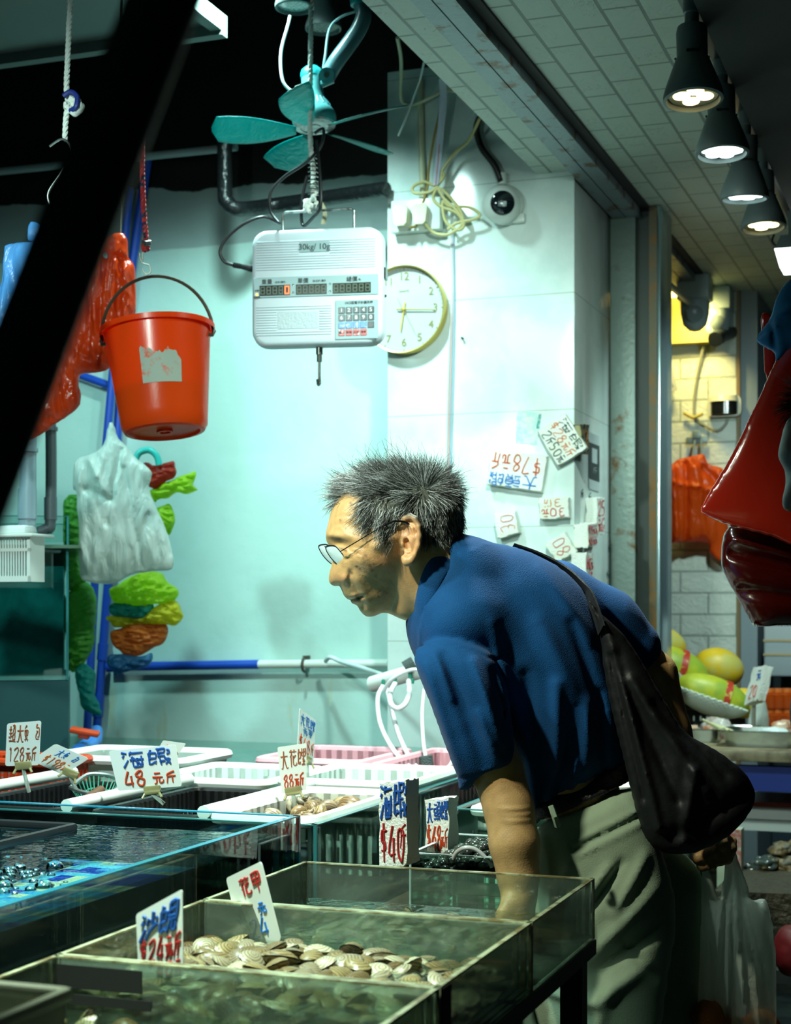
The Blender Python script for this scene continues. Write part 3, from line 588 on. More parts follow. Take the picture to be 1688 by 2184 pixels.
FS = [((1010, 1410), (1075, 1600), 14, .009), ((950, 1400), (1040, 1640), 20, -.010), ((905, 1420), (985, 1660), 14, .009), ((1050, 1430), (1092, 1560), 9, -.008), ((930, 1400), (970, 1500), 10, .006), ((1020, 1520), (1070, 1640), 12, .006)]
SEAM = [(P(a, b, 2.2).x, P(a, b, 2.2).z) for a, b in smooth_poly([(893, 1402), (915, 1384), (955, 1378), (1005, 1388), (1045, 1405), (1060, 1410)], 4)[:-4]][:20]
def f_shirt(x, y, z):
    add = .002*vnoise(x, y, z, 40, 21)
    for a, b, w, am in FT: add = add+1.3*am*fold(x, z, a, b, w*.8)
    t = TI.f(x, y, z, 2.38, add)
    t = smin(t, caps(x, y, z, pm(985, 1330, 2.30), pm(1010, 1330, 2.42), .055, .06), .05)           # shoulders
    add2 = .0015*vnoise(x, y, z, 50, 22)
    for a, b, w, am in FS: add2 = add2+1.25*am*fold(x, z, a, b, w*.85, 2.22)
    t = smin(t, chain(x, y, z, [pm(967, 1222), pm(963, 1292), pm(948, 1345)], [.054, .059, .049], .03), .030)
    t = smin(t, caps(x, y, z, pm(994, 1230), pm(990, 1300), .052, .066), .03)
    s = SI.f(x, y, z, 2.265, add2)
    t = smin(t, s, .010)
    r = chain(x, y, z, [pm(1180, 1290, 2.46), pm(1285, 1340, 2.475), pm(1338, 1385, 2.48)], [.07, .060, .053], .02)
    t = smin(t, r, .03)
    # armhole seam
    sq = None
    for u, v in zip(SEAM[:-1], SEAM[1:]):
        q = segd(x, z, u, v); sq = q if sq is None else np.minimum(sq, q)
    t = t+.0022*np.exp(-(sq/.0022)**2)*(y < 2.3)
    # hem of the sleeve: a stitched band
    pa = P(984, 1664, 2.22); pb = P(1100, 1634, 2.22); t = t+.0016*np.exp(-(segd(x, z, (pa.x, pa.z), (pb.x, pb.z))/.0018)**2)
    # neck opening and hollow of the near sleeve
    t = smax(t, -chain(x, y, z, [pm(860, 1170), pm(915, 1235), pm(930, 1262)], [.062, .060, .050], .02), .006)
    e = P(1045, 1672, 2.23); ax = np.array([.26, 0, -.965]); h = (x-e.x)*ax[0]+(z-e.z)*ax[2]
    t = smax(t, -np.maximum(chain(x, y, z, LA[:3], [.046, .040, .0385], .02), -.018-h), .003)
    return t
V2, Q2 = surfnet(f_shirt, (P(830, 0, 2.35).x, 1.98, P(0, 1800, 2.45).z), (P(1400, 0, 2.6).x, 2.66, P(0, 1130, 2.35).z), .0034)
def pique(m):
    N = m.node_tree.nodes; L = m.node_tree.links; b = N['Principled BSDF']; tc = N.new('ShaderNodeTexCoord'); v = N.new('ShaderNodeTexVoronoi'); v.inputs['Scale'].default_value = 620
    L.new(tc.outputs['Object'], v.inputs['Vector']); bp = N.new('ShaderNodeBump'); bp.inputs['Strength'].default_value = .25; bp.inputs['Distance'].default_value = .002
    L.new(v.outputs['Distance'], bp.inputs['Height']); L.new(bp.outputs[0], b.inputs['Normal']); return m
navy = pique(mat('navy_pique_cotton', (.004, .075, .24), .8, sheen=.06, spec=.15, c2=(.003, .058, .19), ns=5))
shirt = link('polo_shirt', np_mesh('polo_shirt', V2, Q2), navy, man)
# collar: a folded band standing round the neck
def collar_pt(t, v):
    # t round the neck 0..1 (0 = throat, .5 = nape), v 0 = outer hem .. 1 = top fold
    a = math.pi*2*t; ct, st = math.cos(a), math.sin(a)
    topc = np.array(pm(918, 1237)); outc = np.array(pm(944, 1294)); u = np.array([.354, 0, .935])*v+np.array([.407, 0, .914])*(1-v)
    w = np.array([-.20, -1, .22]); ra = .074*(1-v)+.0575*v; rb = .066*(1-v)+.061*v
    p = outc*(1-v)+topc*v-u*ct*ra+w*st*rb
    return Vector(p)
cb = MB(); nu = 64
rows = [(0, .006), (.25, .007), (.55, .006), (.85, .004), (1., .0), (.97, -.004), (.75, -.006)]
def cf(a, b):
    k = min(int(b*(len(rows)-1)+.001), len(rows)-1); v, o = rows[k]; p = collar_pt(a, v); c = collar_pt(a, .5)
    d = Vector((math.cos(a*6.283)*-.78, -math.sin(a*6.283), math.cos(a*6.283)*-.62)); return p+d*o
cb.grid(nu, len(rows), cf, wrap=True)
col_o = cb.build('collar', navy, shirt); md = col_o.modifiers.new('thick', 'SOLIDIFY'); md.thickness = .0022; md2 = col_o.modifiers.new('sub', 'SUBSURF'); md2.levels = md2.render_levels = 2
# ---- trousers, belt
NL = [(1150, 1770), (1190, 1745), (1345, 1682), (1372, 1720), (1405, 1800), (1432, 1890), (1440, 1960), (1428, 2040), (1408, 2184), (1380, 2450), (1350, 2800), (1330, 3010), (1180, 3010), (1150, 2800), (1118, 2450), (1108, 2184), (1110, 2110), (1130, 2020), (1142, 1920), (1143, 1830)]
FL = [(1240, 1730), (1350, 1690), (1420, 1790), (1488, 1850), (1500, 1930), (1503, 2000), (1485, 2184), (1470, 2450), (1455, 2800), (1440, 3010), (1300, 3010), (1290, 2700), (1270, 2300), (1230, 2000), (1220, 1850)]
NI = Infl(smooth_poly(pxpoly(NL, 2.34), 3), .72, .115, 170, 700); FI = Infl(smooth_poly(pxpoly(FL, 2.46), 3), .75, .115, 170, 700)
FTR = [((1215, 1850), (1145, 2010), 10, .010), ((1300, 1850), (1190, 1990), 14, .008), ((1330, 1840), (1250, 1960), 10, -.007), ((1380, 1830), (1300, 1960), 16, .009), ((1400, 1900), (1230, 2060), 20, .008), ((1160, 1790), (1180, 1900), 12, .006), ((1200, 1780), (1330, 1720), 14, .003), ((1420, 1980), (1260, 2080), 16, -.008),
       ((1380, 2060), (1240, 2150), 22, .010), ((1130, 2110), (1280, 2140), 12, .007), ((1330, 2010), (1410, 2100), 14, -.007), ((1230, 1890), (1175, 2000), 7, -.006), ((1300, 2100), (1230, 2300), 22, .008)]
WB = [(1150, 1772), (1345, 1684)]
def f_pants(x, y, z):
    add = .002*vnoise(x, y, z, 35, 31)
    for a, b, w, am in FTR: add = add+1.05*am*fold(x, z, a, b, w*.85, 2.27)
    t = smin(NI.f(x, y, z, 2.345, add), FI.f(x, y, z, 2.465, .002*vnoise(x, y, z, 40, 32)), .022)
    # back pocket: a welt with an opening, side seam
    q0 = P(1232, 1822, 2.24); q1 = P(1300, 1790, 2.24); q2 = P(1374, 1757, 2.24)
    sd = np.minimum(segd(x, z, (q0.x, q0.z), (q1.x, q1.z)), segd(x, z, (q1.x, q1.z), (q2.x, q2.z)))
    t = t+.005*np.exp(-(sd/.0032)**2)*(y < 2.33)-.0024*np.exp(-((sd-.0095)/.0042)**2)*(y < 2.33)
    a0 = P(1166, 1790, 2.25); a1 = P(1172, 1850, 2.25); a2 = P(1165, 1960, 2.25)
    t = t+.0016*np.exp(-(np.minimum(segd(x, z, (a0.x, a0.z), (a1.x, a1.z)), segd(x, z, (a1.x, a1.z), (a2.x, a2.z)))/.0022)**2)*(y < 2.3)
    return t
V3, Q3 = surfnet(f_pants, (P(1080, 0, 2.2).x, 2.16, .045), (P(1540, 0, 2.6).x, 2.66, P(0, 1670, 2.35).z), .0042)
khaki = mat('khaki_cotton', (.34, .47, .34), .65, c2=(.30, .42, .30), ns=5, sheen=.15, bump=.12, bs=500, spec=.25)
trous = link('trousers', np_mesh('trousers', V3, Q3), khaki, man)
def belt_line(x, z):                                  # distance along / across the waist line
    a = P(1150, 1772, 2.25); b = P(1345, 1684, 2.25); ex, ez = b.x-a.x, b.z-a.z; L_ = math.hypot(ex, ez); return ((x-a.x)*ex+(z-a.z)*ez)/L_, -((x-a.x)*ez-(z-a.z)*ex)/L_
def f_belt(x, y, z):
    s, n = belt_line(x, z)
    d = np.minimum(f_pants2(x, y, z), 1); return np.maximum(np.maximum(d-.0045, -(d+.004)), np.abs(n-.014)-.0165)
BLT = [(1120, 1790), (1140, 1730), (1165, 1705), (1330, 1625), (1368, 1650), (1380, 1700), (1350, 1720), (1200, 1790)]
BI = Infl(smooth_poly(pxpoly([(1143, 1800), (1136, 1742), (1165, 1690), (1335, 1610), (1362, 1640), (1372, 1710), (1340, 1760), (1200, 1820)], 2.37), 3), .95, .15, 90, 300)
def f_pants2(x, y, z): return BI.f(x, y, z, 2.38)
V4, Q4 = surfnet(f_belt, (P(1100, 0, 2.2).x, 2.1, P(0, 1830, 2.3).z), (P(1400, 0, 2.5).x, 2.66, P(0, 1590, 2.4).z), .003)
belt = link('belt', np_mesh('belt', V4, Q4), mat('black_leather', (.008, .008, .010), .4, bump=.2, bs=200), trous)
lp = MB()
for (a, b, c, d) in (((1176, 1722), (1196, 1758), 0, 0),):
    p = P(1176, 1718, 2.213); q = P(1190, 1762, 2.218); lp.tube([p, (p+q)/2+Vector((0, -.006, 0)), q], .0045, 6)
lp.build('belt_loop', khaki, trous)
# ---- glasses
gl = empty('spectacles', pm(722, 1187, 2.285), 'thin wire spectacles with pale reflecting lenses on the old man\'s nose', 'glasses')
gl.parent = None
LN = [(696, 1166), (704, 1163.5), (712, 1163.5), (719, 1167), (729, 1179), (737, 1190), (739, 1199), (735, 1206), (729, 1208), (721, 1204), (712, 1196), (704, 1186), (697, 1174)]
YA = YM-.052; YB = YM-.020                            # near and far edge of the near lens
def lens_pt(px, py, o=0): t = (px-712)/22.-(py-1186)/30.*.62; y = YM-.034-.016*t; p = P(px, py, y); return p+Vector((-.93, -.35, -.1))*o
def lens(pts, name, off):
    L2 = [Vector(lens_pt(*q))+off for q in smooth_poly(pts, 3)]; c = sum(L2, Vector())/len(L2)
    mb = MB(); n = len(L2); nr = Vector((-.86, -.38, -.30)).normalized()
    V = [c+nr*.0022]+[c+(p-c)*.6+nr*.0016 for p in L2]+[p for p in L2]+[p-nr*.0012 for p in L2]+[c-nr*.0004]
    Fs = [(0, 1+i, 1+(i+1) % n) for i in range(n)]+[(1+i, 1+n+i, 1+n+(i+1) % n, 1+(i+1) % n) for i in range(n)]+[(1+n+i, 1+2*n+i, 1+2*n+(i+1) % n, 1+n+(i+1) % n) for i in range(n)]+[(1+3*n, 1+2*n+(i+1) % n, 1+2*n+i) for i in range(n)]
    mb.add(V, Fs); lo = mb.build(name, lensm, gl)
    MB().tube([p+nr*.0004 for p in L2], .0008, 6, closed=True).build('rim', wire, gl)
lensm = mat('painted_glare_lens', (.72, .95, .95), .18, .2, spec=1)  # pale base colour stands in for the bright reflection on the lenses
wire = mat('dark_wire', (.03, .03, .035), .3, .9)
lens(LN, 'lens', Vector((0, 0, 0)))
FLN = [(x_, y_) for x_, y_ in LN]
lens(FLN, 'lens', Vector((-.013, .058, .004)))
MB().tube(spline([lens_pt(704, 1172)+Vector((-.001, .008, 0)), lens_pt(704, 1170)+Vector((-.006, .018, .003)), lens_pt(704, 1170)+Vector((-.009, .030, .004))], 5), .0009, 6).build('bridge', wire, gl)
tm = MB(); tp = [P(727, 1176, YM-.058), P(735, 1171, YM-.066), P(760, 1156, YM-.0735), P(800, 1132, YM-.0790), P(835, 1114, YM-.0800), P(850, 1111.5, YM-.0795), P(868, 1115, YM-.0790), P(884, 1130, YM-.076)]
tm.tube(spline(tp, 6), [.0008]*19+[.0015]*24, 8); tm.build('temple', wire, gl)
tm = MB(); tm.tube([lens_pt(737, 1188)+Vector((-.02, .065, 0)), P(770, 1150, YM+.074), P(850, 1112, YM+.078)], .0009, 6); tm.build('temple', wire, gl)
# ---- shoulder bag
BAG = [(1238, 1252), (1252, 1262), (1275, 1300), (1300, 1322), (1345, 1372), (1392, 1452), (1428, 1512), (1462, 1562), (1505, 1588), (1545, 1612), (1588, 1648), (1609, 1682), (1611, 1702), (1600, 1730), (1566, 1772), (1520, 1802), (1470, 1820), (1420, 1818), (1380, 1790), (1362, 1740), (1345, 1672), (1325, 1590), (1303, 1500), (1288, 1420), (1280, 1350), (1262, 1300)]
nyl = mat('charcoal_nylon', (.006, .0075, .0085), .55, bump=.12, bs=60, spec=.4)
bag = pillow('shoulder_bag', BAG, 2.30, .46, .0038, .0030, 90, nyl, None, .055, 41, .0, [((1290, 1330), (1400, 1760), 9, .008), ((1310, 1400), (1440, 1700), 12, -.007), ((1340, 1450), (1500, 1680), 12, .008), ((1390, 1500), (1540, 1650), 10, -.006), ((1300, 1400), (1370, 1700), 6, -.007), ((1430, 1780), (1590, 1690), 16, -.007), ((1470, 1640), (1450, 1790), 12, .008)])
tag(bag, 'black nylon sling bag hanging from the old man\'s shoulder across his back', 'bag')
st = MB(); sp_ = spline([P(1095, 1164, 2.40), P(1150, 1184, 2.40), P(1205, 1215, 2.39), P(1246, 1256, 2.36), P(1266, 1290, 2.32), P(1284, 1345, 2.285)], 6)
n_ = len(sp_); V = []; Fs = []
for i, p in enumerate(sp_):
    t = (sp_[min(i+1, n_-1)]-sp_[max(i-1, 0)]).normalized(); w = Vector((.3, -.9, .3)); w = (w-t*w.dot(t)).normalized()*(.007+.004*i/n_); nrm = t.cross(w).normalized()*.0015
    V += [p+w+nrm, p-w+nrm, p-w-nrm, p+w-nrm]
for i in range(n_-1):
    for j in range(4): Fs.append((i*4+j, i*4+(j+1) % 4, i*4+4+(j+1) % 4, i*4+4+j))
st.add(V, Fs); so = st.build('strap', nyl, bag)
# shoes
for (px, y) in ((1225, 2.34), (1365, 2.46)):
    x0 = P(px, 0, y).x
    mb = MB(); I2 = Infl(smooth_poly([(x0-.19, .015), (x0-.17, .05), (x0-.08, .08), (x0-.02, .11), (x0+.06, .11), (x0+.075, .06), (x0+.07, .0), (x0-.05, .0), (x0-.17, .0)], 3), 1.0, .05, 60, 200)
    v, q = surfnet(lambda x, yy, z: I2.f(x, yy, z, y), (x0-.22, y-.09, -.004), (x0+.1, y+.09, .13), .006); v[:, 2] = np.maximum(v[:, 2], .001)
    link('shoe', np_mesh('shoe', v, q), mat('black_shoe', (.01, .01, .01), .5), man)
# ================================================================ WRITING
G = {'海': "0928 0617 0024 4937 3898 4640 4680 8186 3494 4080 6563 6260", '蝦': "0704 0737 3734 0434 1901 0132 3122 4949 4950 4979 7977 4777 4575 5250 5272 8898 9896 8696 7393 9370 7490 8390",
     '大': "0696 4946 4620 2000 4670 7090", '頭': "0848 0646 4644 0444 0604 1312 3332 0141 5999 7877 5797 9792 5292 5752 5595 5394 6150 8190", '螺': "0704 0737 3734 0434 1901 0132 3122 4959 9995 9555 5559 7975 5797 7463 6383 8362 6292 7270 6150 8190",
     '花': "0898 2936 6967 3715 2520 5651 5191 9192 8654", '元': "2878 0595 3531 3110 6561 6191 9193", '斤': "8927 2724 2410 2595 6560", '沙': "0928 0617 0024 6965 4735 8796 9553 5330", '蜆': "0704 0737 3734 0434 1901 0132 3122 5954 5999 9994 5797 5595 5494 6452 5240 7471 7191 9193",
     '甲': "1914 1989 8984 1484 1686 5950", '超': "0747 2924 0545 2522 0302 0110 1190 2343 5989 8985 8575 7955 5484 8481 5181 5451", '魚': "2907 1838 0646 4643 0343 0603 2623 0110 1221 2221 3231 4140", '包': "6957 5797 9792 9272 5575 7553 5351 5191", '份': "2905 1510 5947 7998 5484 8481 8070 6440",
     '0': "4817 1712 1240 4070 7093 9397 9768 6848", '1': "3859 5950", '2': "0718 1879 7986 8600 0090", '3': "0818 1869 6986 8664 6434 6483 8360 6010", '4': "5902 0292 7670", '5': "8919 1915 1565 6583 8360 6010", '6': "7914 1402 0220 2060 6083 8365 6515", '7': "0999 9930",
     '8': "5928 2806 0664 6483 8360 6020 2002 0224 2466 6678 7859", '9': "8665 6525 2507 0729 2969 6986 8660", '$': "8878 7828 2816 1625 2565 6574 7463 6313 4a50", '/': "7920", '火': "4947 4620 4690 1735 8765", '虫': "0704 0737 3734 0434 1901 0132"}
def gl(ch):
    return [[((int(t[0], 16), int(t[1], 16))), (int(t[2], 16), int(t[3], 16))] for t in G.get(ch, '').split()]
def join_strokes(ss):
    out = []
    for a, b in ss:
        if out and out[-1][-1] == a: out[-1].append(b)
        else: out.append([a, b])
    return out
class Quad:
    """a flat board given by its corners tl, tr, br, bl in pixels and the depth of its left and right edge"""
    def __init__(s, tl, tr, br, bl, Yl, Yr=None, dtop=0):
        Yr = Yl if Yr is None else Yr
        s.c = [P(*tl, Yl+dtop), P(*tr, Yr+dtop), P(*br, Yr), P(*bl, Yl)]
        s.n = (s.c[1]-s.c[0]).cross(s.c[3]-s.c[0]).normalized()
        if s.n.y > 0: s.n = -s.n
        s.w = (s.c[1]-s.c[0]).length; s.h = (s.c[3]-s.c[0]).length
    @classmethod
    def of(k, pts):
        s = k.__new__(k); s.c = [Vector(p) for p in pts]; s.n = (s.c[1]-s.c[0]).cross(s.c[3]-s.c[0]).normalized(); m = sum(s.c, Vector())/4-Vector((0, 0, HC))
        if s.n.dot(m) > 0: s.n = -s.n
        s.w = (s.c[1]-s.c[0]).length; s.h = (s.c[3]-s.c[0]).length; return s
    def at(s, u, v, o=0):
        a = s.c[3]*(1-u)+s.c[2]*u; b = s.c[0]*(1-u)+s.c[1]*u; return a*(1-v)+b*v+s.n*o
    def board(s, th, r=.10, mb=None, rough=0, jit=None):
        mb = mb or MB(); asp = s.h/s.w; pts = [(x+.5, z/asp+.5) for x, z in rrect(1-1e-6, asp, r, 4)]
        if rough: rg = random.Random(3); q = []; pts = [(max(0, min(1, u+rg.uniform(-rough, rough))), max(0, min(1, v+rg.uniform(-rough, rough)))) for u, v in pts]
        n = len(pts); V = [s.at(u, v, .0) for u, v in pts]+[s.at(u, v, -th) for u, v in pts]
        mb.add(V, [tuple(range(n)), tuple(range(2*n-1, n-1, -1))]+[(i, n+i, n+(i+1) % n, (i+1) % n) for i in range(n)]); return mb
    def text(s, mb, txt, u0, v0, u1, v1, r=.0014, slant=0, seed=1):
        n = len(txt); cw = (u1-u0)/n; rg = random.Random(seed)
        for i, ch in enumerate(txt):
            k = .80 if ord(ch) > 255 else .70
            for st in join_strokes(gl(ch)):
                q = []
                for x, y in st:
                    u = u0+i*cw+cw*(.5-k/2+k*x/9)+slant*(y/9-.5)*cw+rg.uniform(-.02, .02)*cw; v = v0+(v1-v0)*(.04+.92*y/9)+rg.uniform(-.02, .02)*(v1-v0); q.append(s.at(u, v, .0004))
                if len(q) > 2: q = spline(q, 3)
                r_ = r*.78; mb.tube(q, [r_*(1.15-.35*j/max(1, len(q)-1)) for j in range(len(q))], 6)
        return mb
INK = {'red': mat('red_marker_ink', (.55, .055, .008), .6), 'darkred': mat('dark_red_ink', (.40, .015, .015), .6), 'blue': mat('blue_marker_ink', (.01, .09, .38), .6), 'sky': mat('bright_blue_ink', (.01, .16, .52), .6), 'black': mat('black_green_ink', (.02, .06, .055), .6), 'orange': mat('orange_ink', (.62, .15, .02), .6), 'brown': mat('brown_ink', (.36, .10, .03), .6)}
cardm = mat('white_card', (.80, .86, .84), .4); foam = mat('white_foam', (.80, .84, .78), .7, c2=(.70, .72, .55), ns=10, lo=.5, hi=.75, bump=.35, bs=240)
def card(label, q, lines, th=.0012, r=.07, clip=None, name='price_card', m=None, lay=None):
    mb = q.board(th, r); o = mb.build(name, m or cardm, None, None, False); tag(o, label, 'price sign'); origin_to(o, q.at(.5, 0, -th/2))
    for i, (txt, ink, u0, v0, u1, v1, rad, *sl) in enumerate(lines):
        q.text(MB(), txt, u0, v0, u1, v1, rad, sl[0] if sl else 0, i+3).build('lettering', INK[ink], o)
    if clip:
        (cx, cy), (sx, sy), ink2 = clip; Y = q.at(.5, 0).y
        p = P(cx, cy, Y); fm_ = frame(p, q.c[1]-q.c[0]); b = MB(); b.box((-.014, -.005, -.006), (.014, .005, .008), fm_, .002); b.tube([fm_ @ Vector((-.012, -.006, -.004)), fm_ @ Vector((-.016, -.010, -.011))], .0022, 6); b.tube([fm_ @ Vector((.012, -.006, -.004)), fm_ @ Vector((.016, -.010, -.011))], .0022, 6)
        b.build('clip', mat('clear_yellowed_plastic', (.55, .52, .25), .15, trans=.5), o)
        MB().tube([p+Vector((0, 0, -.006)), P(sx, sy, Y)], .0035, 8).build('stem', mat('clear_stem', (.65, .75, .68), .1, trans=.6), o)
    return o
def foam_block(label, q, th, lines, name='foam_price_block', m=None):
    mb = MB(); W, Hh = q.w, q.h; mx = frame(q.at(0, 0), q.c[1]-q.c[0], None, q.c[0]-q.c[3])
    n = q.n; bm = bmesh.new(); bmesh.ops.create_cube(bm, size=1); bmesh.ops.subdivide_edges(bm, edges=bm.edges[:], cuts=5, use_grid_fill=True)
    rg = random.Random(len(label))
    for v in bm.verts:
        x, y, z = v.co; e = sum(abs(abs(t)-.5) < .01 for t in (x, y, z)); k = .0022 if e >= 2 else .0008
        u = q.at(x+.5, z+.5, -(y+.5)*th); f = Vector((rg.uniform(-k, k), rg.uniform(-k, k)*(y > -.4), rg.uniform(-k, k))); c = q.at(.5, .5, -th/2); v.co = u+f-(u-c)*(.035 if e >= 2 else 0)*(1 if e == 2 else 1.3)*.5
    me = bpy.data.meshes.new(name); bm.to_mesh(me); bm.free(); o = link(name, me, m or foam, None, None, 'auto'); tag(o, label, 'price sign'); origin_to(o, q.at(.5, 0, -th/2))
    for i, (txt, ink, u0, v0, u1, v1, rad, *sl) in enumerate(lines): q.text(MB(), txt, u0, v0, u1, v1, rad, sl[0] if sl else 0, i+5).build('lettering', INK[ink], o)
    return o
def printed(txt, size, m, mx, name='lettering', parent=None, al='CENTER', ext=.0003, sx=1):
    c = bpy.data.curves.new(name, 'FONT'); c.body = txt; c.size = size; c.extrude = ext; c.align_x = al; c.align_y = 'CENTER'
    t = bpy.data.objects.new(name, c); COL.objects.link(t); bpy.context.view_layer.update()
    me = bpy.data.meshes.new_from_object(t.evaluated_get(bpy.context.evaluated_depsgraph_get())); bpy.data.objects.remove(t); bpy.data.curves.remove(c)
    me.transform(Matrix.Diagonal((sx, 1, 1, 1))); return link(name, me, m, parent, mx, False)
# local frame for writing on a surface: x along the writing, y up the writing, z out of the surface
def face(o, x, up):
    x = Vector(x).normalized(); up = Vector(up); up = (up-x*up.dot(x)).normalized(); n = x.cross(up); return Matrix(((x.x, up.x, n.x, o[0]), (x.y, up.y, n.y, o[1]), (x.z, up.z, n.z, o[2]), (0, 0, 0, 1)))
# ================================================================ TANKS AND TRAYS
FM0 = frame((0, 0, 0))
gtank = glass('tank_glass', (.84, .95, .93), .1, .02)
gedge = mat('green_glass_edge', (.03, .16, .17), .12, spec=.8)
acry = glass('dull_acrylic', (.84, .92, .85), .08, .05, .42, (.50, .61, .56), hs=9)
acc = glass('clear_acrylic', (.86, .93, .87), .06, .04, .10, (.45, .55, .48), hs=14)
acre = mat('acrylic_edge', (.42, .44, .28), .3, c2=(.16, .12, .05), ns=30)
def glass_box(name, s0, s1, c0, c1, z0, z1, t, label, cat, gm, em, sides='lrfb', front=None, base=True, group=None, pane='pane', gmk={}):
    r = empty(name, SD((s0+s1)/2, (c0+c1)/2, z0), label, cat, group)
    if base: MB().box((s0, c0, z0), (s1, c1, z0+t), FM0).build('base', gm, r)
    bx = {'l': ((s0, c0, z0+t), (s0+t, c1, z1)), 'r': ((s1-t, c0, z0+t), (s1, c1, z1)), 'f': ((s0+t, c0, z0+t), (s1-t, c0+t, z1)), 'b': ((s0+t, c1-t, z0+t), (s1-t, c1, z1))}
    for k in sides: MB().box(*bx[k], FM0).build(pane, gmk.get(k, gm), r)
    e = MB(); h = t*.5+.0004; zt = z1-.0012
    for k, (a, b) in {'f': ((s0, c0), (s1, c0)), 'b': ((s0, c1), (s1, c1)), 'l': ((s0, c0), (s0, c1)), 'r': ((s1, c0), (s1, c1))}.items():
        if k in sides: e.box((min(a[0], b[0])-(h*0), min(a[1], b[1])-.0, zt), (max(a[0], b[0]), max(a[1], b[1]), z1+.0008), FM0) if False else e.box((a[0]-(.0005 if k in 'lr' else 0)-(t if k == 'r' else 0), a[1]-(.0005 if k in 'fb' else 0)-(t if k == 'b' else 0), zt), (b[0]+(.0005 if k in 'lr' else 0)+(t if k == 'l' else 0), b[1]+(.0005 if k in 'fb' else 0)+(t if k == 'f' else 0), z1+.0006), FM0)
    w = t*.55
    for a in (s0, s1):
        for b in (c0, c1):
            if ('r' if a == s1 else 'l') in sides and ('b' if b == c1 else 'f') in sides: e.box((a-w if a == s1 else a-.0005, b-w if b == c1 else b-.0005, z0), (a+.0005 if a == s1 else a+w, b+.0005 if b == c1 else b+w, z1), FM0)
    e.build('edging', em, r); return r
# stands
stand = mat('dark_wet_stand', (.02, .025, .025), .5, c2=(.05, .055, .05), ns=6)
slabt = lambda name, s0, s1, c0, c1, z0, z1, m, label, cat: tag(origin_to(MB().box((s0, c0, z0), (s1, c1, z1), FM0, .004).build(name, m), SD((s0+s1)/2, (c0+c1)/2, z0)), label, cat)
slabt('tank_plinth', -2.6, -.90, .7, 4.02, 0, .598, stand, 'dark wet plinth carrying the big glass tanks', 'plinth')
slabt('tank_plinth', -.858, -.59, 2.646, 3.6, 0, .598, stand, 'dark plinth below the glass tank behind the old man', 'plinth')
# tray rack under the clam trays
rk = empty('tray_rack', SD(-.65, 1.5, 0), 'thin dark steel rack holding the clam trays', 'rack')
b = MB(); b.box((-.845, .9, .818), (-.447, 1.965, .8365), FM0); b.build('top', stand, rk)
for (s, c) in ((-.83, .95), (-.47, .95), (-.83, 1.94), (-.47, 1.94)): MB().box((s-.014, c-.014, 0), (s+.014, c+.014, .818), FM0).build('leg', stand, rk)
# ledge behind the trays
lg = empty('steel_ledge', SD(-.75, 2.3, 0), 'dark steel ledge behind the clam trays carrying the snail tank', 'shelf')
MB().box((-.893, 1.972, .755), (-.632, 2.63, .78), FM0, .003).build('top', mat('dark_wet_steel', (.06, .065, .06), .3, .6, c2=(.10, .07, .04), ns=7), lg)
for (s, c) in ((-.87, 2.0), (-.66, 2.0), (-.87, 2.6), (-.66, 2.6)): MB().box((s-.012, c-.012, 0), (s+.012, c+.012, .755), FM0).build('leg', stand, lg)
TRS = [(1.664, 1.962, 'rearmost clear acrylic clam tray, nearest the old man\'s hip'), (1.350, 1.661, 'middle clear acrylic tray heaped with clams in water'), (1.036, 1.347, 'front clear acrylic tray with clams, cut by the bottom of the photo')]
trays = []
for c0, c1, lb in TRS:
    trays.append(glass_box('clam_tray', -.843, -.449, c0, c1, .838, .913, .0045, lb, 'tray', acry, acre, group='acrylic clam trays', pane='wall', gmk={'l': acc, 'r': acc, 'b': acc}))
tape = mat('black_grime_tape', (.004, .004, .004), .9)
tp = MB(); tp.box((-.838, 1.3412, .884), (-.745, 1.3423, .906), FM0); tp.build('tape_strip', tape, trays[2]); MB().box((-.838, 1.3412, .8685), (-.735, 1.3423, .878), FM0).build('tape_strip', tape, trays[2])
stn = MB(); stn.box((-.4486, 1.352, .842), (-.4474, 1.378, .911), FM0); stn.build('stain', mat('black_brown_grime', (.02, .012, .006), .7), trays[1])
wat = glass('tray_water', (.82, .88, .76), .12, .02, bump=.25, bs=45)
for (c0, c1, lb), zw in zip(TRS, (.866, .874, .868)):
    o = MB().grid(30, 24, lambda u, v: (-.8385+.385*u, c0+.0046+(c1-c0-.0092)*v, zw+.0006*mnoise.noise(Vector((u*9, v*8, c0*7)))), FM0).build('water', wat); o['kind'] = 'stuff'; tag(o, 'still water in the '+lb.split(',')[0].split(' heaped')[0].split(' with')[0], 'water')
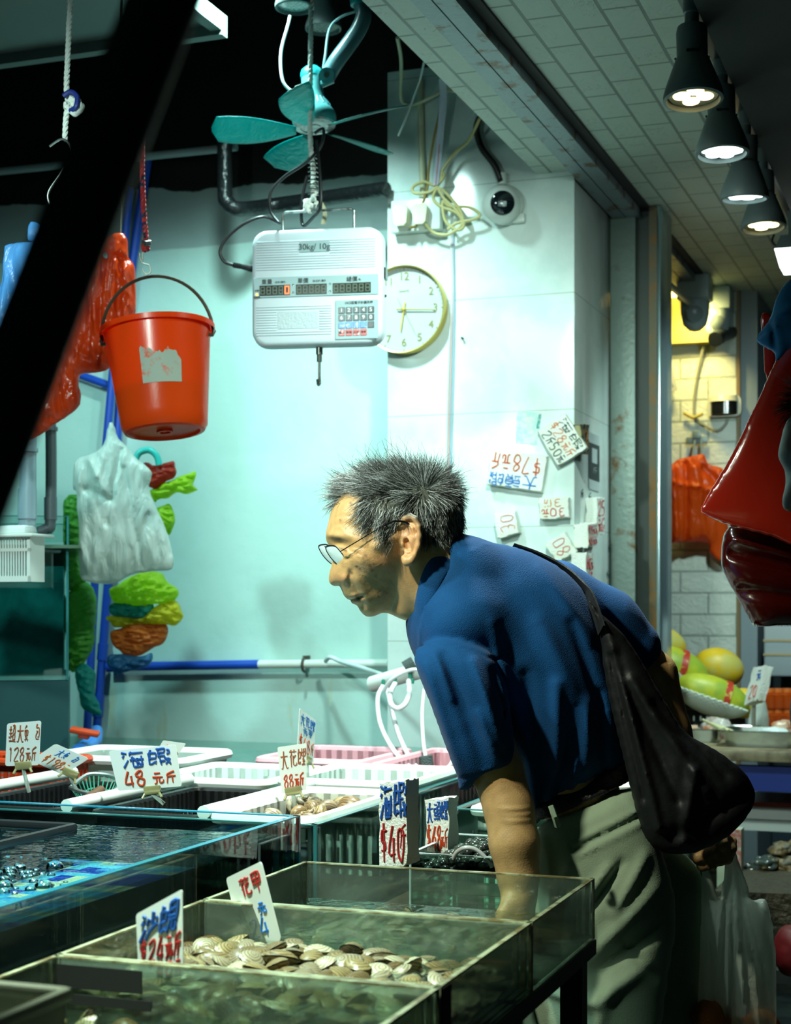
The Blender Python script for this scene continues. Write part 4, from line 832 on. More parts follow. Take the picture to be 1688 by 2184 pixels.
# clams
def clam_mesh(seed):
    rg = random.Random(seed); mb = MB(); nu, nv = 14, 7
    for sg in (1, -1):
        def fn(u, v):
            a = u*2*math.pi; r = v; x = .0165*math.cos(a)*r*(1+.12*math.cos(a)); y = .0118*math.sin(a)*r+(.0028*(1-r)); h = .0062*(1-r**2.2)*(1+.05*math.sin(r*38))+.0006; return (x, y, sg*h)
        mb.grid(nu, nv, lambda u, v: fn(u, max(v, .02)), None, wrap=True)
    return mb.mesh('clam')
def shell_mat(name, ca, cb, cc, rough=.35):
    m = mat(name, ca, rough); N = m.node_tree.nodes; L = m.node_tree.links; b = N['Principled BSDF']; oi = N.new('ShaderNodeObjectInfo'); cr = N.new('ShaderNodeValToRGB'); L.new(oi.outputs['Random'], cr.inputs[0])
    e = cr.color_ramp.elements; e[0].color = (*ca, 1); e[1].color = (*cb, 1); k = e.new(.5); k.color = (*cc, 1)
    tc = N.new('ShaderNodeTexCoord'); w = N.new('ShaderNodeTexWave'); w.wave_type = 'RINGS'; w.rings_direction = 'Z'; w.inputs['Scale'].default_value = 110; w.inputs['Distortion'].default_value = 2.5; L.new(tc.outputs['Object'], w.inputs[0])
    n = N.new('ShaderNodeTexNoise'); n.inputs['Scale'].default_value = 120; L.new(tc.outputs['Object'], n.inputs['Vector'])
    mr = N.new('ShaderNodeMapRange'); mr.inputs[3].default_value = .25; mr.inputs[4].default_value = 1.15; L.new(w.outputs['Fac'], mr.inputs[0])
    mm = N.new('ShaderNodeMix'); mm.data_type = 'RGBA'; mm.blend_type = 'MULTIPLY'; mm.inputs[0].default_value = .75; L.new(cr.outputs[0], mm.inputs[6]); L.new(mr.outputs[0], mm.inputs[7]); L.new(mm.outputs[2], b.inputs['Base Color'])
    return m
shm = shell_mat('clam_shell', (.34, .26, .12), (.60, .55, .38), (.14, .09, .04))
CM = [clam_mesh(k) for k in range(3)]
for me in CM: me.materials.append(shm); me.polygons.foreach_set('use_smooth', [True]*len(me.polygons))
def scatter(n, s0, s1, c0, c1, zf, label, grp, seed, tilt=.35, sc=(.8, 1.15), meshes=CM, name='clam', cat='clam', up=None):
    rg = random.Random(seed); pts = []
    for i in range(n):
        best = None
        for _ in range(12):
            q = (rg.uniform(s0, s1), rg.uniform(c0, c1)); d = min([1e9]+[(q[0]-a)**2+(q[1]-b)**2 for a, b in pts]); 
            if best is None or d > best[0]: best = (d, q)
        pts.append(best[1])
    for s, c in pts:
        o = bpy.data.objects.new(name, rg.choice(meshes)); COL.objects.link(o); o.location = SD(s, c, zf(s, c)+rg.uniform(-.002, .004))
        o.rotation_euler = (rg.gauss(0, tilt)+(up or 0), rg.gauss(0, tilt), rg.uniform(0, 6.28)); k = rg.uniform(*sc); o.scale = (k, k, k); tag(o, label, cat, grp)
heap1 = lambda s, c: .864+.016*math.exp(-((s+.70)/.14)**2-((c-1.52)/.12)**2)+.006*mnoise.noise(Vector((s*30, c*30, 1)))
scatter(175, -.825, -.466, 1.366, 1.644, heap1, 'grey-brown striped clam in the middle clear acrylic tray', 'clams in the middle tray', 4, .30, (.9, 1.3))
heap2 = lambda s, c: .852+.004*mnoise.noise(Vector((s*30, c*30, 2)))
scatter(62, -.825, -.464, 1.68, 1.945, heap2, 'grey-brown striped clam in the rearmost clear acrylic tray', 'clams in the rear tray', 5, .6, (.9, 1.3))
scatter(60, -.825, -.466, 1.14, 1.332, heap2, 'grey-brown striped clam in the front clear acrylic tray', 'clams in the front tray', 6, .6, (.9, 1.3))
for o in [trays[0], trays[1], trays[2]]:
    pass
bed = MB().grid(40, 30, lambda u, v: (-.836+.380*u, 1.356+.298*v, heap1(-.836+.380*u, 1.356+.298*v)-.008), FM0).build('clam_bed', mat('shell_grit', (.13, .12, .07), .7, c2=(.04, .035, .02), ns=60, bump=.6, bs=120)); bed['kind'] = 'stuff'; tag(bed, 'broken shell grit under the clams in the middle tray', 'shell grit')
# ---- the big tank, left
def mosaic():
    m = mat('blue_mosaic', (.1, .3, .5), .25); N = m.node_tree.nodes; L = m.node_tree.links; b = N['Principled BSDF']; tc = N.new('ShaderNodeTexCoord'); mp = N.new('ShaderNodeMapping'); mp.inputs['Rotation'].default_value = (0, 0, AN); L.new(tc.outputs['Object'], mp.inputs[0])
    sc = N.new('ShaderNodeVectorMath'); sc.operation = 'SCALE'; sc.inputs['Scale'].default_value = 40; L.new(mp.outputs[0], sc.inputs[0]); fl = N.new('ShaderNodeVectorMath'); fl.operation = 'FLOOR'; L.new(sc.outputs[0], fl.inputs[0])
    wn = N.new('ShaderNodeTexWhiteNoise'); wn.noise_dimensions = '2D'; L.new(fl.outputs[0], wn.inputs['Vector']); cr = N.new('ShaderNodeValToRGB'); cr.color_ramp.interpolation = 'CONSTANT'; e = cr.color_ramp.elements; e[0].color = (.01, .04, .30, 1); e[1].position = .75; e[1].color = (.55, .60, .35, 1)
    for p, c in ((.25, (.03, .30, .55)), (.5, (.10, .45, .55))): k = e.new(p); k.color = (*c, 1)
    L.new(wn.outputs['Value'], cr.inputs[0]); L.new(cr.outputs[0], b.inputs['Base Color']); return m
T1 = glass_box('glass_tank', -2.3, -.924, .8, 2.1326, .60, .95, .009, 'big glass tank of dark water with blue mosaic bottom, left of the trays', 'tank', gtank, mat('blue_glass_edge', (.02, .20, .30), .1, spec=.8), 'rbl', base=False)
MB().box((-2.29, .81, .862), (-.934, 2.123, .868), FM0).build('mosaic_floor', mosaic(), T1)
lin = mat('stained_shade_sheet', (.004, .014, .016), .3, c2=(.10, .12, .08), ns=7, nd=8, lo=.6, hi=.72)  # opaque dark sheet painting the tank's unlit inside, with pale stains
MB().box((-.936, .81, .602), (-.9335, 2.123, .921), FM0).build('shade_sheet', lin, T1)
MB().box((-2.29, 2.1205, .602), (-.934, 2.1232, .921), FM0).build('shade_sheet', lin, T1)
wt = glass('tank_water', (.72, .88, .90), .02, .015, bump=.22, bs=22, ior=1.24)
o = MB().grid(60, 60, lambda u, v: (-2.29+1.353*u, .81+1.309*v, .9225+.0012*mnoise.noise(Vector((u*20, v*18, 0)))), FM0).build('water', wt); o['kind'] = 'stuff'; tag(o, 'dark rippled water in the big glass tank', 'water')
# sunken black crate and its rim
bc = empty('sunken_crate', SD(-1.5, 1.75, .868), 'black plastic crate sunk in the big tank, its rim at the water line', 'crate')
blk = mat('black_plastic', (.012, .014, .015), .35)
b = MB()
for i in range(26): b.box((-2.15+i*.034, 2.06, .868), (-2.15+i*.034+.012, 2.068, .918), FM0); b.box((-2.15+i*.034, 1.46, .868), (-2.15+i*.034+.012, 1.466, .918), FM0)
for i in range(18): b.box((-1.275, 1.47+i*.032, .868), (-1.267, 1.47+i*.032+.012, .918), FM0)
b.box((-2.15, 1.46, .868), (-1.265, 2.07, .874), FM0); b.build('side', blk, bc)
MB().tube([SD(-2.15, 1.46, .925), SD(-1.265, 1.46, .925), SD(-1.265, 2.07, .925), SD(-2.15, 2.07, .925)], .007, 8, closed=True).build('rim', blk, bc)
rg = random.Random(3); b = MB()
for i in range(420):
    s = rg.gauss(-1.20, .07); c = rg.gauss(1.62, .06); r = rg.uniform(.002, .008)*(1 if rg.random() < .9 else 1.6); b.lathe([(r*math.cos(t), r*math.sin(t)*.8) for t in (0, .4, .8, 1.2, 1.57)], 10, Matrix.Translation(SD(s, c, .9225)))
o = b.build('foam_bubbles', glass('bubble_skin', (.85, .95, .95), .5, .02)); o['kind'] = 'stuff'; tag(o, 'white air bubbles on the water of the big tank', 'bubbles')
# ---- the basket tank behind
T2 = glass_box('glass_tank', -2.5, -.919, 2.182, 4.00, .60, .93, .009, 'long glass tank along the wall filled with shellfish baskets', 'tank', gtank, gedge, 'rf', base=True)
MB().box((-2.5, 3.992, .609), (-.93, 4.0, .885), FM0).build('pane', gtank, T2)
o = MB().grid(60, 60, lambda u, v: (-2.49+1.561*u, 2.192+1.798*v, .862+.002*mnoise.noise(Vector((u*22, v*24, 3)))), FM0).build('water', glass('basket_water', (.60, .86, .83), .2, .02, bump=.4, bs=30)); o['kind'] = 'stuff'; tag(o, 'teal water around the baskets in the long wall tank', 'water')
T3 = glass_box('glass_tank', -.858, -.60, 2.646, 3.56, .60, .9025, .008, 'glass tank of white baskets right of the foam price blocks', 'tank', glass('pale_glass', (.78, .93, .88), .08, .02), gedge, 'lrfb')
T4 = glass_box('snail_tank', -.80, -.640, 2.26, 2.48, .781, .884, .005, 'small glass tank heaped with dark snails beside the old man\'s arm', 'tank', glass('pale_glass'), mat('pale_edge', (.5, .66, .64), .2), 'lrfb')
# baskets
def basket(label, s0, s1, c0, c1, z0, z1, m, grp=None, bar=.010, gap=.016, rim=.010, solid=False):
    r = empty('basket', SD((s0+s1)/2, (c0+c1)/2, z0), label, 'basket', grp); b = MB(); t = .003; i0 = .012
    def wall(a, d, horiz):
        L_ = math.hypot(d[0]-a[0], d[1]-a[1]); n = max(2, int(L_/(bar+gap))); ux, uy = (d[0]-a[0])/L_, (d[1]-a[1])/L_; h = z1-z0
        def bx(l0, l1, za, zb):
            p = (a[0]+ux*l0, a[1]+uy*l0); q = (a[0]+ux*l1, a[1]+uy*l1); b.box((min(p[0], q[0])-t/2, min(p[1], q[1])-t/2, za), (max(p[0], q[0])+t/2, max(p[1], q[1])+t/2, zb), FM0)
        bx(0, L_, z0, z0+h*.12); bx(0, L_, z1-h*.28, z1)
        if solid: bx(0, L_, z0, z1); return
        bx(0, L_, z0+h*.40, z0+h*.46)
        for k in range(n+1): l = (L_-bar)*k/n; bx(l, l+bar, z0, z1)
    wall((s0+i0, c0+i0), (s1-i0, c0+i0), 1); wall((s0+i0, c1-i0), (s1-i0, c1-i0), 1); wall((s0+i0, c0+i0), (s0+i0, c1-i0), 0); wall((s1-i0, c0+i0), (s1-i0, c1-i0), 0)
    b.box((s0+i0, c0+i0, z0), (s1-i0, c1-i0, z0+.004), FM0); b.build('body', m, r)
    q = [SD(s, c, z1) for s, c in [(x+(s0+s1)/2, y+(c0+c1)/2) for x, y in rrect(s1-s0-.006, c1-c0-.006, .02, 5)]]
    MB().tube(q, rim, 8, closed=True).build('rim', m, r); return r
wpl = mat('white_plastic', (.78, .84, .80), .35, c2=(.66, .70, .58), ns=7, lo=.55, hi=.7); pink = mat('pink_plastic', (.72, .36, .42), .35); redp = mat('red_plastic', (.60, .06, .015), .3)
basket('white basket of whelks in the wall tank, behind the corner of the big tank', -1.105, -.935, 2.20, 2.58, .80, .93, wpl, 'tank baskets')
basket('black slotted basket in the wall tank below the 48 dollar card', -1.33, -1.125, 2.22, 2.58, .80, .925, blk, 'tank baskets', .006, .010, .006)
basket('black slotted basket in the wall tank at the far left', -1.60, -1.385, 2.22, 2.60, .80, .925, blk, 'tank baskets', .006, .010, .006)
basket('white basket in the wall tank, second row, right end', -1.19, -.94, 2.64, 2.93, .80, .937, wpl, 'tank baskets')
basket('white basket in the wall tank, second row, behind the 88 dollar card', -1.46, -1.215, 2.64, 2.93, .80, .93, wpl, 'tank baskets')
basket('long white tub in the wall tank behind the 48 dollar card', -1.80, -1.48, 2.82, 3.06, .80, .945, wpl, 'tank baskets', solid=True)
basket('pink basket in the wall tank, nearest the pillar', -1.15, -.94, 3.00, 3.40, .80, .93, pink, 'tank baskets')
basket('pink basket in the wall tank, left of the other pink one', -1.43, -1.19, 3.06, 3.38, .80, .93, pink, 'tank baskets')
basket('shallow red basket at the left end of the wall tank', -2.02, -1.66, 2.66, 2.80, .88, .952, redp, 'tank baskets', .006, .010, .008)
basket('white basket in the glass tank right of the foam blocks, front one', -.835, -.62, 2.68, 2.95, .70, .895, wpl, 'white baskets behind the man', .008, .012)
basket('white basket in the glass tank right of the foam blocks, back one', -.835, -.62, 3.02, 3.45, .70, .91, wpl, 'white baskets behind the man', .008, .012)
# white pipes laid between the baskets as dividers
for k, (s, c0, c1, lb) in enumerate(((-1.357, 2.20, 2.62, 'white pipe laid between the two black baskets'), (-1.115, 2.20, 2.62, 'white pipe laid between black basket and whelk basket'), (-1.625, 2.20, 2.66, 'white pipe laid at the outer side of the far left black basket'))):
    o = MB().tube([SD(s, c0, .938), SD(s, c1, .938)], .011, 12).build('divider_pipe', wpl); tag(o, lb, 'pipe'); origin_to(o, SD(s, c0, .938))
# net scoop
sc_ = empty('net_scoop', P(205, 1680, 2.78), 'green net scoop with a brown wooden handle lying on the black baskets', 'scoop')
b = MB(); rr_ = spline([P(150, 1680, 2.80), P(190, 1652, 2.86), P(250, 1660, 2.86), P(245, 1686, 2.78), P(190, 1692, 2.74), P(150, 1680, 2.80)], 6); b.tube(rr_, .004, 6); b.build('hoop', mat('wire_silver', (.4, .45, .45), .3, .8), sc_)
b = MB(); cc = P(205, 1676, 2.80)-Vector((0, 0, .035))
for i in range(0, len(rr_)-1, 1): b.tube([rr_[i], (rr_[i]+cc)/2+Vector((0, 0, -.016)), cc], .0012, 4)
for t in (.25, .5, .75): b.tube([rr_[i]*(1-t)+cc*t+Vector((0, 0, -.016*math.sin(t*3.14))) for i in range(len(rr_)-1)], .0012, 4, closed=True)
b.build('net', mat('green_net', (.03, .28, .18), .5), sc_)
MB().tube([P(215, 1686, 2.72), P(160, 1722, 2.60)], [.009, .008], 10).build('handle', mat('brown_wood_handle', (.12, .05, .02), .5), sc_)
# whelks
def whelk_mesh():
    mb = MB(); n, k = 60, 8; V = []
    pts = []; rr = []
    for i in range(n):
        t = i/(n-1); a = t*3*2*math.pi; R_ = .010*(1-t)**1.1; pts.append((R_*math.cos(a), R_*math.sin(a), .034*t)); rr.append(.0125*(1-t)**.95+.0006)
    return mb.tube(pts, rr, k).mesh('whelk')
wm = whelk_mesh(); wm.materials.append(shell_mat('whelk_shell', (.45, .33, .16), (.62, .58, .42), (.22, .12, .05))); wm.polygons.foreach_set('use_smooth', [True]*len(wm.polygons))
scatter(26, -1.085, -.955, 2.22, 2.55, lambda s, c: .898+.014*math.exp(-((c-2.45)/.1)**2), 'brown and cream whelk in the white basket behind the tank corner', 'whelks in the white basket', 9, .5, (.8, 1.2), [wm], 'whelk', 'whelk', 1.4)
scatter(16, -1.31, -1.145, 2.24, 2.56, lambda s, c: .865, 'brown whelk in the black basket below the 48 dollar card', 'whelks in the black basket', 10, .5, (.8, 1.2), [wm], 'whelk', 'whelk', 1.4)
o = MB().box((-1.085, 2.215, .80), (-.955, 2.565, .895), FM0).build('sand', mat('shell_grit')); o['kind'] = 'stuff'; tag(o, 'grit filling the white whelk basket', 'grit')
o = MB().box((-1.31, 2.235, .805), (-1.145, 2.565, .86), FM0).build('sand', mat('yellow_grit', (.36, .30, .14), .7, c2=(.10, .08, .05), ns=40)); o['kind'] = 'stuff'; tag(o, 'yellow grit in the black basket', 'grit')
# snails
sn = MB(); sn.lathe([(.0001, .007), (.004, .0062), (.007, .003), (.0076, 0), (.006, -.003), (.0001, -.004)], 10); sm = sn.mesh('river_snail'); sm.polygons.foreach_set('use_smooth', [True]*len(sm.polygons)); sm.materials.append(shell_mat('snail_shell', (.02, .03, .025), (.06, .09, .07), (.015, .012, .01), .12))
hp = lambda s, c: .845+.045*math.exp(-((s+.71)/.07)**2-((c-2.36)/.10)**2)
scatter(190, -.790, -.652, 2.272, 2.468, hp, 'small shiny black-green snail in the little glass tank', 'snails in the small tank', 12, .5, (.8, 1.25), [sm], 'river_snail', 'snail')
o = MB().grid(24, 24, lambda u, v: (-.793+.147*u, 2.266+.208*v, hp(-.793+.147*u, 2.266+.208*v)-.006), FM0).build('snail_bed', mat('black_shell_bed', (.01, .014, .012), .3, bump=.8, bs=180)); o['kind'] = 'stuff'; tag(o, 'mass of small dark snails below the top layer', 'snails')
# ---- price cards
card('white card lettered 128 in red at the far left, clipped over the wall tank', Quad((15, 1543), (88, 1537), (83, 1632), (11, 1634), 2.72), [('超大魚包', 'brown', .06, .55, .98, .95, .0013), ('128元斤', 'brown', .06, .10, .92, .44, .0013)], clip=((50, 1634), (62, 1690), 0))
card('white card lettered 198, tilted, beside the 128 card', Quad((118, 1586), (190, 1618), (135, 1653), (66, 1622), 2.78), [('$198元', 'orange', .15, .12, .9, .50, .0011), ('大魚包', 'sky', .25, .58, .85, .92, .0008)], clip=((150, 1650), (165, 1690), 0))
card('white card lettered 48 in red under blue characters, over the black basket', Quad((232, 1602), (375, 1588), (388, 1677), (252, 1687), 2.62), [('海蝦', 'blue', .14, .55, .92, .95, .0022), ('48', 'red', .12, .08, .48, .48, .0022), ('元斤', 'red', .55, .10, .95, .40, .0018)], r=.03, clip=((325, 1686), (350, 1715), 0))
card('small blank-backed white card tilted behind the 48 card', Quad((348, 1579), (397, 1586), (379, 1611), (334, 1603), 2.80), [('$', 'orange', .2, .3, .4, .7, .0008)], r=.05, clip=((362, 1610), (362, 1660), 0))
card('white card lettered 88 in red, left of the pillar foot', Quad((592, 1594), (654, 1585), (654, 1684), (601, 1693), 2.66), [('大花螺', 'brown', .05, .52, .98, .92, .0012), ('88元斤', 'red', .12, .10, .92, .40, .0013)], r=.04, clip=((626, 1688), (630, 1722), 0))
card('white card with blue characters over red, behind the 88 card', Quad((640, 1511), (674, 1536), (669, 1628), (634, 1606), 2.92, 2.98), [('大花螺', 'sky', .06, .70, .96, .94, .0011), ('元甲', 'sky', .25, .50, .85, .68, .0010), ('$48斤', 'red', .05, .12, .98, .45, .0012)], r=.04, clip=((655, 1622), (656, 1660), 0))
card('white card with two red characters standing in the rearmost clam tray', Quad((482, 1873), (557, 1837), (600, 2006), (520, 2030), 1.845, 1.80), [('花甲', 'darkred', .30, .66, .92, .92, .0016), ('元', 'sky', .62, .38, .85, .55, .0014), ('24', 'sky', .3, .12, .8, .36, .0016)], r=.06)
card('white card lettered 24 in dark red, standing in the middle clam tray', Quad((290, 1950), (389, 1896), (391, 2082), (296, 2090), 1.555, 1.53), [('沙蜆', 'blue', .08, .54, .92, .92, .0024, .2), ('$24元斤', 'darkred', .05, .24, .98, .54, .0017, .2), ('40元', 'darkred', .40, .03, .98, .22, .0014, .2)], r=.05)
foam_block('tall narrow foam block lettered 40 in red, left of the 68 block', Quad((809, 1670), (868, 1662), (869, 1846), (809, 1852), 2.335, 2.31), .034, [('海蝦', 'blue', .02, .56, 1.02, .97, .0026), ('$40', 'darkred', .03, .05, .92, .50, .0022), ('斤', 'darkred', .72, .2, 1.0, .50, .0014)])
foam_block('foam block lettered 68 in red against the basket tank glass', Quad((908, 1706), (957, 1700), (957, 1828), (908, 1834), 2.52, 2.50), .034, [('大頭螺', 'blue', .04, .62, .98, .95, .0017), ('$68', 'red', .05, .12, .72, .56, .0019), ('元斤', 'red', .66, .15, .98, .50, .0011)])

tb_ = empty('pale_tub', P(60, 2160, 1.16), 'blurred pale plastic tub corner at the bottom left, closest to the camera', 'tub')
cz = P(140, 2122, 1.16); b = MB(); ss, cs = WX.dot(cz), DX.dot(cz); b.box((ss-.30, cs-.25, cz.z-.09), (ss, cs-.247, cz.z), FM0).box((ss-.30, cs-.003, cz.z-.09), (ss, cs, cz.z), FM0).box((ss-.003, cs-.25, cz.z-.09), (ss, cs, cz.z), FM0).box((ss-.30, cs-.25, cz.z-.09), (ss-.297, cs, cz.z), FM0).box((ss-.30, cs-.25, cz.z-.09), (ss, cs, cz.z-.087), FM0)
b.build('body', mat('beige_plastic', (.40, .42, .32), .5), tb_); MB().tube([SD(ss-.30, cs-.25, cz.z), SD(ss, cs-.25, cz.z), SD(ss, cs, cz.z), SD(ss-.30, cs, cz.z)], .006, 8, closed=True).build('rim', mat('beige_plastic'), tb_)
MB().box((ss-.32, cs-.30, 0), (ss+.01, cs+.01, cz.z-.0905), FM0).build('stand', stand, tb_)
# ================================================================ HANGING THINGS, LEFT
def rope(pts, r, pitch=.03, n=3, mb=None):
    mb = mb or MB(); q = spline(pts, 14); L_ = [0]
    for a, b in zip(q[:-1], q[1:]): L_.append(L_[-1]+(b-a).length)
    tt = [(q[min(i+1, len(q)-1)]-q[max(i-1, 0)]).normalized() for i in range(len(q))]
    m = max(len(q), int(L_[-1]/pitch*9)); S = []; j = 0
    for i in range(m):
        d = L_[-1]*i/(m-1)
        while j < len(q)-2 and L_[j+1] < d: j += 1
        f = (d-L_[j])/max(1e-9, L_[j+1]-L_[j]); S.append((q[j].lerp(q[j+1], f), tt[j].lerp(tt[j+1], f).normalized(), d))
    for k in range(n):
        P_ = []
        for p, t, d in S:
            u = t.cross(Vector((0, 1, .01))).normalized(); w = t.cross(u); a = d/pitch*2*math.pi+k*2*math.pi/n; P_.append(p+(u*math.cos(a)+w*math.sin(a))*r*.52)
        mb.tube(P_, r*.55, 6)
    return mb
def knot(p, r, seed, mb=None):
    mb = mb or MB(); rg = random.Random(seed)
    for k in range(5):
        a = Vector([rg.uniform(-1, 1) for _ in range(3)])*r; b = Vector([rg.uniform(-1, 1) for _ in range(3)])*r; c = Vector([rg.uniform(-1, 1) for _ in range(3)])*r; mb.tube(spline([p+a, p+b*.8, p+c, p-a*.8, p-b], 5), r*.34, 7)
    return mb
hemp = mat('white_rope', (.80, .86, .80), .8, bump=.3, bs=300); blkw = mat('black_cable', (.012, .014, .016), .4); wire_ = mat('dull_wire', (.10, .10, .08), .35, .8)
# foreground pole
def pole_pt(t): a = P(372, -60, .60); b = P(15, 860, .55); return a+(b-a)*t
t_lo = 1; dz = pole_pt(0).z-pole_pt(1).z; t1 = pole_pt(0).z/dz; t0 = -(2.36-pole_pt(0).z)/dz
o = MB().tube([pole_pt(t0), pole_pt(t1)], .0136, 24).build('awning_pole', mat('dark_brown_pole', (.035, .028, .012), .45)); tag(o, 'dark blurred pole slanting across the upper left, close to the camera', 'pole'); origin_to(o, pole_pt(t1))
# white rope with knot and hook
YR = 2.9
rp = empty('hanging_rope', P(148, -40, YR), 'white rope with a knot and metal hook, leftmost rope', 'rope')
rope([P(150, -986, YR), P(150, -90, YR), P(147, 60, YR), P(142, 190, YR), P(146, 215, YR)], .0052).build('rope', hemp, rp)
rope([P(150, 215, YR), P(141, 250, YR), P(139, 300, YR)], .0052).build('rope', hemp, rp)
kb = knot(P(153, 222, YR), .014, 4); rope([P(158, 214, YR-.01), P(176, 228, YR-.012), P(160, 243, YR-.012), P(144, 226, YR-.012)], .0052, mb=kb); kb.build('knot', hemp, rp)
MB().tube(spline([P(136, 205, YR-.012), P(150, 196, YR-.016), P(164, 206, YR-.018), P(162, 228, YR-.02), P(150, 236, YR-.012)], 6), .0048, 8).build('blue_band', mat('blue_rubber', (.01, .03, .22), .5), rp)
MB().tube(spline([P(106, 312, YR), P(130, 297, YR-.006), P(147, 306, YR-.006), P(152, 330, YR), P(130, 370, YR), P(104, 410, YR), P(108, 436, YR), P(124, 440, YR)], 7), .0022, 8).build('hook', mat('steel_hook', (.35, .38, .38), .25, .9), rp)
# blue plastic bags behind the pole
fblue = film('blue_film', (.12, .42, .85), .92, .35); fred = film('red_orange_film', (.62, .055, .006), .97, .35, .22); fwht = film('white_film', (.72, .80, .76), .9, .35, .3)
o = pillow('plastic_bag', [(6, 530), (14, 519), (70, 515), (100, 530), (105, 620), (95, 720), (60, 800), (-10, 840), (-60, 780), (-20, 650), (2, 600)], 2.95, .30, .005, .005, 170, fblue, None, .05, 3, .012, [((20, 530), (40, 640), 10, -.008), ((70, 520), (60, 640), 12, .008)]); MB().tube([P(105, 525, 2.95), P(676, -940, 2.95)], .002, 6).build('wire', wire_, o); tag(o, 'pale blue plastic bags hanging behind the slanting pole', 'bag')
o = pillow('plastic_tag', [(66, 470), (92, 486), (84, 505), (70, 517), (56, 505)], 2.90, .3, .004, .002, 60, fblue, None, .02, 5); tag(o, 'small crumpled blue-white plastic scrap above the blue bags', 'plastic scrap')
# red-orange bag bundle
o = pillow('plastic_bag', [(215, 515), (250, 497), (270, 503), (272, 545), (286, 562), (290, 592), (288, 690), (262, 750), (225, 792), (168, 800), (174, 862), (120, 905), (62, 940), (20, 930), (30, 860), (80, 720), (130, 600), (170, 540)], 3.55, .30, .0045, .011, 210, fred, None, .07, 7, .012,
           [((225, 540), (215, 760), 7, -.014), ((250, 560), (240, 740), 6, .012), ((200, 600), (190, 760), 8, -.012), ((180, 640), (110, 880), 10, .012), ((150, 760), (70, 930), 12, -.010), ((272, 580), (276, 690), 8, .012), ((222, 545), (285, 560), 6, -.012)], stretch=.25); MB().tube([P(258, 505, 3.55), P(262, -600, 3.55)], .003, 6).build('wire', wire_, o); tag(o, 'bundle of glossy red-orange plastic bags behind the red bucket', 'bag')
# bucket
YB_ = 3.35
bk = empty('bucket', P(352, 922, YB_), 'red-orange plastic bucket with a torn white sticker, hanging from a wire', 'bucket')
ax = Vector((-.09, .11, 1)).normalized(); mxB = frame(P(352, 922, YB_), Vector((1, 0, .09)), None, ax); sB = YB_/F
rb_, rt_, hB = 92*sB, 114*sB, 222*sB
bkm = film('bucket_plastic', (.80, .075, .006), 1.0, .5, .25)
for n in bkm.node_tree.nodes:
    if n.type == 'BUMP': n.inputs['Strength'].default_value = .03
prof = [(.0001, .004), (rb_*.80, .004), (rb_*.82, -.001), (rb_*.93, .001), (rb_, .012)]+[(rb_+(rt_-rb_)*t, .012+(hB-.012)*t) for t in (.1, .3, .5, .7, .9, 1)]+[(rt_+.007, hB+.001), (rt_+.009, hB-.006), (rt_+.0095, hB+.005), (rt_-.002, hB+.006)]+[(rb_-.003+(rt_-rb_)*t, .014+(hB-.014)*t) for t in (.95, .5, 0)]+[(.0001, .010)]
MB().lathe(prof, 64, mxB).build('body', bkm, bk)
MB().lathe([(.012, .0055), (.012, -.001), (.017, -.001), (.017, .0055)], 28, mxB).lathe([(.0001, .002), (.004, .001), (.005, .005)], 16, mxB).build('base_mark', bkm, bk)
MB().lathe([(.0001, .016), (rb_-.006, .016), (rb_+(rt_-rb_)*.40-.004, hB*.40), (.0001, hB*.40)], 48, mxB).build('contents', mat('dark_wet_contents', (.05, .02, .01), .4), bk)
hr = []
for k in range(29):
    t = math.pi*k/28; hr.append(Vector((-math.cos(t)*(rt_+.006), -.018*math.sin(t), hB-.012+math.sin(t)*128*sB)))
hb = MB(); hb.tube([mxB @ q for q in hr], .0036, 8)
for sg in (-1, 1): hb.tube([mxB @ Vector((sg*(rt_+.008), 0, hB-.010)), mxB @ Vector((sg*(rt_+.004), -.010, hB-.022)), mxB @ Vector((sg*(rt_-.004), -.012, hB-.020))], .004, 8)
hb.build('handle', mat('rust_brown_wire', (.05, .035, .02), .5, .5), bk)
sb = MB(); rgs = random.Random(5)
def stf(u, v):
    a = math.radians(-104+(-44+0)*0+47*u); top = .062+.006*math.sin(u*8+1)+.003*math.sin(u*31)+.002*math.sin(u*67)-(.022*max(0, u-.70)/.3); z = hB*.38+(.005+top-.0)*v; r = rb_+(rt_-rb_)*(z-.012)/(hB-.012)+.0009; return (r*math.cos(a), r*math.sin(a), z)
sb.grid(26, 10, stf, mxB); sb.build('sticker', mat('torn_white_sticker', (.26, .29, .24), .7, c2=(.50, .06, .015), ns=42, nd=4, lo=.54, hi=.66), bk)
MB().tube(spline([P(297, 440+100, YB_), P(303, 560, YB_), P(318, 566, YB_), P(321, 580, YB_), P(311, 585, YB_), P(304, 574, YB_)], 6), .0016, 6).build('wire_hook', wire_, bk)
# red-black rope that carries it
rr = empty('hanging_rope', P(306, 300, YB_), 'red cord flecked with black carrying the red bucket', 'rope')
redr = mat('red_cord', (.50, .03, .03), .6, c2=(.02, .02, .05), ns=90, nd=2, lo=.56, hi=.6)
rope([P(304, -679, YB_), P(304, 150, YB_), P(303, 330, YB_), P(306, 430, YB_), P(312, 510, YB_), P(316, 528, YB_), P(309, 533, YB_-.006), P(306, 520, YB_-.006)], .0060, .028).build('cord', redr, rr)
b = MB()
for k in range(3): b.tube([P(303, 514+4*k, YB_-.009), P(312, 516+4*k, YB_-.013), P(321, 514+4*k, YB_-.002)], .0022, 6)
b.build('wire_whipping', mat('steel_wire', (.3, .3, .28), .3, .9), rr)
MB().tube([P(306, 520, YB_-.004), P(303, 562, YB_)], .0012, 6).build('wire', wire_, rr)
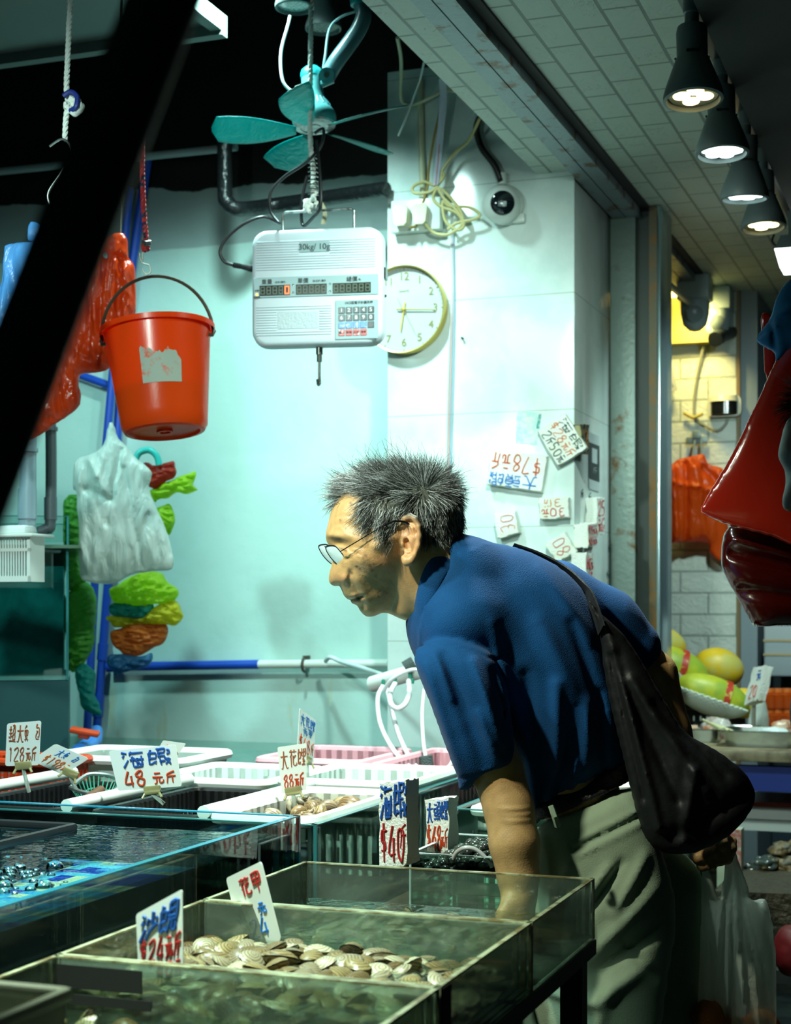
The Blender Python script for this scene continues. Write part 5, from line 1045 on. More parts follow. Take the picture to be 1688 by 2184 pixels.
# white carrier bags
wb_ = pillow('carrier_bags', [(231, 903), (242, 902), (250, 932), (271, 952), (289, 977), (316, 997), (323, 1012), (316, 1040), (332, 1082), (354, 1130), (369, 1187), (367, 1215), (320, 1219), (279, 1226), (239, 1246), (190, 1241), (171, 1228), (170, 1150), (167, 1094), (163, 1042), (156, 1056), (160, 985), (193, 970), (222, 950)], 4.10, .36, .0055, .006, 150, fwht, None, .07, 17, .010,
             [((240, 910), (215, 1020), 8, .010), ((262, 960), (232, 1120), 5, -.012), ((268, 1000), (305, 1210), 6, -.009), ((200, 985), (235, 1060), 9, .012), ((235, 1065), (190, 1045), 8, -.014), ((180, 1000), (170, 1050), 6, .008), ((240, 1080), (200, 1220), 8, .006), ((320, 1100), (280, 1215), 7, -.008), ((300, 990), (320, 1030), 8, .01)], stretch=.5); tag(wb_, 'stack of white plastic carrier bags hanging below the red bucket', 'bags')
# netting bags
def netm(n, c): return film(n, c, .86, .55, .4)
lime = netm('lime_net', (.50, .78, .03)); yel = netm('yellow_net', (.78, .72, .03)); org = netm('orange_net', (.72, .20, .02)); grn = netm('green_net_bag', (.12, .45, .06)); tql = netm('turquoise_net', (.02, .40, .36)); rdn = netm('red_net', (.55, .04, .015)); bln = netm('blue_net', (.03, .20, .42))
NETS = [('red netting bag, topmost of the netting bundle', rdn, [(305, 985), (330, 990), (372, 985), (376, 1010), (355, 1032), (320, 1040), (300, 1010)]),
        ('lime yellow netting bag whose tail sticks out right of the white bags', lime, [(322, 1045), (350, 1030), (385, 1022), (415, 1005), (408, 1030), (428, 1048), (395, 1050), (370, 1055), (340, 1070), (324, 1062)]),
        ('lime netting bag right of the white carrier bags, below the red one', lime, [(334, 1085), (365, 1078), (375, 1105), (366, 1140), (345, 1130)]),
        ('lime green netting bag below the white carrier bags', lime, [(250, 1245), (290, 1225), (340, 1225), (374, 1255), (372, 1285), (330, 1290), (270, 1290), (236, 1270)]),
        ('yellow netting bag above the orange one', yel, [(235, 1310), (300, 1310), (350, 1285), (382, 1288), (391, 1312), (375, 1330), (310, 1335), (250, 1335), (228, 1325)]),
        ('orange netting bag, lowest of the bright netting bags', org, [(240, 1350), (290, 1328), (340, 1322), (362, 1335), (350, 1370), (310, 1395), (270, 1402), (245, 1380)]),
        ('turquoise netting bag between lime and yellow ones', tql, [(240, 1285), (290, 1280), (330, 1290), (320, 1318), (270, 1322), (236, 1310)]),
        ('dark green netting bag beside the glass tank edge, upper', grn, [(140, 1075), (165, 1055), (176, 1120), (172, 1190), (180, 1235), (150, 1260), (140, 1180)]),
        ('green netting bag beside the glass tank edge, lower', grn, [(146, 1260), (190, 1245), (206, 1290), (196, 1380), (165, 1430), (146, 1420), (142, 1330)]),
        ('blue-green netting bag trailing below the orange one', bln, [(240, 1395), (290, 1400), (325, 1395), (320, 1415), (290, 1425), (250, 1440), (236, 1420)]),
        ('dark teal netting tail hanging behind the blue pipes', tql, [(165, 1420), (200, 1430), (205, 1480), (215, 1520), (190, 1515), (168, 1480)])]
rgn = random.Random(21)
for k, (lb, m, poly) in enumerate(NETS): o = pillow('netting_bag', [(x+rgn.uniform(-5, 5), y+rgn.uniform(-5, 5)) for x, y in smooth_poly(poly, 2)], 4.28+.012*(k % 3), 1.0, .0042, .013, 130, m, None, .05, 60+k, .012, stretch=2.4); tag(o, lb, 'netting bag', 'bright netting bags by the blue pipes')
o = MB().tube(spline([P(288, 985, 4.25), P(297, 966, 4.25), P(318, 960, 4.25), P(334, 972, 4.25), P(340, 992, 4.25)], 6), .009, 10).build('net_hoop', mat('turquoise_plastic', (.03, .48, .44), .4)); tag(o, 'turquoise hoop behind the bucket above the red netting', 'hoop')
# ---- blue pipes on the wall
blue = mat('blue_pvc', (.012, .07, .48), .35); bluel = mat('light_blue_pvc', (.04, .20, .62), .35)
def pipe(label, pts, r, m, name='water_pipe', rings=(), c=None, sm=0):
    q = [PW(a, b, c or CW-.03) for a, b in pts]; o = MB().tube(spline(q, sm) if sm else q, r, 16).build(name, m); tag(o, label, 'pipe'); origin_to(o, q[-1])
    for i, t, L_ in rings:
        a, b = q[i], q[i+1]; p = a.lerp(b, t); d = (b-a).normalized()*L_/2; MB().tube([p-d, p+d], r*1.22, 16).build('coupling', m, o)
    return o
pipe('blue water pipe down the wall, right one of the pair', [(316, 335), (300, 440), (283, 560), (258, 800), (236, 1180), (226, 1300), (212, 1480), (206, 1560)], .0135, blue, rings=((5, .5, .05), (6, .3, .07)), c=CW-.03)
pipe('blue water pipe down the wall, left one of the pair', [(276, 400), (262, 560), (240, 800), (206, 1180), (202, 1250), (186, 1560)], .0125, blue, c=CW-.065)
pipe('blue pipe running level above the tanks, left of the white one', [(232, 1424), (240, 1422), (553, 1417)], .0135, blue, c=CW-.03, rings=((1, .02, .05),))
pipe('white pipe continuing the level blue pipe to the pillar', [(553, 1417), (829, 1415)], .0125, mat('white_pvc', (.74, .80, .74), .35), c=CW-.03)
pipe('short blue pipe behind the bucket, level', [(150, 792), (232, 822)], .0125, blue, c=CW-.03)
cl_ = MB(); p = PW(650, 1418, CW-.03)
cl_.tube([p+WX*.0+ZX*.020*math.sin(a)-DX*.018*math.cos(a) for a in [k*.35-1.6 for k in range(10)]], .004, 6)
o = cl_.box((-.006, 0, .016), (.006, .028, .026), frame(p)).build('pipe_clip', mat('rusty_clip', (.05, .04, .03), .6)); tag(o, 'dark rusty clip holding the white wall pipe', 'clip'); 
vv = empty('stop_valve', P(190, 1590, 3.95), 'blue pipe stop valve with a red lever, left above the tank', 'valve')
b = MB(); b.tube([P(206, 1560, 4.15), P(204, 1580, 4.05), P(180, 1600, 3.93), P(150, 1618, 3.85)], .017, 16); b.tube([P(192, 1590, 3.98), P(170, 1606, 3.90)], .023, 16); b.build('body', bluel, vv)
b = MB(); fm_ = frame(P(181, 1561, 3.90), Vector((1, 0, -.18)), None, Vector((.15, -.2, 1))); b.box((-.036, -.014, -.006), (.036, .014, .006), fm_, .004); b.box((-.014, -.012, -.016), (.014, .012, .002), fm_, .004); b.build('lever', redp if 'redp' in globals() else mat('red_plastic'), vv)
# ---- grey pipes and tank at the left edge
gp = mat('grey_pvc', (.24, .33, .38), .4); gp2 = mat('dark_grey_pvc', (.05, .07, .08), .45)
def vpipe(label, x, y0, y1, Y, r, m, elbow, rings):
    o = empty('drain_pipe', P(x, y1, Y), label, 'pipe'); a = P(x, y0, Y); b_ = P(x, y1, Y); pts = [P(-140, 825, Y), P(x-70, 838, Y), P(x-12, 862, Y), P(x, 905, Y), b_, P(x+elbow*.3, y1+22, Y), P(x+elbow, y1+30, Y)]
    MB().tube(spline(pts, 6), r, 18).build('tube', m, o); 
    for (yy, w, k) in rings: MB().tube([P(x, yy-w, Y), P(x, yy+w, Y)], r*k, 18).build('collar', m, o)
vpipe('thick light grey drain pipe dropping into the left tank', 58, 700, 1110, 3.80, .0205, gp, -22, ((960, 4, 1.25), (1075, 32, 1.1)))
vpipe('thinner dark grey drain pipe beside the light grey one', 108, 700, 1105, 3.84, .0135, gp2, -26, ((915, 4, 1.3), (1085, 24, 1.15)))
c4 = 3.42; s4 = WX.dot(PW(146, 1300, c4))
zt4 = PW(146, 1100, c4).z; zm4 = PW(146, 1168, c4).z; zb4 = PW(146, 1450, c4).z; zl4 = PW(146, 1640, c4).z
gt2 = glass('dark_tank_glass', (.78, .94, .93), .2, .02)
T5 = glass_box('upright_tank', s4-.9, s4, c4, c4+.42, zb4, zm4, .010, 'upright glass tank of dark teal water at the left edge', 'tank', gt2, gedge, 'rfb')
MB().box((s4-.88, c4+.05, zb4+.011), (s4-.012, c4+.40, zm4-.045), FM0).build('water', glass('teal_water', (.10, .50, .50), .1, .02, .62, (.02, .36, .34)), T5)
MB().box((s4-.88, c4+.404, zb4+.011), (s4-.012, c4+.408, zm4), FM0).build('back_board', mat('dark_teal_board', (.05, .36, .34), .6), T5)
MB().box((s4-.9, c4-.02, zm4-.002), (s4+.03, c4+.42, zm4+.006), FM0).build('lid', mat('slimy_glass_lid', (.08, .14, .10), .2), T5)
T6 = glass_box('overflow_box', s4-.9, s4, c4+.02, c4+.40, zm4+.007, zt4, .008, 'shallow clear box with pipes on top of the upright left tank', 'tray', gtank, gedge, 'rfb')
T7 = tag(MB().box((s4-.9, c4+.0, .886), (s4, c4+.42, zb4-.002), FM0).build('tank_stand', mat('dark_teal_panel', (.012, .06, .065), .35)), 'dark teal stand under the upright left tank', 'stand'); origin_to(T7, SD(s4-.45, c4+.2, .886))
def spin(o, piv, a):
    o.location = Vector(piv)+Matrix.Rotation(a, 3, 'Z') @ (Vector(o.location)-Vector(piv)); o.rotation_euler = (0, 0, a)
pv = SD(s4, c4, 0)
for o in (T5, T6, T7): spin(o, Vector((pv.x, pv.y, o.location.z)), math.radians(31.0))
hb_ = empty('hanging_basket', P(15, 1140, 3.55), 'white slotted plastic basket hooked on the upright left tank', 'basket'); wpl2 = mat('white_plastic')
b = MB(); 
for k in range(22): b.box((-.09+k*.0068, -.006, -.095), (-.09+k*.0068+.003, -.003, -.005), frame(P(15, 1142, 3.44)))
b.box((-.10, -.007, -.035), (.062, -.002, -.028), frame(P(15, 1142, 3.44))); b.box((-.10, -.007, -.10), (.062, -.002, -.088), frame(P(15, 1142, 3.44))); b.box((.056, -.007, -.10), (.062, .05, 0), frame(P(15, 1142, 3.44)))
b.build('body', wpl2, hb_); MB().box((-.11, -.02, -.004), (.075, .07, .003), frame(P(15, 1142, 3.44)), .002).build('rim', wpl2, hb_)
MB().box((-.10, 0, .003), (.045, .05, .022), frame(P(15, 1142, 3.44)), .008).build('contents', mat('white_float', (.75, .8, .78), .6), hb_)
# ================================================================ SCALE
YS = 3.55; sS = YS/F
sc0 = P(675, 611, YS); xS = Vector((math.cos(.16), -math.sin(.16), 0)); mS = frame(sc0, xS)
SCL = empty('hanging_scale', sc0, 'white electronic price scale hanging from a rope before the clock', 'scale')
Ws, Hs, Ds = 284*sS/math.cos(.16), 252*sS, .058
whs = mat('scale_white_plastic', (.52, .60, .65), .38, spec=.35); pan = mat('grey_blue_panel', (.24, .36, .38), .4); lcd = mat('dark_display', (.012, .018, .012), .12)
bm = bmesh.new(); ring = rrect(Ws, Hs, .034, 8); L0 = []
for y, k in ((Ds, .93), (Ds-.008, .985), (Ds*.55, 1), (Ds*.5, .985), (Ds*.45, 1), (.007, .985), (.0015, .955), (0, .92)): L0.append([bm.verts.new((x*(1-(1-k)), y, z*(1-(1-k)))) for x, z in ring])
n = len(ring)
for a, b_ in zip(L0[:-1], L0[1:]):
    for i in range(n): bm.faces.new((a[i], a[(i+1) % n], b_[(i+1) % n], b_[i]))
bm.faces.new(L0[-1]); bm.faces.new(L0[0][::-1]); bmesh.ops.recalc_face_normals(bm, faces=bm.faces); me = bpy.data.meshes.new('body'); bm.to_mesh(me); bm.free(); link('body', me, whs, SCL, mS, 'auto')
lx = lambda px: (px-675)*sS/math.cos(.16); lz = lambda py: -(py-611)*sS+.0   # pixel to local
b = MB()
def bars(y0, y1, nb, x0, x1, gapx=None):
    for k in range(nb):
        zz = lz(y0+(y1-y0)*k/(nb-1))
        for a, c in ([(x0, x1)] if not gapx or not (gapx[2] < y0+(y1-y0)*k/(nb-1) < gapx[3]) else [(x0, gapx[0]), (gapx[1], x1)]): b.box((lx(a), -.0022, zz-.0012), (lx(c), .001, zz+.0012), mS, .0006, 1)
bars(513, 572, 12, 546, 802, (638, 704, 514, 540)); bars(652, 712, 12, 546, 708, (590, 682, 660, 702)); b.build('ribs', whs, SCL)
MB().box((lx(592), -.0012, lz(700)), (lx(680), .001, lz(663)), mS, .0006, 1).build('name_plate', mat('embossed_pale', (.46, .54, .58), .4, bump=.3, bs=220), SCL)
MB().box((lx(640), -.0026, lz(537)), (lx(703), .001, lz(516)), mS).build('label', pan, SCL)
def fs(px, py, off=-.0034): return face(mS @ Vector((lx(px), off, lz(py))), xS, ZX)
ink = mat('black_print', (.01, .012, .012), .5); printed('30kg/ 10g', .0185, ink, fs(671, 527), parent=SCL)
dp = MB().box((lx(540), -.0026, lz(632)), (lx(808), .001, lz(589)), mS, .001, 1).build('display_panel', pan, SCL)
for k, (a, c, nd, tx) in enumerate(((553, 619, 5, '重量'), (632, 698, 5, '單價'), (711, 792, 6, '總價'))):
    MB().box((lx(a), -.0036, lz(628)), (lx(c), -.002, lz(606)), mS).build('display', lcd, dp)
    sg = MB(); sr = MB(); w = (lx(c)-lx(a))/nd
    for d in range(nd):
        x0 = lx(a)+w*(d+.22); x1 = lx(a)+w*(d+.80); zt, zm, zb = lz(609.5), lz(617), lz(624.5); on = (k == 0 and d == 4); tgt = sr if on else sg; th = .0007 if not on else .0012
        for (p_, q_, mid) in (((x0, zt), (x1, zt), 0), ((x0, zm), (x1, zm), 1), ((x0, zb), (x1, zb), 0), ((x0, zt), (x0, zm), 0), ((x1, zt), (x1, zm), 0), ((x0, zm), (x0, zb), 0), ((x1, zm), (x1, zb), 0)):
            if on and mid: continue
            tgt.box((min(p_[0], q_[0])-th, -.0042, min(p_[1], q_[1])-th), (max(p_[0], q_[0])+th, -.0034, max(p_[1], q_[1])+th), mS)
    sg.build('digits', mat('dim_segment', (.10, .13, .09), .4), dp)
    if sr.v: sr.build('lit_digit', mat('lit_red_segment', (.8, .1, .02), .4, emit=(1, .12, .02), es=3), dp)
    printed(tx, .0125, ink, fs((565, 643, 748)[k]+4, 599), parent=dp)
    printed('-公斤/港斤-' if k == 0 else ('元/公斤-港斤' if k == 1 else '-元-'), .0055, ink, fs((598, 682, 768)[k], 600), parent=dp)
lb_ = MB()
for (x, y) in ((626, 607), (626, 623), (705, 607), (705, 623)): lb_.lathe([(.0022, .0), (.0022, .001), (.0001, .0012)], 12, mS @ Matrix.Translation((lx(x), -.0026, lz(y))) @ Matrix.Rotation(math.pi/2, 4, 'X'))
lb_.build('indicator', lcd, dp)
MB().lathe([(.0026, .0), (.0026, .0012), (.0001, .0022)], 12, mS @ Matrix.Translation((lx(547), -.0026, lz(625))) @ Matrix.Rotation(math.pi/2, 4, 'X')).build('lamp', mat('lit_orange_lamp', (.8, .3, .05), .4, emit=(1, .35, .05), es=4), dp)
printed('充電', .005, ink, fs(547, 617), parent=dp); printed('低電量', .005, ink, fs(547, 631), parent=dp)
kp = MB().box((lx(717), -.0026, lz(725)), (lx(807), .001, lz(643)), mS).build('keypad', pan, SCL)
printed('OCS型電子計價吊秤', .0070, ink, fs(767, 649), parent=kp)
kd = mat('key_black', (.010, .014, .018), .3); kbl = mat('key_blue', (.08, .22, .62), .35, c2=(.5, .6, .7), ns=120, lo=.55, hi=.6); kr = mat('key_red', (.55, .06, .06), .35, c2=(.6, .5, .5), ns=120, lo=.58, hi=.62); kw = mat('key_print', (.8, .85, .85), .4)
for r_ in range(4):
    for c_ in range(5):
        if r_ == 3 and c_ == 4: continue
        x = 730+c_*15.6; y = 664.5+r_*15.8; m_ = kd if (r_ < 2 or c_ == 4) else (kbl if r_ == 2 else kr)
        ky = MB().box((lx(x-6.7), -.0042, lz(y+6.8)), (lx(x+6.7), -.002, lz(y-6.8)), mS, .0008, 1).build('key', m_, kp)
        if r_ < 2:
            mk = fs(x, y, -.0046); printed('1234567890'[r_*5+c_], .012, kw, mk, name='digit', parent=kp)
        elif r_ == 3: printed(('輸入', '單價', '去皮', '清零')[c_], .0062, ink, fs(x, y, -.0046), name='digit', parent=kp)
st_ = mat('scratched_steel', (.35, .42, .42), .3, .85, c2=(.10, .08, .06), ns=60)
MB().tube([mS @ Vector((lx(x), .022, lz(y))) for x, y in ((598, 487), (598, 449), (604, 445), (745, 443), (752, 447), (752, 487))], .0030, 10).build('carry_handle', st_, SCL)
b = MB(); b.tube([mS @ Vector((lx(676), .028, lz(735))), mS @ Vector((lx(676), .028, lz(752)))], .0078, 14); b.tube([mS @ Vector((lx(676), .028, lz(752))), mS @ Vector((lx(676), .028, lz(768)))], .0058, 6)
b.tube(spline([mS @ Vector((lx(676), .028, lz(768))), mS @ Vector((lx(676), .028, lz(800))), mS @ Vector((lx(677), .028, lz(814))), mS @ Vector((lx(675.5), .018, lz(818))), mS @ Vector((lx(675.5), .010, lz(808)))], 6), .0032, 10); b.build('hook', mat('dark_steel_hook', (.10, .10, .09), .3, .8), SCL)
b = MB(); b.box((-.004, 0, -.012), (.003, .03, .012), frame(mS @ Vector((Ws/2, .02, .03)), xS)); b.lathe([(.003, 0), (.003, .004), (.0001, .005)], 10, mS @ Matrix.Translation((Ws/2-.001, .03, -.02)) @ Matrix.Rotation(math.pi/2, 4, 'Y')); b.build('side_switch', lcd, SCL)
# its rope, with wire whipping and a knot round the handle
YRp = 3.60
r2 = empty('hanging_rope', P(665, -40, YRp), 'white rope bound with wire from which the scale hangs', 'rope')
rope([P(664, -541, YRp), P(664, -90, YRp), P(663, 100, YRp), P(662, 290, YRp+.03), P(668, 360, YRp+.03), P(668, 420, YRp)], .0058).build('rope', hemp, r2)
b = MB(); 
for k in range(9): y = 338+k*9.5; b.tube(spline([P(658, y, YRp+.01), P(668, y-3, YRp-.012), P(679, y+2, YRp+.01)], 4), .0016, 6)
b.build('wire_whipping', mat('steel_wire'), r2)
kb = knot(P(662, 437, YRp-.02), .014, 11); rope([P(675, 410, YRp), P(664, 428, YRp-.02), P(656, 446, YRp-.03), P(664, 452, YRp-.02)], .0050, mb=kb); kb.build('knot', hemp, r2)
b = MB(); 
for k in range(5): b.tube(spline([P(684, 425, YRp), P(690+k*1.5, 450, YRp), P(686+k*2, 478, YRp+.004*k)], 4), .0014, 5)
b.build('frayed_end', mat('old_rope_end', (.50, .48, .32), .8), r2)
# power cable
pc = empty('power_cable', P(500, 566, YS), 'black power cable looping from the scale up past the fan', 'cable')
MB().tube(spline([P(497, 565, YS), P(478, 557, YS), P(470, 535, YS), P(486, 506, YS), P(520, 478, YS), P(562, 463, YS), P(590, 474, YS+.02), P(598, 478, YS+.05)], 8), .0038, 10).build('cable', blkw, pc)
MB().tube(spline([P(598, 478, YS+.05), P(578, 450, YS+.07), P(578, 410, YS+.07), P(606, 378, YS+.06), P(655, 345, YS+.03), P(685, 310, YS+.03), P(690, 275, YS+.04), P(672, 284, YS+.05)], 8), .0036, 10).build('cable', blkw, pc)
MB().tube(spline([P(676, 300, YS+.02), P(683, 380, YS+.0), P(684, 440, YS), P(668, 464, YS+.03), P(646, 480, YS+.06), P(644, 430, YS+.06), P(656, 375, YS+.05)], 8), .0036, 10).build('cable', blkw, pc)
b = MB(); a = P(497, 565, YS); c = mS @ Vector((-Ws/2+.002, .03, lz(563)))
b.tube([a, a.lerp(c, .35), a.lerp(c, .4), a.lerp(c, .72), a.lerp(c, .75), c], [.0045, .0050, .0060, .0075, .0085, .0085], 10)
for k in range(4): p = a.lerp(c, .06+k*.08); b.tube([p, p+(c-a)*.03], .0062, 10)
b.build('plug', blkw, pc)
# ================================================================ FAN
YF = 3.72; sF = YF/F
FN = empty('ceiling_fan', P(671, 262, YF), 'small teal hanging fan with clear arm and five blades', 'fan')
axF = (P(663, 140, YF)-P(671, 262, YF)).normalized()+Vector((0, .10, 0)); mF = frame(P(671, 258, YF), Vector((1, 0, .06)), None, axF); k_ = sF
teal = mat('teal_plastic', (.01, .24, .25), .3, spec=.5); tl2 = mat('pale_teal_clear_plastic', (.06, .22, .23), .2, spec=.6)
MB().lathe([(44*k_, -12*k_), (47*k_, -4*k_), (48*k_, 6*k_), (46*k_, 16*k_), (40*k_, 24*k_), (31*k_, 34*k_), (26*k_, 46*k_), (23.5*k_, 62*k_), (23*k_, 100*k_), (.0001, 100*k_)], 40, mF).build('motor_housing', tl2, FN)
b = MB()
for k in range(20): a = k*math.pi/10; d = Vector((math.cos(a), math.sin(a), 0)); b.tube([mF @ (d*27*k_+Vector((0, 0, 46*k_))), mF @ (d*38*k_+Vector((0, 0, 28*k_)))], 1.1*k_, 5)
b.build('vent_slots', mat('dark_teal_slot', (.01, .10, .11), .5), FN)
MB().lathe([(24*k_, 96*k_), (24.5*k_, 104*k_), (22*k_, 112*k_), (14*k_, 119*k_), (.0001, 122*k_)], 32, mF).build('cap', teal, FN)
MB().lathe([(.0001, -14*k_), (12*k_, -14.5*k_), (13*k_, -13*k_), (30*k_, -13.5*k_), (31*k_, -15*k_), (44*k_, -13*k_), (45.5*k_, -9*k_), (.0001, -9*k_)], 40, mF).build('bottom_disc', mat('grey_disc', (.42, .46, .46), .25, c2=(.25, .28, .28), ns=90), FN)
for k in range(5):
    a0 = math.radians(184+72*k); bl = MB()
    def bf(u, v, a0=a0):
        r = (40+178*u)*k_; wid = (20+52*math.sin(min(1, u*1.15)*math.pi*.62))*k_*(1 if u < .9 else math.sqrt(max(.02, 1-((u-.9)/.1)**2))); t = (v-.5)*wid; d = Vector((math.cos(a0), math.sin(a0), 0)); e = Vector((-math.sin(a0), math.cos(a0), 0)); return d*r+e*(t+.10*r*u)+Vector((0, 0, -22*k_+t*.42+.012*(v-.5)**2))
    bl.grid(16, 7, bf, mF); o = bl.build('blade', film('teal_blade', (.0, .20, .19), .95, .45, .3), FN); md = o.modifiers.new('t', 'SOLIDIFY'); md.thickness = .0016
MB().tube([Vector((P(769, -20, YF).x, YF, 3.2)), P(769, -20, YF)], 12*k_, 14).build('rod', mat('milky_teal_plastic', (.09, .19, .21), .25, spec=.6), FN)
MB().tube(spline([P(768, -30, YF), P(771, 10, YF), P(776, 32, YF-.01), P(766, 62, YF-.01), P(742, 98, YF-.01), P(720, 128, YF-.01), P(705, 152, YF), P(698, 164, YF)], 8), 17.5*k_, 18).build('arm', mat('milky_teal_plastic', (.09, .19, .21), .25, spec=.6), FN)
b = MB(); b.tube([P(697, 160, YF-.03), P(697, 160, YF+.03)], 16*k_, 20); b.build('joint', tl2, FN); MB().tube([P(697, 160, YF-.036), P(697, 160, YF-.028)], 6*k_, 6).build('bolt', mat('dark_bolt', (.03, .04, .04), .4), FN)
b = MB(); b.tube([P(688, 160, YF), P(705, 175, YF), P(684, 180, YF)], 9*k_, 10); b.build('bracket', tl2, FN)
MB().lathe([(22*k_, 0), (24*k_, 14*k_), (20*k_, 34*k_), (.001, 40*k_)], 24, frame(P(770, 12, YF))).build('ball_joint', teal, FN)
MB().tube(spline([P(626, -20, YF), P(618, 40, YF-.01), P(600, 110, YF-.01), P(603, 170, YF-.01), P(622, 194, YF-.005), P(643, 196, YF)], 8), .0034, 8).build('cord', mat('white_cord', (.62, .72, .70), .4), FN)
MB().tube(spline([P(768, 22, YF), P(728, 36, YF-.01), P(703, 62, YF-.01), P(694, 120, YF-.01), P(690, 145, YF)], 8), .0026, 8).build('cord', mat('pale_teal_cord', (.25, .45, .46), .4), FN)
# ================================================================ LAMPS, PIPE, PILLAR THINGS
def spotlamp(label, base, aim, size, lit, warm, grp, stem=True):
    """track spotlight: base on the rail, stem, cylinder, flared cone, lens"""
    r = empty('track_spotlight', base, label, 'spotlight', grp); k = size; aim = Vector(aim).normalized(); body = mat('grey_white_lamp', (.13, .165, .165), .5)
    p1 = Vector(base)+Vector((0, 0, -.066*k)); mx = frame(p1, Vector((1, 0, 0)) if abs(aim.x) < .9 else Vector((0, 1, 0)), None, -aim)
    b = MB(); b.lathe([(.016*k, 0), (.016*k, -.03*k), (.013*k, -.032*k), (.013*k, -.075*k)], 20, Matrix.Translation(base)); b.build('stem', body, r)
    MB().lathe([(.0001, .012*k), (.026*k, .010*k), (.028*k, .0), (.0275*k, -.046*k), (.030*k, -.050*k), (.050*k, -.105*k), (.0535*k, -.118*k), (.0535*k, -.126*k), (.048*k, -.128*k), (.046*k, -.116*k), (.0001, -.112*k)], 36, mx).build('shade', body, r)
    for j in range(3): MB().box((.027*k, -.012*k, -.047*k), (.0295*k, .012*k, -.043*k), mx @ Matrix.Rotation(j*2.09+.4, 4, 'Z')).build('slot', mat('dark_slot', (.01, .012, .012), .6), r)
    col = (1, .80, .35) if warm else (.75, 1, .97); lm = mat('lit_warm_lens' if warm else 'lit_cool_lens', (.8, .8, .7), .3, emit=col, es=7) if lit else mat('dull_lens', (.35, .38, .36), .2, c2=(.15, .17, .16), ns=180)
    MB().lathe([(.0001, -.119*k), (.044*k, -.119*k), (.044*k, -.116*k), (.0001, -.116*k)], 30, mx).build('lens', mat('reflector', (.5, .5, .4), .2, .7) if lit else lm, r)
    if lit:
        q = MB()
        for j in range(4 if warm else 7):
            a = j*2*math.pi/(4 if warm else 6); rr = (.021*k if warm else .026*k) if j < 6 else 0; q.lathe([(.0001, -.122*k), (.0150*k, -.1205*k), (.0158*k, -.118*k), (.0001, -.118*k)], 16, mx @ Matrix.Translation((rr*math.cos(a), rr*math.sin(a), 0)))
        q.build('bulb', lm, r)
    return r
ZR = 2.352
def rail_pt(y, dx=0): p = PZ(1464, y, ZR) if False else P(1464+dx, y, (ZR-HC)*F/(HY-y)); return p
sR = WX.dot(P(1480, 0, (ZR-HC)*F/HY))
o = MB().box((sR-.02, .5, ZR), (sR+.02, 6.5, ZC-.001), FM0, .002).build('track_rail', mat('black_rail', (.015, .016, .018), .35, .3)); tag(o, 'black lighting track running along the ceiling at the right', 'track'); origin_to(o, SD(sR, 3, ZC))
slab('trim_11', sR+.024, sR+2.5, .3, 9, ZC-.09, ZC-.002, dark)
def on_rail(c): return SD(sR, c, ZR)
def rail_c(py): # depth along the rail for a given row
    lo, hi = 1.0, 9.0
    for _ in range(50):
        m = (lo+hi)/2; p = on_rail(m); y = HY-(p.z-HC)/p.y*F
        if y < py: lo = m
        else: hi = m
    return lo
for py, aim, wm, k, lb in ((-8, (-.02, -.12, -1), True, 1.0, 'warm lit grey track spotlight, nearest and largest of the row'), (128, (.02, -.08, -1), False, 1.0, 'cool white lit track spotlight, second along the rail'), (238, (-.25, .05, -1), False, 1.0, 'tilted track spotlight, third along the rail'), (318, (.03, -.1, -1), True, 1.0, 'warm white track spotlight, fourth along the rail at the photo edge')):
    spotlamp(lb, on_rail(rail_c(py)), aim, k, True, wm, 'spotlights on the ceiling track')
fl = empty('floodlight', P(1690, 470, 4.4), 'square white floodlight below the last track spotlight', 'floodlight')
fx = frame(P(1692, 540, 4.4), WX); b = MB(); b.add([(-.03, -.03, .045), (.09, -.03, .045), (.09, .08, .045), (-.03, .08, .045), (-.045, -.04, .008), (.1, -.04, .008), (.1, .09, .008), (-.045, .09, .008)], [(0, 1, 2, 3), (4, 5, 1, 0), (5, 6, 2, 1), (6, 7, 3, 2), (7, 4, 0, 3), (4, 7, 6, 5)], fx); b.build('housing', mat('grey_white_lamp'), fl)
b = MB(); b.add([(-.045, -.04, .007), (.1, -.04, .007), (.1, .09, .007), (-.045, .09, .007), (-.032, -.03, -.042), (.09, -.03, -.042), (.09, .08, -.042), (-.032, .08, -.042)], [(0, 1, 2, 3), (4, 5, 1, 0), (5, 6, 2, 1), (6, 7, 3, 2), (7, 4, 0, 3), (4, 7, 6, 5)], fx); b.build('diffuser', mat('lit_flood_panel', (.8, .8, .8), .3, emit=(.85, 1, .98), es=6), fl)
MB().tube(spline([P(1652, 500, 4.4), P(1648, 515, 4.4), P(1660, 526, 4.4), P(1668, 518, 4.4)], 5), .003, 6).build('cable', blkw, fl); MB().tube([P(1692, 520, 4.4), on_rail(DX.dot(P(1692, 520, 4.4)))], .010, 10).build('bracket', mat('grey_white_lamp'), fl)
# unlit lamps at the top, by the fan
for (px, py, Y, k, lb) in ((629, 16, 3.62, .84, 'unlit white lamp cup at the top, left of the scale rope'), (690, 62, 3.95, .84, 'unlit white lamp cup at the top, behind the fan arm')):
    p = P(px, py, Y); b0 = p+Vector((0, 0, .19*k)); r = spotlamp(lb, b0, (0, -.02, -1), k, False, False, 'unlit lamps above the fan'); MB().tube([b0, Vector((b0.x, b0.y, 3.2))], .006, 8).build('cable', blkw, r)
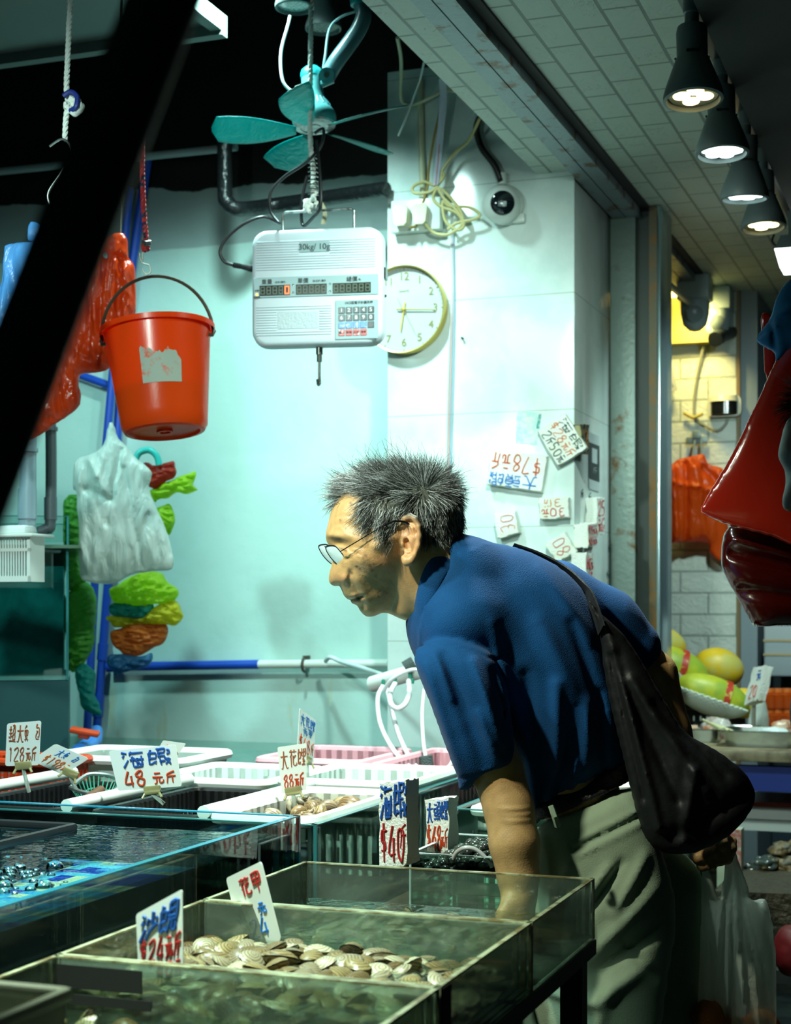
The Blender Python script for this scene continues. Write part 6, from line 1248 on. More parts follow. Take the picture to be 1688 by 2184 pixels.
# black wall pipe
q = [P(480, 250, 4.42), P(480, 405, 4.42), P(486, 432, 4.42), P(512, 446, 4.42)]+[PW(600, 436, 4.12), PW(825, 404, 4.0)]
o = MB().tube(spline(q, 6), .021, 16).build('wall_pipe', mat('black_taped_pipe', (.010, .012, .013), .28, bump=.5, bs=60)); tag(o, 'thick black taped pipe bending along the wall above the scale', 'pipe'); origin_to(o, q[1])
cav = empty('cable_trunk', PW(300, 349, CW-.05), 'x', 'x'); bpy.data.objects.remove(cav)
# ---- clock
cc = PW(867, 663, CP); RCk = .1185
CK = empty('wall_clock', cc, 'round white wall clock with gold rim showing quarter past six, half behind the scale', 'clock'); mC = frame(cc)@Matrix.Rotation(math.pi/2, 4, 'X')      # local z points out of the wall
gold = mat('brass_rim', (.62, .48, .10), .3, .55); goldp = mat('gold_print', (.26, .24, .06), .5)
MB().lathe([(RCk*.955, .004), (RCk*.955, .026), (RCk*.965, .032), (RCk*.985, .033), (RCk, .026), (RCk*1.0, .002), (RCk*.9, .001)], 64, mC).build('rim', gold, CK)
MB().lathe([(.0001, .017), (RCk*.957, .017), (RCk*.957, .014), (.0001, .014)], 64, mC).build('dial', mat('clock_dial', (.48, .53, .52), .4), CK)
fc = lambda a, r, z=.0185: mC @ Vector((r*math.sin(a), r*math.cos(a), z))
for h in range(1, 13): printed(str(h), .030, goldp, face(fc(h*math.pi/6, RCk*.745), WX, ZX), name='numeral', parent=CK)
b = MB()
for k in range(60): a = k*math.pi/30; b.tube([fc(a, RCk*(.90 if k % 5 else .885)), fc(a, RCk*.935)], .0005 if k % 5 else .0009, 4)
b.build('minute_marks', goldp, CK); printed('QUARTZ', .007, goldp, face(fc(0, RCk*.42), WX, ZX), parent=CK)
b = MB(); b.tube([fc(math.radians(189), -.02, .021), fc(math.radians(189), .058, .021)], [.0022, .0017], 6); b.build('hour_hand', gold, CK)
b = MB(); b.tube([fc(math.radians(94), -.02, .023), fc(math.radians(94), .088, .023)], [.0020, .0013], 6); b.build('minute_hand', gold, CK)
b = MB(); b.tube([fc(math.radians(152), -.034, .025), fc(math.radians(152), .075, .025)], .0006, 5); b.lathe([(.005, .020), (.005, .027), (.0001, .028)], 16, mC); b.build('second_hand', gold, CK)
# ---- twin socket with plugs
cream = mat('yellowed_white_plastic', (.68, .68, .48), .3); crm2 = mat('old_cream_cable', (.52, .46, .20), .45); crm3 = mat('pale_cream_cable', (.58, .60, .42), .45)
so_ = empty('wall_socket', PW(896, 464, CP), 'twin wall socket with two cream plugs high on the pillar', 'socket'); m0 = frame(PW(896, 464, CP))
MB().box((-.071, -.034, -.043), (.068, -.0015, .043), m0, .004).build('back_box', mat('socket_white', (.62, .70, .66), .3), so_)
for (x, lb) in ((-.036, 0), (.018, 1)):
    b = MB(); b.prism([(-.021, .018), (-.014, .027), (.014, .027), (.021, .018), (.017, -.020), (.010, -.027), (-.010, -.027), (-.017, -.020)], -.058, -.0345, m0 @ Matrix.Translation((x, 0, -.004))); o = b.build('plug', cream, so_)
def wcable(label, pts, r, m, c=CP-.035, name='cable', sm=7, cat='cable'):
    q = [PW(p[0], p[1], p[2] if len(p) > 2 else c) for p in pts]; o = MB().tube(spline(q, sm), r, 8).build(name, m); tag(o, label, cat); origin_to(o, q[0]); return o
wcable('cream cable coiled and knotted beside the twin socket', [(1024, 252, CP-.1), (1000, 300, CP-.06), (972, 325), (945, 362), (940, 385), (920, 408), (885, 412), (882, 398), (905, 388), (930, 395), (948, 375), (938, 366), (930, 385), (945, 420), (975, 450), (990, 480), (975, 490), (950, 470), (945, 430), (960, 440), (1000, 442), (1024, 458), (1010, 468), (975, 476), (955, 490)], .0042, crm2)
wcable('cream cable looping from the right plug up into the coil', [(908, 478, CP-.05), (925, 496), (955, 500), (985, 480), (985, 455), (960, 420), (938, 402), (928, 410), (925, 425), (940, 440), (975, 455), (992, 478)], .0042, crm2)
wcable('brown cable from the left plug rising behind the coil', [(875, 485, CP-.05), (890, 478), (900, 440), (912, 400), (915, 360), (925, 300), (936, 250), (942, 215)], .0036, mat('brown_cable', (.30, .20, .05), .5))
wcable('pale cable hanging in a bend at the pillar top', [(848, 80, CP-.2), (856, 130, CP-.12), (855, 200, CP-.05), (862, 220, CP-.02), (885, 222, CP-.02), (922, 206, CP-.03), (945, 194, CP-.02), (972, 194, CP-.01)], .0050, crm3)
wcable('loose white wire end dangling at the pillar top', [(905, 132, CP-.16), (896, 170, CP-.12), (880, 215, CP-.10), (862, 262, CP-.10), (850, 290, CP-.10)], .0030, mat('white_cord'))
wcable('short white wire stub at the ceiling edge beside the black conduit', [(1016, 234, CP-.05), (1006, 248, CP-.05), (998, 262, CP-.05)], .003, mat('white_cord'))
o = pipe('cream conduit running down the pillar to the socket', [(897, 172), (899, 300), (903, 428)], .0085, mat('cream_conduit', (.52, .52, .36), .5), 'conduit', c=CP-.010)
b = MB(); pts = spline([PW(944, 168, CP-.10), PW(946, 210, CP-.07), PW(940, 290, CP-.045), PW(934, 360, CP-.04), PW(930, 395, CP-.04)], 8)
V = [];
for i, p in enumerate(pts): w = WX*(.010-.004*abs(i/len(pts)-.3)); V += [p-w, p+w, p+w-DX*.002, p-w-DX*.002]
b.add(V, [(i*4+j, i*4+(j+1) % 4, i*4+4+(j+1) % 4, i*4+4+j) for i in range(len(pts)-1) for j in range(4)]); o = b.build('packing_strap', film('white_strap_film', (.70, .74, .86), .85, .3, .2)); tag(o, 'folded white plastic strap hanging from the ceiling edge to the coil', 'strap')
MB().tube([p-DX*.003 for p in pts[18:]], .0011, 5).build('red_stripe', mat('red_stripe', (.7, .12, .08), .5), o)
for k, (dx_, m_, lb) in enumerate(((0, 'white', 'thin white cable down the pillar, left of three'), (5, 'pink', 'thin pink cable down the pillar, middle of three'), (10, 'blue', 'thin pale blue cable down the pillar, right of three'))):
    mm = {'white': mat('thin_white', (.66, .72, .70), .4), 'pink': mat('thin_pink', (.62, .42, .42), .4), 'blue': mat('thin_blue', (.30, .48, .60), .4)}[m_]
    wcable(lb, [(962+dx_*.5, 500, CP-.004), (964+dx_*.5, 620, CP-.004), (958+dx_, 750, CP-.004), (954+dx_, 900, CP-.004), (950+dx_, 1120, CP-.004), (948+dx_, 1400, CP-.004)], .0022, mm, sm=4)
for (x, y, lb) in ((988, 722, 'small rusty nail in the pillar below the clock'), (993, 1044, 'small rusty nail in the pillar left of the upside-down 78 block')):
    p = PW(x, y, CP); o = MB().tube([p, p-DX*.012], .003, 8).build('nail', mat('rust_nail', (.05, .03, .02), .7)); tag(o, lb, 'nail'); origin_to(o, p)
# ---- dome camera
dc = PW(1072, 436, CP-.03); rD = 41*dc.y/F
DM = empty('dome_camera', PW(1076, 436, CP), 'white dome security camera on the pillar below a black conduit', 'camera')
b = MB(); b.lathe([(rD*1.02, 0), (rD*1.04, .018), (rD*.92, .028), (.001, .028)], 40, frame(PW(1080, 440, CP)) @ Matrix.Rotation(math.pi/2, 4, 'X')); b.box((.02, -.02, -.05), (.055, -.002, -.025), frame(PW(1080, 440, CP)), .004); b.build('base', mat('camera_white', (.62, .68, .64), .3), DM)
me = bpy.data.meshes.new('ball'); bm = bmesh.new(); bmesh.ops.create_uvsphere(bm, u_segments=40, v_segments=24, radius=rD); bm.to_mesh(me); bm.free(); link('ball', me, mat('camera_white'), DM, Matrix.Translation(PW(1070, 436, CP-.045)))
vd = (Vector((-.28, -1, -.16))).normalized(); mV = frame(PW(1070, 436, CP-.045), Vector((1, 0, 0)), None, vd)
MB().lathe([(rD*.60, rD*.82), (rD*.62, rD*.86), (rD*.56, rD*.93), (rD*.3, rD*1.0), (.0001, rD*1.02)], 32, mV).build('lens_window', mat('black_lens', (.006, .010, .012), .08, spec=.8), DM)
b = MB(); b.box((-.012, -.010, rD*1.0), (.010, .004, rD*1.045), mV, .001); b.build('sensor', mat('lens_grey', (.10, .13, .14), .2, c2=(.4, .45, .45), ns=80), DM); MB().lathe([(.012, 0), (.012, .03)], 16, frame(PW(1072, 394, CP-.02))).build('cable_gland', mat('camera_white'), DM)
q = spline([PW(1024, 250, CP-.03), PW(1017, 275, CP-.03), PW(1028, 315, CP-.03), PW(1055, 352, CP-.03), PW(1070, 388, CP-.025)], 14)
o = MB().tube(q, [.0095 if i % 2 else .0083 for i in range(len(q))], 12).build('conduit', mat('black_conduit', (.012, .012, .010), .35)); tag(o, 'black corrugated conduit curving down to the dome camera', 'conduit'); origin_to(o, q[0])
# ---- foam blocks stuck on the pillar
def fpw(pts, th): return Quad.of([PW(x, y, CP-th) for x, y in pts])
foam_block('tilted foam block with black and red prices, below the newspaper scrap\'s right', fpw([(1205, 882), (1253, 955), (1190, 994), (1146, 920)], .022), .0215, [('海蝦', 'black', .05, .70, .95, .96, .0017), ('$28元斤', 'orange', .03, .38, .97, .68, .0017), ('2斤50元', 'black', .12, .06, .97, .36, .0018)])
foam_block('large foam block stuck upside down, 78 in red over blue', fpw([(1155, 1050), (1037, 1033), (1048, 955), (1168, 972)], .026), .0255, [('大頭蝦', 'sky', .08, .62, .98, .98, .0022), ('$78元斤', 'red', .06, .08, .97, .56, .0024)])
foam_block('small foam block upside down with red 30 and 3', fpw([(1214, 1103), (1152, 1108), (1148, 1062), (1213, 1060)], .026), .0255, [('30元', 'red', .10, .52, .92, .94, .0018), ('3份', 'orange', .2, .08, .85, .46, .0014)])
foam_block('small foam block with a thin 30 turned on its side', fpw([(1062, 1148), (1053, 1095), (1098, 1088), (1107, 1136)], .028), .0275, [('30', 'red', .12, .12, .88, .80, .0014)])
foam_block('foam block with a thin 80 turned on its side, above the man\'s shoulder', fpw([(1188, 1200), (1163, 1160), (1204, 1134), (1229, 1176)], .026), .0255, [('80', 'red', .12, .15, .9, .80, .0014)])
q = Quad.of([PW(x, y, CP-.0015) for x, y in ((1103, 877), (1156, 880), (1146, 949), (1099, 948))]); o = q.board(.001, .02).build('newspaper_scrap', mat('faded_teal_newsprint', (.42, .66, .64), .7, c2=(.66, .74, .66), ns=70, nd=8, lo=.42, hi=.6), None, None, False); tag(o, 'faded teal newspaper scrap stuck high on the pillar', 'paper')
MB().add([q.at(.86, .5, .0004), q.at(1, .5, .0004), q.at(1, .95, .0004), q.at(.9, .95, .0004)], [(0, 1, 2, 3)]).build('dark_print', mat('teal_print', (.05, .30, .28), .6, c2=(.4, .6, .55), ns=120, lo=.5, hi=.6), o)
# right flank of the pillar
def PS(px, py, s):
    r = P(px, py, 1.0)-Vector((0, 0, HC)); t = s/(r.dot(WX)); return Vector((0, 0, HC))+r*t
def flank(label, x0, x1, y0, y1, th, lines, m=None, tilt=0):
    a, b_, c, d = [PS(*q, sP1+th) for q in ((x0, y0), (x1, y0+tilt), (x1, y1+tilt), (x0, y1))]; return foam_block(label, Quad.of([a, b_, c, d]), th-.0008, lines, m=m)
flank('grimy dark foam scrap at the pillar corner', 1240, 1258, 905, 968, .020, [('3', 'orange', .3, .2, .9, .8, .001)], mat('grimy_foam', (.30, .28, .14), .8, c2=(.04, .04, .03), ns=50, lo=.45, hi=.55, bump=.4, bs=200))
flank('foam block lettered 25 on the pillar flank', 1275, 1291, 1062, 1142, .032, [('25', 'darkred', .05, .52, .95, .92, .0018), ('元份', 'darkred', .05, .08, .95, .46, .0015)], tilt=-2)
flank('foam block with small dark red writing below the 25 block', 1255, 1275, 1118, 1168, .038, [('$8元元', 'darkred', .05, .52, .95, .92, .0012), ('斤8元元', 'darkred', .05, .08, .95, .46, .0012)], tilt=-4)
flank('foam block lettered 60 at the pillar corner above the man\'s back', 1251, 1266, 1178, 1256, .040, [('60元', 'darkred', .05, .55, .95, .9, .0014), ('1份', 'darkred', .2, .15, .9, .5, .0012)], tilt=3)
def flat(label, name, cat, pts, s, m, th=.001):
    q = Quad.of([PS(x, y, s) for x, y in pts]); o = q.board(th, .02).build(name, m, None, None, False); return tag(o, label, cat), q
o, q = flat('narrow notice with a black panel on the pillar flank', 'notice', 'notice', ((1257, 921), (1279, 930), (1279, 1050), (1257, 1042)), sP1+.0025, mat('grey_notice_paper', (.46, .54, .54), .5))
MB().add([q.at(.0, .18, .0006), q.at(1, .18, .0006), q.at(1, .82, .0006), q.at(0, .82, .0006)], [(0, 1, 2, 3)]).build('black_panel', mat('notice_black', (.02, .03, .035), .4), o)
MB().add([q.at(.25, .48, .0010), q.at(.75, .48, .0010), q.at(.75, .74, .0010), q.at(.25, .74, .0010)], [(0, 1, 2, 3)]).build('pale_patch', mat('notice_pale', (.50, .58, .58), .5), o)
b = MB(); q.text(b, '斤', .3, .3, .8, .42, .0008); b.build('lettering', mat('notice_pale'), o)
for k, (x, y, ch, ink_) in enumerate(((1241, 1052, '斤', 'black'), (1258, 1060, '斤', 'black'), (1300, 1170, '斤', 'black'), (1296, 1225, '斤', 'black'))):
    q = Quad.of([PS(x-3, y-9, sP1+.0012), PS(x+5, y-9, sP1+.0012), PS(x+5, y+9, sP1+.0012), PS(x-3, y+9, sP1+.0012)]); b = MB(); q.text(b, ch, 0, 0, 1, 1, .0012)
    o = b.build('pen_mark', INK[ink_]); tag(o, ('dark pen scrawl on the pillar flank left of the notice foot', 'dark pen scrawl on the pillar flank just under the notice', 'dark pen scrawl on the pillar flank right of the small red-written block', 'lowest dark pen scrawl on the pillar flank')[k], 'scrawl')
# ---- air manifold, hoses and air stones at the pillar foot
hose = mat('clear_white_hose', (.70, .78, .80), .2, spec=.6); stone = mat('dark_air_stone', (.06, .085, .085), .8, bump=.6, bs=300)
AM = empty('air_manifold', PW(850, 1440, CP-.06), 'white plastic air pipe with green nozzles at the pillar foot', 'air pipe')
b = MB(); a = P(792, 1460, 3.72); c = P(960, 1412, 3.55); b.tube([a, a+(c-a)*.02, c], [.012, .019, .019], 20); b.build('pipe', mat('white_pvc'), AM)
g = MB()
for (x, y) in ((818, 1460), (843, 1454), (875, 1446), (880, 1458)): p = P(x, y, 3.60); g.lathe([(.004, 0), (.0045, .008), (.003, .012), (.0001, .012)], 10, frame(p))
g.build('nozzle', mat('green_nozzle', (.01, .20, .14), .4), AM)
def hoseobj(label, pts, r=.0052, stoneat=None):
    q = [P(*p) for p in pts]; o = MB().tube(spline(q, 8), r, 10).build('air_hose', hose); tag(o, label, 'hose'); origin_to(o, q[0])
    if stoneat: MB().tube([P(*stoneat[0]), P(*stoneat[1])], .0155, 16).build('air_stone', stone, o)
    return o
hoseobj('air hose looping widest from the manifold down to the pink baskets', [(817, 1463, 3.60), (806, 1490, 3.56), (812, 1545, 3.52), (840, 1600, 3.46), (880, 1640, 3.38), (920, 1655, 3.30), (950, 1660, 3.26)])
hoseobj('air hose falling behind the widest loop', [(824, 1465, 3.62), (835, 1510, 3.58), (852, 1570, 3.54), (880, 1625, 3.46), (905, 1645, 3.40), (935, 1648, 3.36), (960, 1634, 3.34), (970, 1615, 3.34)])
hoseobj('short air hose making a tight U under the manifold', [(843, 1458, 3.60), (832, 1480, 3.56), (835, 1502, 3.54), (848, 1511, 3.54), (864, 1502, 3.54), (873, 1480, 3.56), (872, 1452, 3.60)], .0062)
hoseobj('air hose hanging straight with a dark air stone at its end', [(905, 1470, 3.52), (901, 1520, 3.5), (903, 1575, 3.48), (908, 1612, 3.47)], .0045, ((908, 1612, 3.47), (911, 1637, 3.47)))
hoseobj('air hose looping over the manifold with a dark air stone', [(820, 1472, 3.56), (835, 1450, 3.54), (862, 1434, 3.53), (890, 1428, 3.52), (920, 1440, 3.5)], .0045, ((864, 1425, 3.6), (884, 1413, 3.6)))
hoseobj('pale bent hose on the white wall pipe', [(695, 1410, 4.52), (705, 1402, 4.48), (730, 1412, 4.42), (770, 1424, 4.2), (815, 1440, 3.72)], .0065)
hoseobj('pale hose arching over the snail tank', [(965, 1838, 2.38), (975, 1818, 2.37), (995, 1808, 2.36), (1020, 1815, 2.36), (1045, 1840, 2.36), (1050, 1850, 2.36)], .0035)
gc_ = empty('glass_corner', P(785, 1640, 4.0), 'small clear glass divider at the wall beside the pillar foot', 'glass pane')
b = MB(); A_ = [P(738, 1608, 3.95), P(823, 1594, 4.15), P(823, 1660, 4.15), P(738, 1660, 3.95)]; th_ = Vector((.004, .006, 0)); b.add(A_+[p+th_ for p in A_], [(0, 1, 2, 3), (7, 6, 5, 4), (0, 4, 5, 1), (1, 5, 6, 2), (2, 6, 7, 3), (3, 7, 4, 0)]); b.build('pane', gtank, gc_)
b = MB(); b.tube([A_[0], A_[1]], .003, 6); b.tube([A_[1], A_[2]], .004, 6); b.tube([A_[0], A_[3]], .004, 6); b.build('edging', mat('teal_glass_edge', (.10, .42, .40), .2), gc_)
# ================================================================ RIGHT-HAND SIDE
# red plastic sheets and bag rolls hanging at the right
glossr = mat('glossy_red_plastic', (.42, .018, .006), .16, spec=.6, coat=.4)
o = pillow('plastic_sheet', [(1700, 630), (1688, 668), (1672, 724), (1643, 795), (1590, 910), (1549, 993), (1499, 1080), (1505, 1096), (1560, 1121), (1643, 1144), (1700, 1168), (1800, 1190), (1820, 1000), (1810, 640)], 2.55, .20, .0036, .0008, 60, glossr, None, .03, 71, .02,
           ()); tag(o, 'glossy red plastic sheet hanging at the right edge before the orange bags', 'plastic sheet')
rb = empty('bag_roll', P(1640, 1330, 2.62), 'dark red roll of plastic bags with a serrated edge, right edge under the red sheet', 'bag')
b = MB(); top = [(1556, 1118), (1600, 1120), (1680, 1150), (1790, 1190)]; lowx = [(1606, 1330), (1640, 1336), (1700, 1334), (1790, 1332)]
def rollf(u, v):
    # a drooping half-open tube: u round the opening, v along it
    a = math.radians(-95+250*u); c = P(1665+40*v, 1200+72*v, 2.62); rx = (.082-.010*v); rz = (.062+.004*v); jag = .002*(math.sin(u*260)) if v > .98 else 0
    return c+Vector((-rx*math.cos(a)*1.0, -.05+.11*v-.055*math.sin(a), rz*math.sin(a)*.9-.02*math.cos(a)+jag))
b.grid(120, 24, lambda u, v: rollf(u, v)); 
V_ = [(1556, 1123), (1540, 1180), (1545, 1219), (1575, 1275), (1605, 1327), (1624, 1335), (1690, 1333), (1800, 1333), (1820, 1180), (1700, 1160), (1630, 1130)]
bpy.data.objects.remove(rb)
rb = pillow('bag_roll', V_, 2.62, .55, .004, .002, 60, mat('dark_red_roll', (.045, .002, .001), .22, coat=.35), None, .075, 73, .0, [((1556, 1150), (1700, 1190), 10, .008), ((1560, 1180), (1800, 1240), 12, -.012), ((1580, 1260), (1800, 1290), 14, -.01)]); tag(rb, 'dark red roll of plastic bags with a serrated lower edge below the red sheet', 'bag')
b = MB()
for k in range(46): x = 1606+k*3.2; p = P(x, 1333, 2.62); b.add([p+Vector((-.0012, -.014, .004)), p+Vector((.0012, -.014, .004)), p+Vector((0, -.012, -.003)), p+Vector((0, .01, .003))], [(0, 1, 2), (0, 2, 3), (1, 3, 2), (0, 3, 1)])
b.build('serrated_edge', mat('dark_red_roll'), rb)
o = pillow('strap', [(1622, 676), (1640, 668), (1660, 700), (1648, 810), (1634, 806), (1628, 740)], 2.60, .3, .004, .002, 80, glossr, None, .012, 75); tag(o, 'folded red plastic strap behind the blue bag, right edge', 'strap')
bb = mat('blue_plastic_matte', (.035, .24, .52), .45, spec=.4)
o = pillow('blue_bag', [(1677, 602), (1700, 596), (1760, 640), (1740, 760), (1690, 740), (1656, 777), (1650, 752), (1612, 726), (1643, 680), (1655, 640)], 2.50, .35, .004, .004, 90, bb, None, .03, 76, .006, [((1640, 690), (1656, 770), 5, -.010), ((1645, 680), (1700, 650), 6, .009), ((1650, 700), (1620, 730), 6, .006)]); tag(o, 'folded blue plastic bag above the red sheet, right edge', 'bag')
MB().tube([P(1700, 600, 2.52), P(1720, 300, 2.5), Vector((P(1720, 300, 2.5).x, 2.5, ZC))], .004, 6).build('cord', mat('dark_cord', (.02, .02, .02), .6), o)
# orange bags on the brick pillar
o = pillow('plastic_bag', [(1448, 980), (1470, 975), (1490, 970), (1502, 968), (1510, 990), (1540, 1000), (1560, 1030), (1552, 1120), (1556, 1150), (1545, 1200), (1515, 1178), (1512, 1158), (1455, 1156), (1414, 1156), (1412, 1100), (1415, 1010), (1435, 990)], 5.64, .45, .007, .012, 60, film('orange_film', (.80, .10, .008), .97, .35, .3), None, .08, 80, .02,
           [((1430, 1000), (1440, 1150), 6, .020), ((1460, 990), (1462, 1150), 5, -.02), ((1480, 1000), (1500, 1140), 7, .018), ((1420, 1030), (1520, 1050), 6, .015), ((1500, 1000), (1545, 1050), 8, -.02)], stretch=.5); tag(o, 'bunch of orange plastic bags hung on the white brick pillar', 'bag')
q0 = PW(1487, 940, CB-.02); b = MB(); m_ = frame(q0); b.box((-.038, -.004, -.012), (.038, .006, .014), m_, .002); b.box((-.016, -.012, .005), (.016, 0, .035), m_, .004); b.tube([q0+Vector((-.01, -.015, 0)), q0+Vector((-.03, -.06, -.11)), q0+Vector((-.02, -.08, -.12))], .004, 6); b.tube([q0+Vector((.012, -.015, 0)), q0+Vector((.008, -.06, -.11)), q0+Vector((.02, -.08, -.10))], .004, 6)
o = b.build('wall_hook', mat('grey_blue_clip', (.20, .28, .32), .4, .3)); tag(o, 'grey metal hook plate above the orange bags', 'hook'); origin_to(o, q0)
# motion sensor and its wires
q0 = PW(1548, 868, CB); SN = empty('wall_sensor', q0, 'rounded white wall box with dark front on the brick pillar', 'sensor'); m_ = frame(q0)
b = MB(); b.prism(rrect(.118, .074, .02, 5), -.03, -.001, m_); b.build('back_plate', mat('sensor_white', (.60, .62, .52), .35), SN)
b = MB()
def sn_f(u, v): a = math.pi*u; return (-.047*math.cos(a), -.03-.030*math.sin(a), -.030+.046*v)
b.grid(20, 5, sn_f, m_); b.build('dark_front', mat('dark_front', (.01, .012, .014), .15, spec=.7), SN); b = MB(); b.add([(-.050*math.cos(math.pi*k/14), -.028-.036*math.sin(math.pi*k/14), .015) for k in range(15)]+[(-.046*math.cos(math.pi*k/14), -.028-.026*math.sin(math.pi*k/14), .036) for k in range(15)], [(k, k+1, k+16, k+15) for k in range(14)]+[tuple(range(29, 14, -1))], m_); b.build('cap', mat('sensor_white'), SN)
wcable('thin cable from the ceiling cameras down the brick pillar', [(1502, 735, CB-.03), (1490, 790, CB-.015), (1482, 850, CB-.012), (1484, 888, CB-.012), (1500, 905, CB-.012), (1530, 918, CB-.012), (1548, 905, CB-.012), (1552, 893, CB-.012)], .005, mat('grey_cable', (.30, .32, .26), .5))
wcable('yellowish taped wire end crossing the camera cable', [(1460, 880, CB-.02), (1478, 890, CB-.02), (1492, 886, CB-.02), (1500, 882, CB-.02)], .006, mat('yellow_tape', (.55, .45, .10), .5))
# poster board by the post
q = Quad.of([PW(1380, 705, CB-.05), PW(1424, 722, CB-.05), PW(1446, 832, CB-.05), PW(1380, 846, CB-.05)]); o = q.board(.006, .02).build('poster_board', mat('grey_white_poster', (.46, .50, .50), .5), None, None, False); tag(o, 'grey-white printed board leaning at the post, on the brick pillar', 'poster'); 
b = MB(); b.add([q.at(.5+.34*math.cos(k*math.pi/12), .56+.30*math.sin(k*math.pi/12), .001) for k in range(24)], [tuple(range(24))]); b.add([q.at(.35, .06, .001), q.at(.92, .08, .001), q.at(.80, .24, .001)], [(0, 1, 2)]); b.build('printed_shape', mat('poster_print', (.30, .35, .36), .5), o)
# ceiling cameras and conduit beyond the post
cw = mat('camera_blue_white', (.42, .54, .58), .4)
def bulletcam(label, px, py, Y, k, grp):
    p = P(px, py, Y); top = Vector((p.x, p.y, ZC-.002)); r = empty('ceiling_camera', top, label, 'camera', grp); h = top.z-p.z
    b = MB(); b.box((-.055*k, -.05*k, -.085*k), (.055*k, .05*k, 0), frame(top), .008); b.build('housing', cw, r)
    MB().lathe([(.050*k, -.085*k), (.048*k, -.13*k), (.040*k, -.165*k), (.020*k, -.185*k), (.0001, -.19*k)], 28, frame(top)).build('dome', cw, r)
    MB().lathe([(.026*k, .03*k), (.028*k, .052*k), (.020*k, .056*k), (.0001, .057*k)], 24, frame(top+Vector((-.01, -.005, -.125*k)), (1, 0, 0), None, (-.2, -1, -.25))).build('lens_cover', mat('camera_shell_grey', (.26, .34, .37), .3), r)
    return r
bulletcam('blue-white security camera under the ceiling, nearest the post', 1483, 640, 5.42, 1.0, 'ceiling cameras'); bulletcam('blue-white security camera under the ceiling, behind the nearest one', 1530, 672, 5.62, .95, 'ceiling cameras')
c3 = empty('ceiling_camera', P(1552, 700, 5.75), 'dark bullet camera beside the blue-white ceiling cameras', 'camera', 'ceiling cameras'); MB().tube([P(1530, 718, 5.55), P(1565, 708, 5.7)], .022, 14).build('barrel', mat('dark_camera', (.03, .04, .045), .4), c3); MB().tube([P(1526, 724, 5.53), P(1532, 719, 5.55)], .027, 14).build('hood', mat('dark_camera'), c3); MB().tube([P(1556, 705, 5.68), Vector((P(1556, 705, 5.68).x, 5.68, ZC))], .016, 10).build('mount', cw, c3)
o = MB().tube([P(1396, 580, 4.75), P(1472, 645, 5.35)], .011, 12).build('ceiling_conduit', mat('pale_conduit', (.40, .44, .36), .4)); tag(o, 'pale conduit running under the ceiling to the blue-white cameras', 'conduit'); origin_to(o, P(1396, 580, 4.75))
# warm lamp on the ochre soffit
wl = PW(1420, 622, CB-.12); o = MB().box((-.09, -.03, -.018), (.07, .03, .018), frame(wl), .004).build('strip_lamp', mat('lit_warm_strip', (.9, .8, .4), .4, emit=(1, .78, .20), es=9)); tag(o, 'lit warm strip lamp under the ochre soffit beside the post', 'lamp'); origin_to(o, wl)
spot('warm_lamp', (wl.x+.05, wl.y-.12, wl.z-.05), (wl.x+.25, wl.y+.10, 1.9), 14, (1, .80, .25), 140, 1, .05)
spot('stall_lamp', (1.10, 4.38, 2.16), (1.15, 5.0, .9), 60, (.72, 1, .95), 150, 1, .05)
# ---- fruit stall
ZT = .86
tb = empty('stall_table', P(1600, 1600, 4.75), 'wooden stall table with a blue rail, right of the old man', 'table')
c_t = DX.dot(P(1600, 1590, 4.55)); s_t = WX.dot(P(1470, 1590, 4.75))
MB().box((s_t-.12, 4.47, ZT-.03), (s_t+1.1, 5.40, ZT), FM0, .003).build('top', mat('worn_plank', (.26, .22, .13), .5, c2=(.12, .09, .05), ns=10), tb)
MB().box((s_t-.08, 4.51, ZT-.115), (s_t+1.05, 4.54, ZT-.045), FM0).build('rail', mat('blue_paint_rail', (.01, .03, .22), .45), tb)
for (s, c) in ((s_t-.06, 4.58), (s_t+1.0, 4.58), (s_t-.06, 5.34), (s_t+1.0, 5.34)): MB().box((s-.02, c-.02, 0), (s+.02, c+.02, ZT-.03), FM0).build('leg', stand, tb)
MB().box((s_t-.10, 4.62, ZT-.24), (s_t+1.05, 5.36, ZT-.215), FM0).build('shelf', mat('white_shelf', (.55, .62, .60), .4), tb)
bx = MB().box((s_t+.16, 4.66, ZT-.213), (s_t+.40, 4.92, ZT-.165), FM0, .004).build('flat_box', mat('white_red_box', (.60, .62, .60), .5)); tag(bx, 'flat white box with a red edge on the stall\'s lower shelf', 'box'); origin_to(bx, SD(s_t+.28, 4.79, ZT-.213)); MB().box((s_t+.158, 4.658, ZT-.176), (s_t+.402, 4.922, ZT-.163), FM0).build('red_edge', redp, bx)
bx = MB().box((s_t+.44, 4.66, ZT-.213), (s_t+.74, 4.92, ZT-.150), FM0, .004).build('flat_box', redp); tag(bx, 'flat red box on the stall\'s lower shelf at the photo edge', 'box'); origin_to(bx, SD(s_t+.59, 4.79, ZT-.213))
